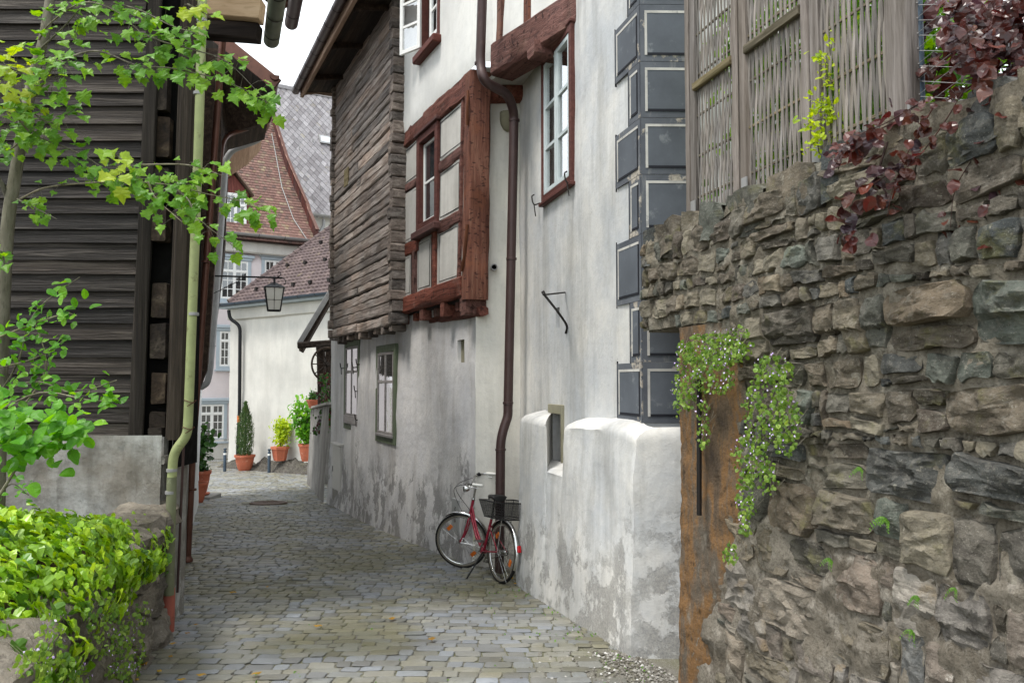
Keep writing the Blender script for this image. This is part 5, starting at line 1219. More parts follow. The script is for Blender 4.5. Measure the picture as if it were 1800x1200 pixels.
for r_, z in enumerate(rows_[:-1]):
    s = -3.6 + (r_ % 2) * .09; s1 = vs_at(z)
    while s < s1:
        tiles.tint = rnd(0, 1) if random.random() < .6 else (.3 + .2 * fnoise(s * .4, z * .4, 3)) % 1
        za, zb_ = z - .02, z + .17; l = .015; a = [(s + .006, za, slope_n(za) + .02 + l), (s + .17, za, slope_n(za) + .02 + l), (s + .17, zb_, slope_n(zb_) - .005), (s + .006, zb_, slope_n(zb_) - .005)]
        a = [FP.w(*q_) for q_ in a]; b_ = [x - FP.n * .02 - Vector((0, 0, .02)) for x in a[:2]]; tiles.add(a + b_, [(0, 1, 2, 3), (4, 5, 1, 0)]); s += .176
tiles.build('tile_courses', M['red_tile'], roofP, None, True, kind='stuff')
# boarded verge
vz = [ZEP + .05 + i * .13 for i in range(66)]
for i, z in enumerate(vz):
    s = vs_at(z); mb = MB(); c = FP.w(s + .05, z + .28, slope_n(z) + .0); mb.obox(c, FP.t * .03, FP.n * .052, (0, 0, .36)); mb.build('verge_slat', M['slat_brown'], hP)
for i in range(0, 64, 4):
    z0, z1 = vz[i], vz[min(i + 4, 65)]; mb = MB(); mb.beam(FP.w(vs_at(z0) + .05, z0 + .66, slope_n(z0)), FP.w(vs_at(z1) + .05, z1 + .66, slope_n(z1)), .16, .06); mb.build('verge_cap', M['copper_old'], hP)
mb = MB(); mb.tube([FP.w(*plane_pt(u, v), slope_n(plane_pt(u, v)[1]) + .06) for u, v in ((477, 235), (495, 330), (515, 385), (540, 423))], .018, 5); mb.build('lightning_cable', M['cable_grey'], hP)
# dormer
s0, z0 = FP.px(394, 412, -.2); s1, _ = FP.px(436, 412, -.2); z1 = FP.px(415, 338, -.2)[1]; zt = FP.px(412, 306, -.2)[1]
s0 -= .35; sm = (s0 + s1) / 2
mb = MB(); mb.prism([FP.w(a, b, -.2) for a, b in ((s0, z0), (s1, z0), (s1, z1), (sm, zt), (s0, z1))], FP.n * -3); mb.build('dormer', M['slat_brown'], hP)
for sg in (-1, 1):
    e = s1 + .18 if sg > 0 else s0 - .18; mb = MB(); mb.prism([FP.w(e, z1 - .12, .05), FP.w(sm, zt + .12, .05), FP.w(sm, zt + .12, -3), FP.w(e, z1 - .12, -3)], (0, 0, .09)); mb.build('dormer_roof', M['red_tile'], hP)
far_window(hP, FR(FP.w(0, 0, -.2)[:2], (1.57, 1), True), 394, 433, 340, 411, 4, 3, False, False)
mb = MB(); mb.fbox(FP, s0 - .1, s1 + .1, z0 - .12, z0 - .001, -.3, .05, .02); mb.build('sill', M['white_paint'], hP)
mb = MB(); mb.prism([FP.w(-6, ZEP, 0), FP.w(8, ZEP, 0), FP.w(8, ZEP, -8), FP.w(-6, ZEP, -8)], (0, 0, -.1)); mb.build('ceiling', M['plaster_far'], hP)
# grey slate house behind
FSl = FR(FP.w(5.2, 0, -7.5)[:2], (1.57, 1), True)
hS = thing('slate_roofed_house', 'tall house with steep grey slate roof behind the pink house', 'house', FSl.w(0, zg(38)), FSl.rz)
ZES = FSl.px(570, 378, .3)[1]; ZRS = ZES
for it in range(80): ZRS = ZRS * .6 + .4 * FSl.px(530, 161, .35 - (ZRS - ZES) * .62)[1]
def sl_n(z): return .35 - (z - ZES) * .62
ys_ = []; z = ZES
mb = MB(); mb.prism([FSl.w(-9, ZES, sl_n(ZES) - .06), FSl.w(14, ZES, sl_n(ZES) - .06), FSl.w(14, ZRS, sl_n(ZRS) - .06), FSl.w(-9, ZRS, sl_n(ZRS) - .06)], FSl.n * -.1); roofS = mb.build('roof', M['slate_tile'], hS)
vis = []; r_ = 0; z = ZES
while z < ZRS:
    s = -9.0 + (r_ % 2) * .19
    while s < 8.5:
        u, v, _ = proj(FSl.w(s, z, sl_n(z)))
        if 470 < u < 600 and v > 150: vis.append((s, z))
        s += .38
    z += .25; r_ += 1
tl = MB()
for k, (s, z) in enumerate(vis):
    a = [(s, z - .25), (s + .19, z), (s, z + .25), (s - .19, z)]; pts = [FSl.w(x, y, sl_n(y) + (.03 if y < z - .1 else (.01 if y == z else -.01))) for x, y in a]
    t = tl if k >= 300 else MB(); t.tint = random.random()
    b_ = [p_ - FSl.n * .02 for p_ in pts[:1]]; t.add(pts + [pts[0] - FSl.n * .025 - Vector((0, 0, .01)), pts[1] - FSl.n * .025, pts[3] - FSl.n * .025], [(0, 1, 2, 3), (4, 5, 1, 0), (6, 4, 0, 3)])
    if k < 300: t.build('slate', M['slate_tile'], roofS)
if tl.v: tl.build('slates', M['slate_tile'], roofS, None, True, kind='stuff')
for k in range(14):
    s, z = vis[(k * 37 + 11) % len(vis)]; m = MB(); m.obox(FSl.w(s, z, sl_n(z) + .08), FSl.t * .02, FSl.n * .05, (0, 0, .1)); m.build('snow_hook', M['zinc'], roofS)
s, z = None, None
def slp(u, v):
    z = ZES
    for it in range(60): s, z2 = FSl.px(u, v, sl_n(z)); z = z * .6 + z2 * .4
    return s, z
s, z = slp(569, 246); mb = MB(); mb.prism([FSl.w(a, b, sl_n(b) + .14) for a, b in ((s - .3, z - .28), (s + .5, z - .28), (s + .5, z + .3), (s - .3, z + .3))], FSl.n * -.14); sk = mb.build('skylight', M['zinc'], hS)
mb = MB(); mb.prism([FSl.w(a, b, sl_n(b) + .16) for a, b in ((s - .22, z - .2), (s + .42, z - .2), (s + .42, z + .22), (s - .22, z + .22))], FSl.n * -.015); mb.build('pane', M['glass_mirror'], sk)
mb = MB(); mb.fbox(FSl, -9, 14, ZRS - .1, ZRS + .2, sl_n(ZRS) - .3, sl_n(ZRS) + .1, .06); mb.build('ridge', M['slate_tile'], hS)
mb = MB(); sheet(mb, FSl, -9, 14, -2, ZES, [], None, 2, 0, .01); mb.build('wall', M['plaster_far'], hS)
gutter(hS, FSl.w(-1.2, ZES - .02, .45), FSl.w(10, ZES - .02, .45), .13, M['zinc'], joints=5)
pS = lambda u, v: FSl.w(*FSl.px(u, v, .25), .25)
pipe(hS, [pS(569, 386), pS(569, 396), pS(562, 410), pS(552, 440), pS(552, 480)], .09, M['zinc'], 'downpipe', .2)
mb = MB(); a, b = FSl.px(543, 380, .06), FSl.px(552, 420, .06); mb.fbox(FSl, a[0], b[0], b[1] - .3, a[1], .02, .08, .01); mb.build('shutter', M['slat_brown'], hS)
# white corner house with the brown tiled roof
hH = thing('corner_house', 'white plaster house with low brown tiled hip roof behind terracotta pots', 'house', FH.w(0, zg(31)), FH.rz)
ZEH = 4.52; LH = 7.4
mb = MB(); sheet(mb, FH, 0, LH, -2, ZEH, [], lambda s, z: .02, .35, 0, .03, 2); mb.build('wall', M['plaster_far'], hH, 40)
FH2 = FR(FH.A[:2], (.35, 1)); mb = MB(); sheet(mb, FH2, 0, 7, -2, ZEH, [], None, .5, 0, .02); mb.build('wall', M['plaster_far'], hH, 40)
mb = MB(); mb.fbox(FH, -.25, LH, ZEH - .02, ZEH + .1, -.1, .42, .02); mb.build('eave_board', M['blue_grey'], hH)
mb = MB(); mb.fbox(FH, -.1, LH, ZEH - .45, ZEH - .021, .0, .12, .06); mb.build('cornice', M['plaster_far'], hH)
gutter(hH, FH.w(-.3, ZEH + .14, .5), FH.w(LH, ZEH + .14, .5), .1, M['blue_steel'], joints=8)
rn = lambda z: .5 - (z - ZEH - .12) * 1.15
def hp(u, v):
    z = ZEH
    for it in range(60): s, z2 = FH.px(u, v, rn(z)); z = z * .6 + z2 * .4
    return s, z
h0, h1 = hp(404, 532), hp(578, 404)
slope_h = (h1[0] - h0[0]) / (h1[1] - h0[1]); hs_at = lambda z: h0[0] + (z - h0[1]) * slope_h; ZTOP = h1[1] + 2.0
mb = MB(); mb.prism([FH.w(hs_at(h0[1]), h0[1], rn(h0[1]) - .06), FH.w(LH + 2, h0[1], rn(h0[1]) - .06), FH.w(LH + 2, ZTOP, rn(ZTOP) - .06), FH.w(hs_at(ZTOP), ZTOP, rn(ZTOP) - .06)], (0, 0, -.06)); roofH = mb.build('roof', M['brown_tile'], hH)
mb = MB(); a, b = FH.w(hs_at(h0[1]), h0[1], rn(h0[1]) - .07), FH.w(hs_at(ZTOP), ZTOP, rn(ZTOP) - .07); bk_ = FH2.t * 6; mb.prism([a, b, b + bk_, a + bk_], (0, 0, -.05)); mb.build('roof', M['brown_tile'], hH)
tl = MB(); z = ZEH + .12; r_ = 0
while z < ZTOP - .1:
    s = hs_at(z) + (r_ % 2) * .0; dz = .155
    while s < LH:
        tl.tint = random.random(); k = 4; w_ = .235; top_ = []; bot = []
        for i in range(k + 1):
            x = s + w_ * i / k; bumpz = .035 * math.sin(math.pi * i / k); top_.append(FH.w(x, z + dz + .03 + bumpz * .3, rn(z + dz + .03) + bumpz * .5 - .005)); bot.append(FH.w(x, z + bumpz, rn(z) + .045 + bumpz))
        low_ = [p_ + Vector((0, 0, -.045)) for p_ in bot]
        tl.add(low_ + bot + top_, [(i, i + 1, k + 1 + i + 1, k + 1 + i) for i in range(k)] + [(k + 1 + i, k + 2 + i, 2 * k + 3 + i, 2 * k + 2 + i) for i in range(k)]); s += .225
    z += dz; r_ += 1
tl.build('tile_courses', M['brown_tile'], roofH, 40, True, kind='stuff')
nh = 30
for i in range(nh):
    z0, z1 = h0[1] + (ZTOP - h0[1]) * i / nh, h0[1] + (ZTOP - h0[1]) * (i + 1) / nh; a, b = FH.w(hs_at(z0), z0, rn(z0) + .02), FH.w(hs_at(z1), z1, rn(z1) + .02)
    m = MB(); m.tube([a, b + (b - a) * .12], [.15, .115], 10); m.build('ridge_tile', M['brown_tile'], roofH, 50)
for k in range(16):
    z = ZEH + .6 + (k % 3) * 1.0; s = hs_at(z) + .8 + (k // 3) * 1.1 + rnd(0, .3); m = MB(); m.obox(FH.w(s, z + .05, rn(z) + .1), FH.t * .06, FH.n * .05, (0, 0, .06)); m.build('snow_hook', M['iron'], roofH)
b0 = P(419, 800, 29.6); b0.z = zg(29.6)
pipe(hH, [FH.w(*FH.px(402, 545, .5), .5), FH.w(*FH.px(404, 560, .45), .45), FH.w(*FH.px(422, 572, .2), .2), FH.w(*FH.px(421, 720, .14), .14), FH.w(FH.px(417, 800, .14)[0], -1.6, .14)], .065, M['iron_black'], 'downpipe', .3, [FH.w(*FH.px(419, 745, .14), .14)])
mb = MB(); c = FH.px(419, 736, .22); mb.fbox(FH, c[0] - .06, c[0] + .06, c[1] - .12, c[1] + .12, .19, .24); mb.build('marker', M['orange_plastic'], hH)
# rock ledge under the pots
lg = thing('rock_ledge', 'low natural rock outcrop at the foot of the white corner house', 'rock', FH.w(2, zg(30)), FH.rz)
mb = MB(); ns, nn_ = 70, 12; vs = []
for i in range(ns + 1):
    for j in range(nn_ + 1):
        s = .1 + 6.4 * i / ns; t = j / nn_; n_ = .02 + .7 * t; h = (.20 + .22 * fnoise(s * 1.3, n_, 2) + .14 * fnoise(s * 4, n_ * 4, 4) + .05 * s) * (1 - t ** 2.2); w_ = FH.w(s, 0, n_)
        vs.append(Vector((w_.x, w_.y, zg(w_.y) - .05 + max(-.05, h))))
mb.add(vs, [(i * (nn_ + 1) + j, (i + 1) * (nn_ + 1) + j, (i + 1) * (nn_ + 1) + j + 1, i * (nn_ + 1) + j + 1)[::-1] for i in range(ns) for j in range(nn_)]); mb.build('outcrop', M['ledge_rock'], lg, 25)
# ------------------------------------------------------------------ lean-to shed and low wall beyond the timber house
FS2 = FR((-4.05, 17.6), (-.30, 1))
lt = thing('lean_to_shed', 'dark open lean-to with tiled roof and wagon wheel beyond the log wall', 'shed', FS2.w(0, zg(18)), FS2.rz)
p = P
R0, R1 = p(526, 604, 20.5), p(590, 498, 20.5); bk_ = Vector((-.9, 3.4, 0))
mb = MB(); mb.prism([R0, R1, R1 + bk_, R0 + bk_], (0, 0, .07)); mb.build('roof', M['brown_tile'], lt)
mb = MB(); mb.beam(R0 + Vector((0, -.03, -.0)), R1 + Vector((0, -.03, 0)), .05, .12); mb.build('barge_board', M['zinc'], lt)
for k in range(5):
    o = bk_ * ((k + .5) / 5); mb = MB(); mb.beam(R0 + o + Vector((.05, 0, -.09)), R1 + o + Vector((0, 0, -.09)), .1, .14); mb.build('rafter', M['soffit_wood'], lt)
mb = MB(); mb.beam(p(524, 607, 20.4), p(590, 602, 20.4), .16, .16); mb.build('tie_beam', M['soffit_wood'], lt)
mb = MB(); mb.beam(p(557, 612, 20.4), p(590, 609, 20.4), .2, .22); mb.build('lintel', M['soffit_wood'], lt)
mb = MB(); a = p(566, 715, 20.45); mb.beam(a, p(564, 612, 20.45), .16, .2, (1, 0, 0)); mb.build('post', M['soffit_wood'], lt)
mb = MB(); a = p(577, 655, 20.3); mb.beam(p(563, 662, 20.35), p(590, 660, 20.35), .1, .16); mb.build('log_rail', M['fence_rail'], lt)
mb = MB(); mb.prism([p(572, 615, 21.6), p(620, 615, 21.6), p(620, 740, 21.6), p(572, 740, 21.6)], (0, .1, 0)); mb.build('back_wall', M['soffit_wood'], lt)
wc = p(575, 640, 20.25); wh = thing('wagon_wheel', 'old wooden wagon wheel hung on the dark lean-to post', 'wheel', wc)
mb = MB(); rx = Vector((.75, .62, 0)).normalized()
mb.tube([wc + rx * (.42 * math.cos(a)) + Vector((0, 0, .42 * math.sin(a))) for a in [i * math.pi / 14 for i in range(28)]], .028, 6, closed=True); mb.build('rim', M['soffit_wood'], wh, 50)
for k in range(10):
    a = k * math.pi / 5; mb = MB(); mb.tube([wc, wc + rx * (.42 * math.cos(a)) + Vector((0, 0, .42 * math.sin(a)))], .014, 5); mb.build('spoke', M['soffit_wood'], wh)
mb = MB(); mb.lathe(wc - Vector((.05, -.06, 0)), [(.05, 0), (.06, .08), (.045, .14)], 10, Vector((-.62, .75, 0)) * -1); mb.build('hub', M['soffit_wood'], wh)
lw = thing('low_plaster_wall', 'stained grey low wall joining the plaster house beside the street', 'wall', FS2.w(1, zg(20)), FS2.rz)
LA, LB = Vector((-3.98, 17.45, 0)), P(546, 838, 23.2); d_ = Vector((LB.x - LA.x, LB.y - LA.y)); FLW = FR(LA[:2], d_); Lw = d_.length
ztop = lambda s: .9 - .1 * s / Lw
mb = MB(); vs = []; n_ = 22
for i in range(n_ + 1):
    s = Lw * i / n_; zt_ = P(546 + (583 - 546) * 0, 722, 23.2).z if False else 1.15 - .28 * (s / Lw); zb_ = zg(FLW.w(s, 0).y) - .1
    for j in range(9):
        t = j / 8; z = zb_ + (zt_ - zb_) * t; vs.append(FLW.w(s, z, .12 * (1 - t) + .03 * fnoise(s * 1.5, z * 1.5, 2)))
    vs.append(FLW.w(s, zt_ + .02, -.35))
mb.add(vs, [(i * 10 + j, i * 10 + j + 1, (i + 1) * 10 + j + 1, (i + 1) * 10 + j) for i in range(n_) for j in range(9)]); mb.fbox(FLW, Lw - .3, Lw - .02, -1.6, .84, -.6, .03); mb.build('render', M['lowwall'], lw, 40)
for k in range(3):
    s = Lw * k / 3; mb = MB(); mb.obox(FLW.w(s + Lw / 6, 1.19 - .28 * ((s + Lw / 6) / Lw), -.14), FLW.t * (Lw / 6 - .02) + Vector((0, 0, -.046)), FLW.n * .22, (0, 0, .03), .01); mb.build('coping_slab', M['cap_stone'], lw)
# ------------------------------------------------------------------ lantern
lc = P(482, 520, 15.6); ln = thing('street_lantern', 'black iron wall lantern with white glass hanging over the street', 'lantern', lc)
k_ = 15.6 / 1400
yd = 15.6; wallp = FL.w((yd - 6.95) / FL.t.y, lc.z + 36 * k_, 0)
top = lc + Vector((0, 0, 33 * k_))
mb = MB(); mb.tube([wallp, lc + Vector((14 * k_, 0, 32 * k_))], .018, 8); mb.tube([wallp + Vector((0, 0, -.45)), lc + Vector((-50 * k_, 0, 33 * k_))], .008, 6)
mb.tube(curve_pts([lc + Vector((14 * k_, 0, 32 * k_)), lc + Vector((19 * k_, 0, 28 * k_)), lc + Vector((20 * k_, 0, 22 * k_)), lc + Vector((17 * k_, 0, 21 * k_))], 4), .008, 6)
mb.tube(curve_pts([lc + Vector((4 * k_, 0, 33 * k_)), lc + Vector((10 * k_, 0, 36 * k_)), lc + Vector((11 * k_, 0, 41 * k_)), lc + Vector((7 * k_, 0, 42 * k_)), lc + Vector((6 * k_, 0, 39 * k_))], 4), .008, 6); mb.build('bracket', M['iron_black'], ln, 50)
mb = MB(); mb.tube([top, lc + Vector((0, 0, 20 * k_))], .022, 8); mb.build('hanger', M['iron_black'], ln)
rot = R(18)
def cor(r, z): return [lc + Vector((r * k_ * math.cos(rot + math.pi / 4 + i * math.pi / 2) * 1.414, r * k_ * math.sin(rot + math.pi / 4 + i * math.pi / 2) * 1.414, z * k_)) for i in range(4)]
T, Bt, A_ = cor(16, 14), cor(10.5, -26), cor(4, 23)
mb = MB(); mb.add(cor(18.5, 14) + A_, [(i, (i + 1) % 4, 4 + (i + 1) % 4, 4 + i) for i in range(4)] + [(3, 2, 1, 0), (4, 5, 6, 7)]); mb.build('cap', M['iron_black'], ln)
mb = MB()
for i in range(4):
    mb.tube([T[i], Bt[i]], .014, 6); mb.tube([Bt[i], Bt[(i + 1) % 4]], .014, 6); mb.tube([T[i], T[(i + 1) % 4]], .014, 6)
    m0, m1 = (T[i] + T[(i + 1) % 4]) / 2, (Bt[i] + Bt[(i + 1) % 4]) / 2; mb.tube([m0, m1], .005, 5); a, b = T[i].lerp(Bt[i], .55), T[(i + 1) % 4].lerp(Bt[(i + 1) % 4], .55); mb.tube([a, b], .005, 5); mb.lathe((a + b) / 2, [(.0, -.02), (.018, 0), (0, .02)], 8)
mb.build('frame', M['iron_black'], ln, 50)
for i in range(4):
    c = lc; f = lambda q_: q_ + (c - q_) * .04
    mb = MB(); mb.add([f(T[i]), f(T[(i + 1) % 4]), f(Bt[(i + 1) % 4]), f(Bt[i])], [(0, 1, 2, 3)]); mb.build('pane', M['glass_lamp'], ln)
# ------------------------------------------------------------------ bollards
for (u, v, d, lab) in ((395, 828, 28.5, 'slim blue-grey steel bollard standing left of the cypress pot'), (473, 822, 28.0, 'slim blue-grey steel bollard standing right of the cypress pot')):
    b = P(u, v, d); b.z = zg(d); t = thing('bollard', lab, 'bollard', b, 0, 'bollards at the end of the street')
    mb = MB(); mb.lathe(b, [(.055, -.05), (.055, .72), (.05, .735)], 12); mb.build('post', M['blue_steel'], t, 40)
    mb = MB(); mb.lathe(b + Vector((0, 0, .74)), [(.035, 0), (.035, .03), (.058, .035), (.058, .075), (.04, .09), (.0, .095)], 12); mb.build('cap', M['blue_steel'], t, 40)
    mb = MB(); mb.lathe(b + Vector((0, 0, .6)), [(.0565, 0), (.0565, .06)], 12, cap=False); mb.build('band', M['white_paint'], t, 40)
# ------------------------------------------------------------------ leaves
def leaf_mesh(name, half, mat, fold=.12, droop=.18, cy=.4, wob=.05, seed=0):
    rg = random.Random(seed); L = [(x, y) for x, y in half]; out = L + [(-x, y) for x, y in reversed(L[1:-1])]
    out = [(x * rg.uniform(.9, 1.1), y * rg.uniform(.96, 1.04)) for x, y in out]
    z = lambda x, y: fold * abs(x) * 1.5 - droop * y * y + wob * math.sin(7 * x + 5 * y + seed)
    vs = [(x, y, z(x, y)) for x, y in out]; n = len(out); mids = [(0, cy * .5), (0, cy), (0, min(.8, cy + .3))]; vs += [(x, y, z(x, y)) for x, y in mids]
    fs = []
    for i in range(n):
        a, b = out[i], out[(i + 1) % n]; ym = (a[1] + b[1]) / 2; c = n + (0 if ym < cy * .75 else (1 if ym < cy + .15 else 2)); fs.append((i, (i + 1) % n, c))
    # bridge the three midrib points
    for c0, c1 in ((n, n + 1), (n + 1, n + 2)):
        for i in range(n):
            ka = [f for f in fs[:n] if f[0] == i or f[1] == i]
            cs = {f[2] for f in ka}
            if cs == {c0, c1}: fs.append((i, c0, c1))
    me = bpy.data.meshes.new(name); me.from_pydata(vs, [], fs); me.materials.append(mat); return me
MAPLE = [(0, 0), (.16, -.07), (.40, -.02), (.34, .14), (.60, .30), (.45, .38), (.50, .60), (.30, .55), (.24, .68), (.14, .82), (0, 1.0)]
IVY = [(0, 0), (.22, -.1), (.45, -.02), (.52, .2), (.34, .42), (.36, .6), (.16, .78), (0, 1.0)]
OVAL = [(0, 0), (.14, .08), (.26, .28), (.30, .5), (.22, .75), (.1, .92), (0, 1.0)]
BROAD = [(0, 0), (.2, .06), (.36, .26), (.38, .5), (.27, .75), (.1, .93), (0, 1.0)]
ROUND = [(0, 0), (.3, -.02), (.5, .25), (.48, .6), (.3, .85), (.12, .9), (0, .95)]
NEEDLE = [(0, 0), (.09, .1), (.12, .5), (.06, .85), (0, 1.0)]
LV = {}
def variants(key, half, mat, k=4, **kw): LV[key] = [leaf_mesh(key, half, M[mat], seed=i, **kw) for i in range(k)]
variants('maple_leaf', MAPLE, 'maple_leaf', 9, droop=.38, fold=.16, wob=.07); variants('maple_young', MAPLE, 'maple_young', 4, droop=.35, fold=.16, wob=.07)
variants('shrub_leaf', OVAL, 'shrub_leaf', 4); variants('broad_leaf', BROAD, 'shrub_leaf', 4); variants('ivy_leaf', IVY, 'ivy_leaf', 8, fold=.22, droop=.3, wob=.07)
variants('beech_leaf', BROAD, 'beech_leaf', 5, wob=.08); variants('gold_leaf', OVAL, 'gold_leaf', 3); variants('hedge_leaf', BROAD, 'hedge_leaf', 3)
variants('round_leaf', ROUND, 'toad_leaf', 3); variants('petal', ROUND, 'petal', 1); variants('cypress_leaf', NEEDLE, 'cypress_leaf', 2); variants('dark_leaf', BROAD, 'dark_leaf', 3); variants('fern_leaf', OVAL, 'fern_leaf', 2)
def LM(pos, d, nrm, size):
    y = Vector(d).normalized(); nrm = Vector(nrm); z = (nrm - y * nrm.dot(y))
    if z.length < 1e-4: z = y.orthogonal()
    z.normalize(); x = y.cross(z); m = Matrix((x, y, z)).transposed().to_4x4(); return Matrix.Translation(pos) @ m @ Matrix.Diagonal((size, size, size, 1))
def rv(k=1.0): return Vector((random.gauss(0, k), random.gauss(0, k), random.gauss(0, k)))
def scatter(parent, mats, key, name, limit=300, stuff=None):
    """the leaves that show largest are parts of their own, the rest one mass"""
    def size(m):
        u, v, d = proj(m.translation); return (0 if (-30 < u < 1830 and -30 < v < 1230 and d > 0) else 1, d / m.to_scale().x)
    mats = sorted(mats, key=size) if limit else mats
    for m in mats[:limit]: link_mesh(name, random.choice(LV[key]), None, parent, m)
    rest = mats[limit:]
    if rest:
        tmpl = []
        for me in LV[key]:
            co = np.array([v.co[:] for v in me.vertices]); tmpl.append((co, [tuple(p.vertices) for p in me.polygons]))
        mb = MB(); V = []; base = 0
        for m in rest:
            co, fs = random.choice(tmpl); a = np.array(m); V.append(co @ a[:3, :3].T + a[:3, 3]); mb.f += [tuple(i + base for i in f) for f in fs]; t = random.random(); mb.t += [t] * len(fs); base += len(co)
        mb.v = np.concatenate(V).tolist(); mb.build(stuff or name + '_mass', LV[key][0].materials[0], parent, None, True, kind='stuff')
def twig(parent, pts, r0, r1, mat='bark', name='branch', k=5):
    c = curve_pts(pts, k); n = len(c); m = MB(); m.tube(c, [r0 + (r1 - r0) * i / (n - 1) for i in range(n)], 7); m.build(name, M[mat], parent, 60); return c
# ------------------------------------------------------------------ maple
base = P(2, 700, 5.7); base.z = .42
mp = thing('maple_tree', 'slender young maple with lobed green leaves before the barn boards', 'tree', base)
tr = [base, P(8, 470, 5.7), P(28, 300, 5.7), P(55, 150, 5.75), P(78, 60, 5.8), P(95, -60, 5.85), P(110, -200, 5.9)]
twig(mp, tr, .05, .028, 'bark', 'trunk'); twig(mp, [P(14, 350, 5.7), P(4, 325, 5.65), P(-12, 300, 5.6)], .02, .015)
PT = MB()
def spray(px, d0, d1, cnt, spread, size, key='maple_leaf', out=None, r=.0042):
    pts = [P(u, v, d0 + (d1 - d0) * i / (len(px) - 1)) for i, (u, v) in enumerate(px)]; c = twig(mp, pts, r * 1.8, r * .4); L = out
    for i in range(int(cnt * 1.15)):
        t = random.random() ** .75 * .98 + .02; q = c[min(len(c) - 1, int(t * (len(c) - 1)))]; dd = (c[min(len(c) - 1, int(t * (len(c) - 1)) + 1)] - c[max(0, int(t * (len(c) - 1)) - 1)]).normalized()
        off = Vector((rnd(-1, 1) * .7, rnd(-1, 1), rnd(-.85, .55))) * spread
        d = (dd * rnd(.1, 1) + off.normalized() * .6 + Vector((rnd(-.2, .5), rnd(-.6, .1), rnd(-.75, .05)))); nr = Vector((rnd(-.35, .35), rnd(-.95, -.3), rnd(.45, 1.0)))
        L.append(LM(q + off, d, nr, size * rnd(.42, .88))); PT.tube([q, q + off * .5 + Vector((0, 0, .012)), q + off], .0011, 4, False)
ml, my = [], []
spray([(60, 140), (20, 120), (-20, 110)], 5.4, 5.0, 46, .22, .13, out=my)
spray([(62, 170), (100, 110), (120, 120)], 5.4, 5.1, 34, .20, .12, out=ml)
spray([(72, 85), (110, 50), (160, 0), (230, -20)], 5.75, 5.5, 26, .2, .11, out=ml)
spray([(68, 70), (90, 40), (145, 5), (200, 18), (250, 60)], 5.75, 5.4, 34, .16, .11, out=ml)
spray([(200, 5), (250, 20), (300, 45), (350, 60)], 5.5, 5.3, 26, .13, .11, out=ml)
spray([(250, 60), (290, 75), (340, 88), (400, 110), (470, 180)], 5.5, 5.3, 40, .12, .115, out=ml)
spray([(100, 108), (170, 90), (240, 115), (300, 120), (380, 138), (445, 165), (480, 190)], 5.6, 5.3, 60, .10, .11, out=ml)
spray([(330, 8), (350, 18), (372, 32)], 5.3, 5.2, 12, .1, .11, out=my)
spray([(60, 200), (90, 215), (135, 190)], 5.5, 5.3, 24, .15, .11, out=ml)
spray([(40, 232), (65, 240), (140, 270), (200, 305), (260, 315)], 5.6, 5.4, 50, .12, .115, out=ml)
spray([(200, 270), (220, 290), (205, 320)], 5.3, 5.2, 12, .08, .12, out=my)
spray([(35, 350), (80, 330), (150, 322), (220, 320), (300, 325), (360, 340), (430, 355), (475, 372)], 5.7, 5.3, 55, .11, .105, out=ml)
spray([(300, 325), (330, 350), (350, 385), (420, 440)], 5.35, 5.3, 22, .12, .11, out=ml)
spray([(260, 320), (275, 350), (320, 390)], 5.4, 5.3, 18, .11, .11, out=ml)
spray([(240, 290), (330, 290), (395, 310)], 5.4, 5.3, 14, .1, .1, out=ml)
spray([(50, 230), (20, 200), (-20, 190)], 5.4, 5.2, 30, .2, .12, out=ml)
spray([(45, 240), (20, 262), (0, 270)], 5.5, 5.4, 8, .1, .1, out=ml); spray([(30, 350), (60, 365), (100, 385)], 5.6, 5.5, 8, .08, .1, out=ml)
spray([(10, 470), (0, 440), (-20, 460)], 5.4, 5.3, 10, .12, .1, out=ml)
PT.build('petioles', M['bark'], mp, None, kind='stuff'); scatter(mp, ml, 'maple_leaf', 'leaf', 240, 'leaves'); scatter(mp, my, 'maple_young', 'leaf', 55, 'leaves')
# ------------------------------------------------------------------ shrub with oval leaves at the left edge
sh = thing('leafy_shrub', 'bright green oval-leaved shrub in front of barn foundation', 'shrub', P(-20, 900, 5.4) * 1.0)
sl = []
for px, d0, d1, n_, sp_, sz in (([(-20, 720), (30, 640), (50, 570), (80, 530), (140, 487)], 5.6, 5.3, 46, .07, .075), ([(-20, 700), (60, 670), (130, 690), (205, 668)], 5.6, 5.3, 46, .06, .07), ([(-20, 600), (30, 580), (110, 552), (135, 555)], 5.5, 5.3, 34, .07, .075),
                                ([(-20, 650), (60, 630), (110, 600)], 5.5, 5.4, 40, .09, .07), ([(-20, 730), (70, 690), (150, 702), (200, 705)], 5.5, 5.2, 40, .06, .075), ([(20, 740), (80, 650), (60, 560)], 5.7, 5.6, 30, .12, .06), ([(-10, 880), (20, 850), (50, 870)], 5.5, 5.4, 26, .09, .06)):
    c = twig(sh, [P(u, v, d0 + (d1 - d0) * i / (len(px) - 1)) for i, (u, v) in enumerate(px)], .007, .003)
    for i in range(n_):
        q = random.choice(c); sl.append(LM(q + rv(sp_ * .6), Vector((rnd(-.4, 1), rnd(-.8, .3), rnd(-.6, .8))), Vector((rnd(-.4, .4), -.7, .8)), sz * rnd(.7, 1.2)))
scatter(sh, sl, 'shrub_leaf', 'leaf', 200, 'leaves'); bl = []
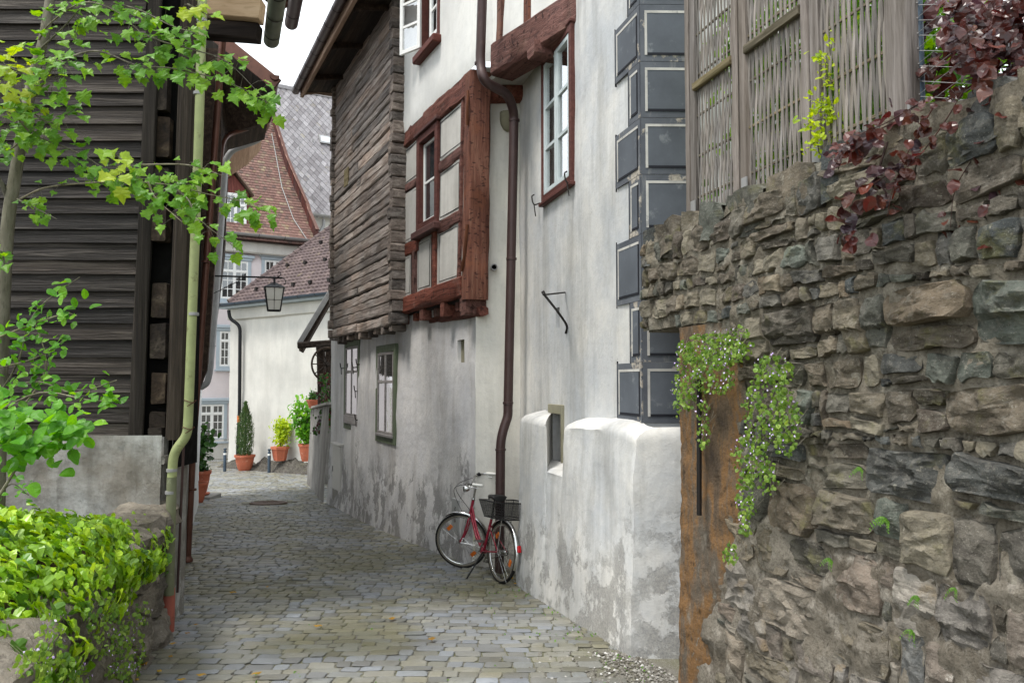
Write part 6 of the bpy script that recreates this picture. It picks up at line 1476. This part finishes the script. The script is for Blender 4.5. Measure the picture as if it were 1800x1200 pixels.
for i in range(300):
    u_ = rnd(-20, 165); v_ = random.gauss(765, 26) + 18 * fnoise(u_ * .03, 1, 2); c = P(u_, v_, rnd(4.7, 5.2)); e = (u_ - 60) / 100
    if abs(e) > rnd(.75, 1.05) or fnoise(u_ * .025, v_ * .025, 7) < -.12: continue
    bl.append(LM(c, Vector((rnd(-.6, 1), rnd(-.8, .2), rnd(-.7, .5))), Vector((rnd(-.4, .4), -.6, .9)), rnd(.07, .12)))
twig(sh, [P(-20, 900, 5.2), P(30, 820, 5.1), P(60, 760, 5.0)], .012, .005); scatter(sh, bl, 'broad_leaf', 'leaf', 100, 'leaves')
# ------------------------------------------------------------------ ivy mound
iv = thing('ivy', 'mound of glossy yellow-green ivy covering the low wall top', 'ivy', FG.w(-1.2, GZ))
il = []
def ivy_top(s): return GZ + .30 + .10 * math.sin(s * 2.1) + .06 * fnoise(s * 3, 0, 0)
core = MB(); vs = []; NS, NT_ = 40, 10
def ivy_pt(s, t, shrink=1.0):
    """t 0: back on the bed, 0.6: crest, 1: hanging down over the street face"""
    a = t; h = ivy_top(s); prof = [(0, (-1.7, GZ - .1)), (.25, (-1.2, h - .08)), (.5, (-.55, h)), (.68, (-.05, h - .1)), (.8, (.16, h - .3)), (1.0, (.14, GZ - .22))]
    n_ = interp([(k, v[0]) for k, v in prof], a); z = interp([(k, v[1]) for k, v in prof], a); endf = min(1, (s + 4.3) / .5) * min(1, max(0, (-.2 - s)) / .6)
    z = GZ - .05 + (z - GZ + .05) * (.25 + .75 * endf) if z > GZ else z
    return FG.w(s, z, n_ * 1.0)
for i in range(NS + 1):
    for j in range(NT_ + 1):
        s = -4.2 + 4.3 * i / NS; p_ = ivy_pt(s, .06 + .74 * j / NT_); vs.append(p_ + Vector((0, 0, -.07)) - FG.n * .06)
core.add(vs, [(i * (NT_ + 1) + j, (i + 1) * (NT_ + 1) + j, (i + 1) * (NT_ + 1) + j + 1, i * (NT_ + 1) + j + 1) for i in range(NS) for j in range(NT_)]); core.build('stems', M['soil'], iv, 60)
for i in range(7600):
    s = rnd(-4.2, -.28); t = rnd(.02, .93)
    if t > .78 and (random.random() > .7 or fnoise(s * 2.2, t * 2, 4) < .0): continue
    p_ = ivy_pt(s, t) + rv(.028); a = ivy_pt(s, max(0, t - .02)); b = ivy_pt(s, min(1, t + .02)); tang = (b - a).normalized(); nr = FG.t.cross(tang)
    if nr.z < 0 and t < .7: nr = -nr
    if t >= .7 and nr.dot(FG.n) < 0: nr = -nr
    il.append(LM(p_, tang * .7 + FG.t * rnd(-.8, .8) + Vector((0, 0, -.25)) + rv(.2), nr.normalized() + rv(.33), rnd(.04, .088)))
scatter(iv, il, 'ivy_leaf', 'leaf', 300, 'leaves')
# ------------------------------------------------------------------ trailing toadflax
def toad(name, label, loc, blobs, F, nleaf, nfl, size, nbase=None):
    t = thing(name, label, 'plant', loc); L, fl = [], []; m = MB()
    for i in range(nleaf + nfl):
        u0, v0, ru, rvv, w = random.choices(blobs, [b[4] for b in blobs])[0]; a = rnd(0, 6.28); r = math.sqrt(random.random()); u, v = u0 + ru * r * math.cos(a), v0 + rvv * r * math.sin(a)
        n_ = rnd(.07, .2) + .06 * (1 - r); s, z = F.px(u, v, n_); p_ = F.w(s, z, n_)
        if i < nleaf: L.append(LM(p_, Vector((0, 0, -1)) + rv(.5), F.n + Vector((0, -.3, .5)) + rv(.45), size * rnd(.6, 1.3)))
        else: fl.append(LM(p_ + F.n * .012, Vector((0, 0, 1)) + rv(.4), F.n + rv(.4), size * .52))
        if i % 6 == 0: m.tube([p_ - F.n * .015, p_ - F.n * .04 + Vector((rnd(-.02, .02), 0, .04))], .001, 4)
    m.build('stems', M['bark'], t, None, kind='stuff'); scatter(t, L, 'round_leaf', 'leaf', 0, 'leaves'); scatter(t, fl, 'petal', 'flower', 0, 'flowers')
toad('trailing_toadflax', 'lilac-flowered trailing toadflax hanging down the rusty jamb of the stone wall', FW.w(-.4, 1.9, .1),
     [(1250, 615, 62, 32, 5), (1210, 660, 24, 60, 2.4), (1255, 655, 40, 40, 3), (1190, 690, 8, 40, .6), (1236, 740, 12, 50, .8), (1360, 650, 36, 28, 1.6), (1345, 720, 42, 60, 3), (1380, 740, 28, 60, 2), (1320, 800, 34, 40, 1.8), (1312, 870, 18, 50, 1.2), (1350, 840, 20, 30, .6), (1310, 925, 12, 14, .4), (1285, 970, 14, 22, .4), (1300, 600, 26, 30, 1.0)], FW, 2300, 330, .020)
toad('wall_toadflax', 'lilac-flowered trailing toadflax below the ivy on the low wall', FG.w(-1.4, .1, .1),
     [(190, 1100, 40, 60, 2), (230, 1140, 26, 50, 2), (90, 1130, 24, 60, 1.4), (60, 1165, 30, 30, .8), (130, 1180, 30, 24, 1), (250, 1075, 16, 22, .6), (215, 1180, 30, 20, 1)], FG, 850, 120, .022)
# ------------------------------------------------------------------ purple beech overhang
bc = thing('purple_beech', 'dark purple copper-leaved branches hanging over the right wall end', 'tree', P(1840, 250, 3.3)); bq = []
for px, d0, d1, n_, sp_ in (([(1840, 60), (1740, 130), (1640, 190), (1540, 230), (1475, 275)], 3.3, 3.5, 60, .05), ([(1840, 120), (1740, 190), (1620, 270), (1540, 320), (1480, 360)], 3.2, 3.4, 40, .05), ([(1820, -20), (1740, 30), (1670, 90), (1640, 150)], 3.4, 3.6, 60, .08),
                            ([(1840, 20), (1770, 60), (1700, 120)], 3.2, 3.4, 70, .1), ([(1840, 150), (1780, 210), (1720, 280)], 3.1, 3.2, 60, .1), ([(1750, 200), (1700, 300), (1690, 420)], 3.2, 3.2, 16, .03), ([(1560, 250), (1530, 340), (1500, 400), (1495, 430)], 3.4, 3.4, 14, .03), ([(1820, 200), (1790, 320), (1780, 440)], 3.0, 3.0, 20, .05), ([(1700, 0), (1640, 20), (1620, 60)], 3.5, 3.6, 22, .06), ([(1840, -20), (1790, 20), (1760, 90)], 3.1, 3.2, 60, .09)):
    c = twig(bc, [P(u, v, d0 + (d1 - d0) * i / (len(px) - 1)) for i, (u, v) in enumerate(px)], .005, .0018, 'dark_brown')
    for i in range(n_):
        q = c[int(random.random() ** .8 * (len(c) - 1))]; bq.append(LM(q + rv(sp_ * .7), Vector((rnd(-1, .2), rnd(-.5, .2), rnd(-.8, .2))), Vector((rnd(-.6, .1), -.55, .75)) + rv(.25), rnd(.05, .085)))
for i in range(520):
    u_ = rnd(1660, 1830); q = P(u_, rnd(-20, 60 + (u_ - 1660) * 1.3), rnd(2.9, 3.5));
    if fnoise(u_ * .012, q.z * 6, 3) < -.15: continue
    bq.append(LM(q, Vector((rnd(-1, .2), rnd(-.5, .2), rnd(-.9, .2))), Vector((rnd(-.6, .1), -.55, .75)) + rv(.35), rnd(.04, .075)))
for px in ([(1640, 190), (1600, 260), (1570, 330), (1560, 380)], [(1700, 150), (1650, 230), (1600, 290), (1560, 300)], [(1760, 160), (1720, 260), (1680, 330), (1670, 400)], [(1620, 180), (1560, 215), (1500, 245), (1462, 300)], [(1790, 180), (1770, 300), (1730, 380)]):
    c = twig(bc, [P(u, v, 3.35 - (u - 1480) * .0012) for u, v in px], .003, .0012, 'dark_brown')
    for i in range(26): bq.append(LM(random.choice(c) + rv(.03), Vector((rnd(-1, .3), rnd(-.5, .2), rnd(-.9, .1))), Vector((rnd(-.6, .2), -.55, .75)) + rv(.3), rnd(.035, .062)))
scatter(bc, bq, 'beech_leaf', 'leaf', 300, 'leaves')
# ------------------------------------------------------------------ golden sprig growing through the fence
gs = thing('golden_shrub', 'yellow-green sprig growing out between the fence posts', 'shrub', FW.w(FW.s_at(1440), ZW)); gl = []
for px in ([(1480, 248), (1470, 210), (1450, 190), (1415, 225)], [(1470, 215), (1455, 190), (1430, 175)], [(1475, 235), (1480, 190), (1475, 165)], [(1440, 270), (1435, 250), (1420, 262)], [(1455, 150), (1450, 110), (1440, 98)], [(1478, 180), (1470, 120), (1460, 85), (1500, 55)], [(1470, 205), (1440, 210), (1415, 220)]):
    c = twig(gs, [P(u, v, 4.05) for u, v in px], .004, .0015)
    for i in range(46):
        q = random.choice(c); gl.append(LM(q + rv(.022), Vector((rnd(-1, .6), rnd(-.6, .2), rnd(-.4, .8))), Vector((0, -.8, .6)) + rv(.4), rnd(.02, .042)))
scatter(gs, gl, 'gold_leaf', 'leaf', 150, 'leaves')
# ------------------------------------------------------------------ bushes in the garden behind the fence
def bush(name, label, c, rad, n_, size, key, trunk=True, lim=0, group=None, dens=.45, cat='bush'):
    c = Vector(c); t = thing(name, label, cat, (c.x, c.y, c.z - rad[2]), 0, group); L = []
    lobes = [(Vector((rnd(-1, 1) * rad[0] * .55, rnd(-1, 1) * rad[1] * .55, rnd(-.6, .75) * rad[2])), rnd(.3, .55)) for _ in range(14)]
    for i in range(n_):
        o, r = random.choice(lobes); d = rv().normalized(); k = random.random() ** .35; p_ = c + o + Vector((d.x * rad[0] * r, d.y * rad[1] * r, d.z * rad[2] * r)) * k
        L.append(LM(p_, d + Vector((0, 0, -.3)) + rv(.4), d + Vector((0, -.3, .6)) + rv(.4), size * rnd(.6, 1.2)))
    m = MB(); b = Vector((c.x, c.y, c.z - rad[2]))
    for o, r in lobes[:7]: m.tube(curve_pts([b, b.lerp(c + o, .5) + rv(.05 * rad[0]), c + o], 4), [.05 * rad[0] * (1 - .7 * i / 8) for i in range(9)], 6)
    m.build('branches' if trunk else 'stems', M['bark'], t, 60); scatter(t, L, key, 'leaf', lim, 'crown'); return t
for k, (u, v, d, r, lab) in enumerate(((1425, 230, 5.6, .72, 'green leafy bush seen through the woven fence, left of the golden sprig'), (1500, 150, 5.4, .95, 'green leafy bush seen through the woven fence, right of the golden sprig'), (1640, 60, 4.9, .9, 'green leafy bush between the fence end and purple leaves'))):
    c = P(u, v, d); bush('garden_bush', lab, (c.x, c.y, 2.6 + r * 1.2), (r, r * .7, r * 1.2), 2600, .075, 'hedge_leaf', group='bushes behind the fence')
# small ferns in the wall joints
for k, (u, v, lab) in enumerate(((1560, 915, 'tiny green fern growing in a wall joint, upper one'), (1680, 1035, 'tiny green fern growing in a wall joint at the right'), (1615, 1050, 'tiny green fern growing in a wall joint in the middle'), (1605, 1110, 'tiny green fern growing in a wall joint, lowest one'), (1462, 985, 'tiny green fern growing in a wall joint at the left'), (1515, 825, 'tiny green fern growing in a joint of the rubble wall, highest one'))):
    t = thing('fern', lab, 'fern', pj(u, v, .06), 0, 'ferns in the wall joints'); L = []
    fz = rnd(.45, 1.0)
    for j in range(random.randint(3, 7)):
        a = rnd(-1.3, 1.3); d = FW.n * .7 + FW.t * math.sin(a) + Vector((0, 0, .6 * math.cos(a) - .2)); 
        for i in range(7):
            for sg in (-1, 1): q = pj(u, v, .06) + d.normalized() * (.012 * i + .01) * fz + Vector((0, 0, -.0012 * i * i)); L.append(LM(q, d * .4 + FW.t * sg * .6 + Vector((0, 0, sg * .5)), FW.n + Vector((0, 0, .6)), (.02 - .0015 * i) * fz))
    scatter(t, L, 'fern_leaf', 'frond', 0, 'fronds')
# ------------------------------------------------------------------ pots
def pot(b, r, h, square=False, mat='terracotta', parent=None):
    m = MB()
    if square:
        for k, (r0, z0, r1, z1) in enumerate(((r * .72, 0, r * .98, h * .82), (r * 1.08, h * .82, r * 1.1, h))):
            f = lambda rr, z: [b + Vector((rr * math.cos(a + .4), rr * math.sin(a + .4), z)) for a in [i * math.pi / 3 for i in range(6)]]
            m.add(f(r0, z0) + f(r1, z1), [(i, (i + 1) % 6, 6 + (i + 1) % 6, 6 + i) for i in range(6)] + [tuple(range(5, -1, -1)), tuple(range(6, 12))])
    else: m.lathe(b, [(r * .60, 0), (r * .72, h * .12), (r * .92, h * .6), (r * .97, h * .84), (r * 1.08, h * .85), (r * 1.1, h), (r * .98, h), (r * .95, h * .9)], 22)
    o = m.build('pot', M[mat], parent, 40); m = MB(); m.lathe(b, [(r * .94, h * .86), (r * .93, h * .92)], 16); m.build('earth', M['soil'], parent); return o
def potted(name, label, u, v, d, r, h, z=None, square=False, grp='terracotta pot plants'):
    b = P(u, v, d); b.z = zg(d) if z is None else z; t = thing(name, label, 'potted plant', b, 0, grp); pot(b, r, h, square, 'terracotta', t); return t, b
K = 29.8 / 1400
t, b = potted('potted_cypress', 'tall slim dark cypress in a round terracotta pot', 430, 824, 29.0, 16 * K, 26 * K, P(430, 826, 29.0).z)
L = []
for i in range(2600):
    z = random.random(); r = (.30 * math.sin(math.pi * min(1, z * .82 + .22)) ** .8 + .02) * math.sqrt(rnd(.3, 1)) * (1 + .15 * fnoise(z * 6, i * .01, 0)); a = rnd(0, 6.28)
    L.append(LM(b + Vector((r * math.cos(a), r * math.sin(a), 24 * K + z * 88 * K)), Vector((math.cos(a) * .4, math.sin(a) * .4, 1)) + rv(.25), Vector((math.cos(a), math.sin(a), .2)), rnd(.08, .15)))
m = MB(); m.tube([b + Vector((0, 0, .3)), b + Vector((0, 0, 2.1))], .03, 6); m.build('trunk', M['bark'], t); scatter(t, L, 'cypress_leaf', 'leaf', 0, 'crown')
def shrub_in(t, b, h0, w, h, n_, size, key):
    L = []; m = MB()
    for k in range(7):
        tip = b + Vector((rnd(-.6, .6) * w, rnd(-.6, .6) * w, h0 + h * rnd(.6, 1.0))); c = curve_pts([b + Vector((0, 0, h0 * .8)), (b + Vector((0, 0, h0))).lerp(tip, .5) + rv(.04), tip], 4); m.tube(c, [.02 - .0015 * i for i in range(len(c))], 5)
        for i in range(n_ // 7):
            q = c[int(rnd(.25, 1) * (len(c) - 1))]; L.append(LM(q + rv(w * .22), rv(.6) + Vector((0, 0, .2)), Vector((0, -.5, .8)) + rv(.4), size * rnd(.6, 1.2)))
    m.build('stems', M['bark'], t, 60); scatter(t, L, key, 'leaf', 0, 'crown')
t, b = potted('potted_shrub', 'round yellow-green shrub in an angular terracotta pot', 492, 808, 28.2, 14 * K, 23 * K, P(492, 809, 28.2).z, True); shrub_in(t, b, 22 * K, .45, 1.0, 1000, .10, 'gold_leaf')
t, b = potted('potted_shrub', 'loose green leafy shrub in terracotta pot beside the low wall', 540, 808, 26.6, 13 * K, 27 * K, P(540, 810, 26.6).z); shrub_in(t, b, 27 * K, .7, 1.6, 1000, .14, 'broad_leaf')
b = P(552, 716, 22.4); b.z = .93; t = thing('potted_succulent', 'shallow terracotta bowl with green succulent on top of the low wall', 'potted plant', b, 0, 'terracotta pot plants'); pot(b, .2, .24, False, 'terracotta', t); shrub_in(t, b, .24, .2, .12, 160, .09, 'dark_leaf')
tv = thing('trailing_vine', 'reddish green creeper trailing over the low wall by the wheel', 'plant', P(568, 690, 20.1)); L = []
for i in range(420):
    u, v = random.gauss(572, 6), rnd(655, 745) if random.random() < .7 else rnd(735, 760); L.append(LM(P(u - max(0, (v - 735)) * .5, v, rnd(19.6, 20.1)), Vector((0, 0, -1)) + rv(.6), Vector((-.4, -.8, .3)) + rv(.4), rnd(.05, .1)))
scatter(tv, L[:150], 'beech_leaf', 'leaf', 0, 'leaves'); scatter(tv, L[150:], 'dark_leaf', 'leaf', 0, 'leaves')
t, b = potted('potted_shrub', 'low green plant in tall terracotta pot on a stone slab at left wall', 350, 872, 18.6, .24, .52, zg(18.6) + .12); shrub_in(t, b, .5, .26, .22, 260, .08, 'dark_leaf')
m = MB(); m.lathe(b + Vector((0, 0, -.04)), [(.2, 0), (.24, .03), (.24, .045)], 18); m.build('saucer', M['terracotta'], t, 40)
m = MB(); m.obox((b.x - .1, b.y, b.z - .09), (.48, .02, 0), (0, .35, 0), (0, 0, .05), .01); m.build('stone_slab', M['cap_stone'], None, label='grey stone slab under the left pot', category='slab')
t, b = potted('potted_shrub', 'dark broad-leaved shrub standing behind the brown downpipe', 345, 868, 17.6, .22, .45, zg(17.6)); shrub_in(t, b, 1.05, .5, .5, 420, .14, 'dark_leaf')
m = MB(); m.tube([b + Vector((0, 0, .4)), b + Vector((.05, 0, 1.1))], .022, 6); m.build('trunk', M['bark'], t)
# tufts of moss and weeds along the joints
wd = MB(); W_ = []
for i in range(420):
    y = rnd(4.9, 8.6); xr = interp(RIGHT, y); x = xr - abs(random.gauss(0, .28)) if random.random() < .75 else rnd(-2.2, .6)
    if fnoise(x * 2, y * 2, 6) > .05: W_.append(LM(Vector((x, y, zg(y) + .004)), Vector((rnd(-1, 1), rnd(-1, 1), rnd(.3, 1.2))), Vector((0, -.3, 1)) + rv(.3), rnd(.01, .026)))
t = thing('joint_weeds', 'tiny green weeds sprouting between the cobbles near the right wall', 'weeds', (0, 6, zg(6))); scatter(t, W_, 'fern_leaf', 'leaf', 0, 'leaves')
# ------------------------------------------------------------------ bicycle
rear = Vector((-.126, 8.83, zg(8.83))); frontg = Vector((-.60, 9.70, zg(9.70)))
hd = (frontg - rear).normalized(); lean = R(5)
side = Vector((0, 0, 1)).cross(hd).normalized(); upv = hd.cross(side).normalized()
upv = (upv * math.cos(lean) - side * math.sin(lean)).normalized(); side = upv.cross(hd).normalized()
def BP(x, y, z): return rear + hd * x + side * y + upv * z            # x forward from the rear axle, y left, z up
bk = thing('bicycle', "dark red lady's bicycle with black rear basket leaning beside the brown downpipe", 'bicycle', rear)
RW = .335
def wheel(c, ax, fw, name, refl):
    ax = ax.normalized(); fw = (fw - ax * fw.dot(ax)).normalized(); up_ = fw.cross(ax) if fw.cross(ax).z > 0 else ax.cross(fw)
    circ = lambda r, n=40, o=0: [c + fw * (r * math.cos(2 * math.pi * i / n)) + up_ * (r * math.sin(2 * math.pi * i / n)) + ax * o for i in range(n)]
    m = MB(); m.tube(circ(RW - .017), .018, 10, closed=True); w = m.build('wheel', M['rubber'], bk, 60)
    m = MB(); m.tube(circ(RW - .030), .0165, 8, closed=True); m.build('tyre_wall', M['tyre_wall'], w, 60)
    m = MB(); m.tube(circ(RW - .045), .012, 8, closed=True); m.build('rim', M['chrome'], w, 60)
    m = MB(); m.lathe(c - ax * .04, [(.018, 0), (.03, .008), (.016, .02), (.016, .06), (.03, .072), (.018, .08)], 12, ax); m.lathe(c - ax * .06, [(.007, 0), (.007, .12)], 8, ax); m.build('hub', M['chrome'], w, 40)
    m = MB()
    for i in range(32):
        a = 2 * math.pi * i / 32; b = a + (.5 if i % 4 < 2 else -.5); o = .03 if i % 2 else -.03
        m.tube([c + (fw * math.cos(b) + up_ * math.sin(b)) * .026 + ax * o, c + (fw * math.cos(a) + up_ * math.sin(a)) * (RW - .05)], .0014, 4)
    m.build('spokes', M['chrome'], w)
    for a in refl:
        q = c + (fw * math.cos(a) + up_ * math.sin(a)) * .21; r_ = fw * math.cos(a) + up_ * math.sin(a); tt = -fw * math.sin(a) + up_ * math.cos(a)
        m = MB(); m.obox(q, r_ * .022, tt * .038, ax * .007, .005); m.build('reflector', M['orange_plastic'], w)
    return circ, up_
rc = BP(0, 0, RW); circ, u2 = wheel(rc, side, hd, 'wheel', (0.9, 3.6))
# steering: fork, bars turned to the left
hx = .86; head_top = BP(.80, 0, .84); head_bot = BP(.86, 0, .64); sa = (head_top - head_bot).normalized()
ST = Matrix.Rotation(R(48), 3, sa)
def SP(x, y, z): return head_bot + ST @ (BP(x, y, z) - head_bot)
fc = SP(1.0, 0, RW); gz = zg(fc.y) + RW; fc.z = gz
fax = ST @ side; ffw = ST @ hd
wheel(fc, fax, ffw, 'wheel', (math.pi * 1.28, math.pi * .28))
T = lambda pts, r, name, mat, k=0, seg=10: (lambda m: (m.tube(curve_pts(pts, k) if k else pts, r, seg), m.build(name, M[mat], bk, 60))[1])(MB())
bb = BP(.45, 0, .28); seat_t = BP(.30, 0, .66); seat_j = BP(.33, 0, .58)
m = MB(); m.tube([bb, seat_t], .0155, 10); m.tube(curve_pts([BP(.825, 0, .76), BP(.66, 0, .50), BP(.50, 0, .36), BP(.405, 0, .40)], 6), .0145, 10); m.tube([BP(.85, 0, .68), BP(.66, 0, .42), bb], .017, 10); m.tube([head_bot, head_top], .019, 12)
for sg in (-1, 1):
    m.tube([bb + side * .02 * sg, BP(0, .055 * sg, RW)], .0095, 8); m.tube([seat_j + side * .015 * sg, BP(0, .055 * sg, RW)], .008, 8)
m.tube([bb - side * .035, bb + side * .035], .022, 12); m.build('frame', M['bike_red'], bk, 60)
m = MB(); m.lathe(head_top - sa * .005, [(.022, 0), (.024, .012), (.018, .02)], 12, sa); m.lathe(head_bot - sa * .015, [(.02, 0), (.024, .01), (.022, .018)], 12, sa); m.tube([seat_t, BP(.27, 0, .76)], .0125, 10); m.build('head_set', M['chrome'], bk, 50)
cr = head_bot - sa * .03
m = MB(); m.tube([head_bot, cr], .018, 10)
for sg in (-1, 1): m.tube(curve_pts([cr + fax * .0, cr + fax * .052 * sg - sa * .01, cr.lerp(fc, .6) + fax * .055 * sg - ffw * .012, fc + fax * .055 * sg], 5), .0105, 8)
m.build('fork', M['bike_red'], bk, 60)
# mudguards
def guard(c, fw, up_, ax, a0, a1, name):
    m = MB(); n = 22; vs = []
    for i in range(n + 1):
        a = a0 + (a1 - a0) * i / n; d = fw * math.cos(a) + up_ * math.sin(a)
        for (o, h) in ((-.026, -.012), (-.018, .003), (0, .008), (.018, .003), (.026, -.012)): vs.append(c + d * (RW + .018 + h) + ax * o)
    m.add(vs, [(i * 5 + j, i * 5 + j + 1, (i + 1) * 5 + j + 1, (i + 1) * 5 + j) for i in range(n) for j in range(4)])
    for a in (a0 + .25, a0 + .6, a1 - .3)[:2]:
        d = fw * math.cos(a) + up_ * math.sin(a)
        for sg in (-1, 1): m.tube([c + ax * .06 * sg, c + d * (RW + .012) + ax * .026 * sg], .0025, 5)
    m.build(name, M['chrome'], bk, 70)
guard(rc, hd, upv, side, R(205), R(40), 'mudguard')
fup = (fax.cross(ffw)); fup = fup if fup.z > 0 else -fup
guard(fc, ffw, fup, fax, R(-10 + 190), R(62), 'mudguard')
# stem, handlebar, grips
st = head_top + sa * .17; m = MB(); m.tube([head_top, st], .0125, 10); m.tube([st, st + ffw * .05 + sa * .01], .014, 10); m.build('stem', M['chrome'], bk, 60)
hc = st + ffw * .05 + sa * .01; m = MB()
for sg in (-1, 1): m.tube(curve_pts([hc, hc + fax * .07 * sg + ffw * .03 + sa * .02, hc + fax * .18 * sg + ffw * .03 + sa * .07, hc + fax * .26 * sg - ffw * .06 + sa * .075, hc + fax * .28 * sg - ffw * .19 + sa * .06], 6), .011, 8)
hb = m.build('handlebar', M['chrome'], bk, 60)
for sg in (-1, 1):
    a, b = hc + fax * .272 * sg - ffw * .08 + sa * .075, hc + fax * .285 * sg - ffw * .21 + sa * .058; m = MB(); m.tube([a, b], .0165, 10); m.build('grip', M['grip_white'], hb, 50)
    m = MB(); m.tube(curve_pts([a + ffw * .03, a + ffw * .05 - sa * .02, a - ffw * .08 - sa * .05], 4), .006, 6); m.build('brake_lever', M['chrome'], hb, 60)
m = MB(); m.lathe(hc - fax * .22 + sa * .075 + ffw * .0, [(.0, -.02), (.028, -.01), (.03, .01), (.0, .03)], 12); m.build('bell', M['iron_black'], hb, 60)
m = MB(); m.lathe(hc + ffw * .02 - sa * .045, [(.018, 0), (.036, .03), (.044, .07), (.04, .075)], 14, ffw); m.build('headlamp', M['chrome'], bk, 50)
m = MB()
for (a, b, c_) in ((hc + fax * .2 + sa * .07, hc + ffw * .22 - sa * .06, cr + ffw * .06), (hc - fax * .2 + sa * .07, hc + ffw * .2 - sa * .02, BP(.8, .03, .7))): m.tube(curve_pts([a, b, c_], 8), .0035, 5)
m.build('brake_cable', M['iron_black'], bk)
m = MB(); m.obox(cr + ffw * .03 - sa * .03, ffw * .015, fax * .035, sa * .02, .004); m.obox(fc + fup * .27 + ffw * .05 + fax * .05, ffw * .014, fax * .014, fup * .03, .005); m.build('brake_caliper', M['chrome'], bk)
# saddle
sc_ = BP(.25, 0, .90); m = MB(); vs = []; prof = [(-.13, .075, .0), (-.11, .10, .02), (-.05, .095, .022), (.02, .055, .015), (.08, .028, .012), (.135, .02, .006), (.145, .008, -.006)]
for (x, w_, h) in prof:
    for k in range(8):
        a = 2 * math.pi * k / 8; vs.append(sc_ + hd * x + side * (w_ * math.cos(a)) + upv * (h + (.022 * math.sin(a) if math.sin(a) > 0 else .045 * math.sin(a) * (.5 + w_ * 4))))
m.add(vs, [(i * 8 + k, i * 8 + (k + 1) % 8, (i + 1) * 8 + (k + 1) % 8, (i + 1) * 8 + k) for i in range(len(prof) - 1) for k in range(8)] + [tuple(range(8))[::-1], tuple((len(prof) - 1) * 8 + k for k in range(8))]); m.build('saddle', M['saddle_black'], bk, 70)
m = MB(); m.tube([BP(.29, 0, .66), BP(.255, 0, .88)], .012, 8); m.build('seat_post', M['chrome'], bk)
# rack and basket
m = MB(); rz = .72
for sg in (-1, 1): m.tube([BP(.30, .05 * sg, rz - .02), BP(-.22, .06 * sg, rz - .02)], .005, 6); m.tube([BP(-.06, .06 * sg, rz - .02), BP(0, .062 * sg, RW)], .005, 6)
m.tube([BP(-.22, -.06, rz - .02), BP(-.22, .06, rz - .02)], .005, 6); m.build('rack', M['chrome'], bk, 60)
bx0, bx1, by, bz0, bz1 = -.32, .20, .22, .705, .885
bot = [BP(bx0 + .05, -by + .05, bz0), BP(bx1 - .05, -by + .05, bz0), BP(bx1 - .05, by - .05, bz0), BP(bx0 + .05, by - .05, bz0)]
topp = [BP(bx0, -by, bz1), BP(bx1, -by, bz1), BP(bx1, by, bz1), BP(bx0, by, bz1)]
m = MB(); m.add(bot + topp, [(3, 2, 1, 0)] + [(i, (i + 1) % 4, 4 + (i + 1) % 4, 4 + i) for i in range(4)]); ba = m.build('basket', M['basket_mesh'], bk)
m = MB(); m.tube(topp, .007, 6, closed=True); m.tube(bot, .005, 6, closed=True)
for i in range(4): m.tube([bot[i], topp[i]], .0045, 6)
for i in range(4):
    for k in range(1, 14):
        t = k / 14; m.tube([bot[i].lerp(bot[(i + 1) % 4], t), topp[i].lerp(topp[(i + 1) % 4], t)], .0011, 4)
    for k in range(1, 6): t = k / 6; m.tube([bot[i].lerp(topp[i], t), bot[(i + 1) % 4].lerp(topp[(i + 1) % 4], t)], .0011, 4)
m.build('wire', M['iron_black'], ba)
# rear light, drivetrain, pedals, stand
m = MB(); a = R(168); d = hd * math.cos(a) + upv * math.sin(a); m.obox(rc + d * (RW + .045), side * .02, (hd * -math.sin(a) + upv * math.cos(a)) * .036, d * .016, .006); m.build('tail_light', M['red_plastic'], bk)
m = MB(); m.lathe(bb - side * .055, [(.085, 0), (.085, .004)], 24, side); m.tube([bb - side * .06, bb - side * .06 + hd * .10 - upv * .13], .009, 8); m.tube([bb + side * .06, bb + side * .06 - hd * .10 + upv * .13], .009, 8); m.build('crank', M['chrome'], bk, 50)
for sg, q in ((-1, hd * .10 - upv * .13), (1, -hd * .10 + upv * .13)):
    m = MB(); c_ = bb + side * .06 * sg + q + side * .055 * sg; m.obox(c_ + hd * .03, hd * .006, side * .045, upv * .012); m.obox(c_ - hd * .03, hd * .006, side * .045, upv * .012); m.tube([c_ - side * .05, c_ + side * .05], .008, 6); m.obox(c_ - side * .045, hd * .03, side * .004, upv * .01); m.obox(c_ + side * .045, hd * .03, side * .004, upv * .01); m.build('pedal', M['chrome'], bk)
m = MB(); ch_ = [bb - side * .055 + (hd * math.cos(a) + upv * math.sin(a)) * .085 for a in [math.pi / 2 - i * math.pi / 8 for i in range(9)]] + [rc - side * .055 + (hd * math.cos(a) + upv * math.sin(a)) * .035 for a in [-math.pi / 2 - i * math.pi / 6 for i in range(7)]]; m.tube(ch_, .005, 5, closed=True); m.build('chain', M['iron'], bk)
g_ = BP(.36, .24, 0); g_.z = zg(g_.y) + .01
m = MB(); m.tube([bb + side * .03 - hd * .04, g_], .009, 8); m.build('kickstand', M['iron_black'], bk)
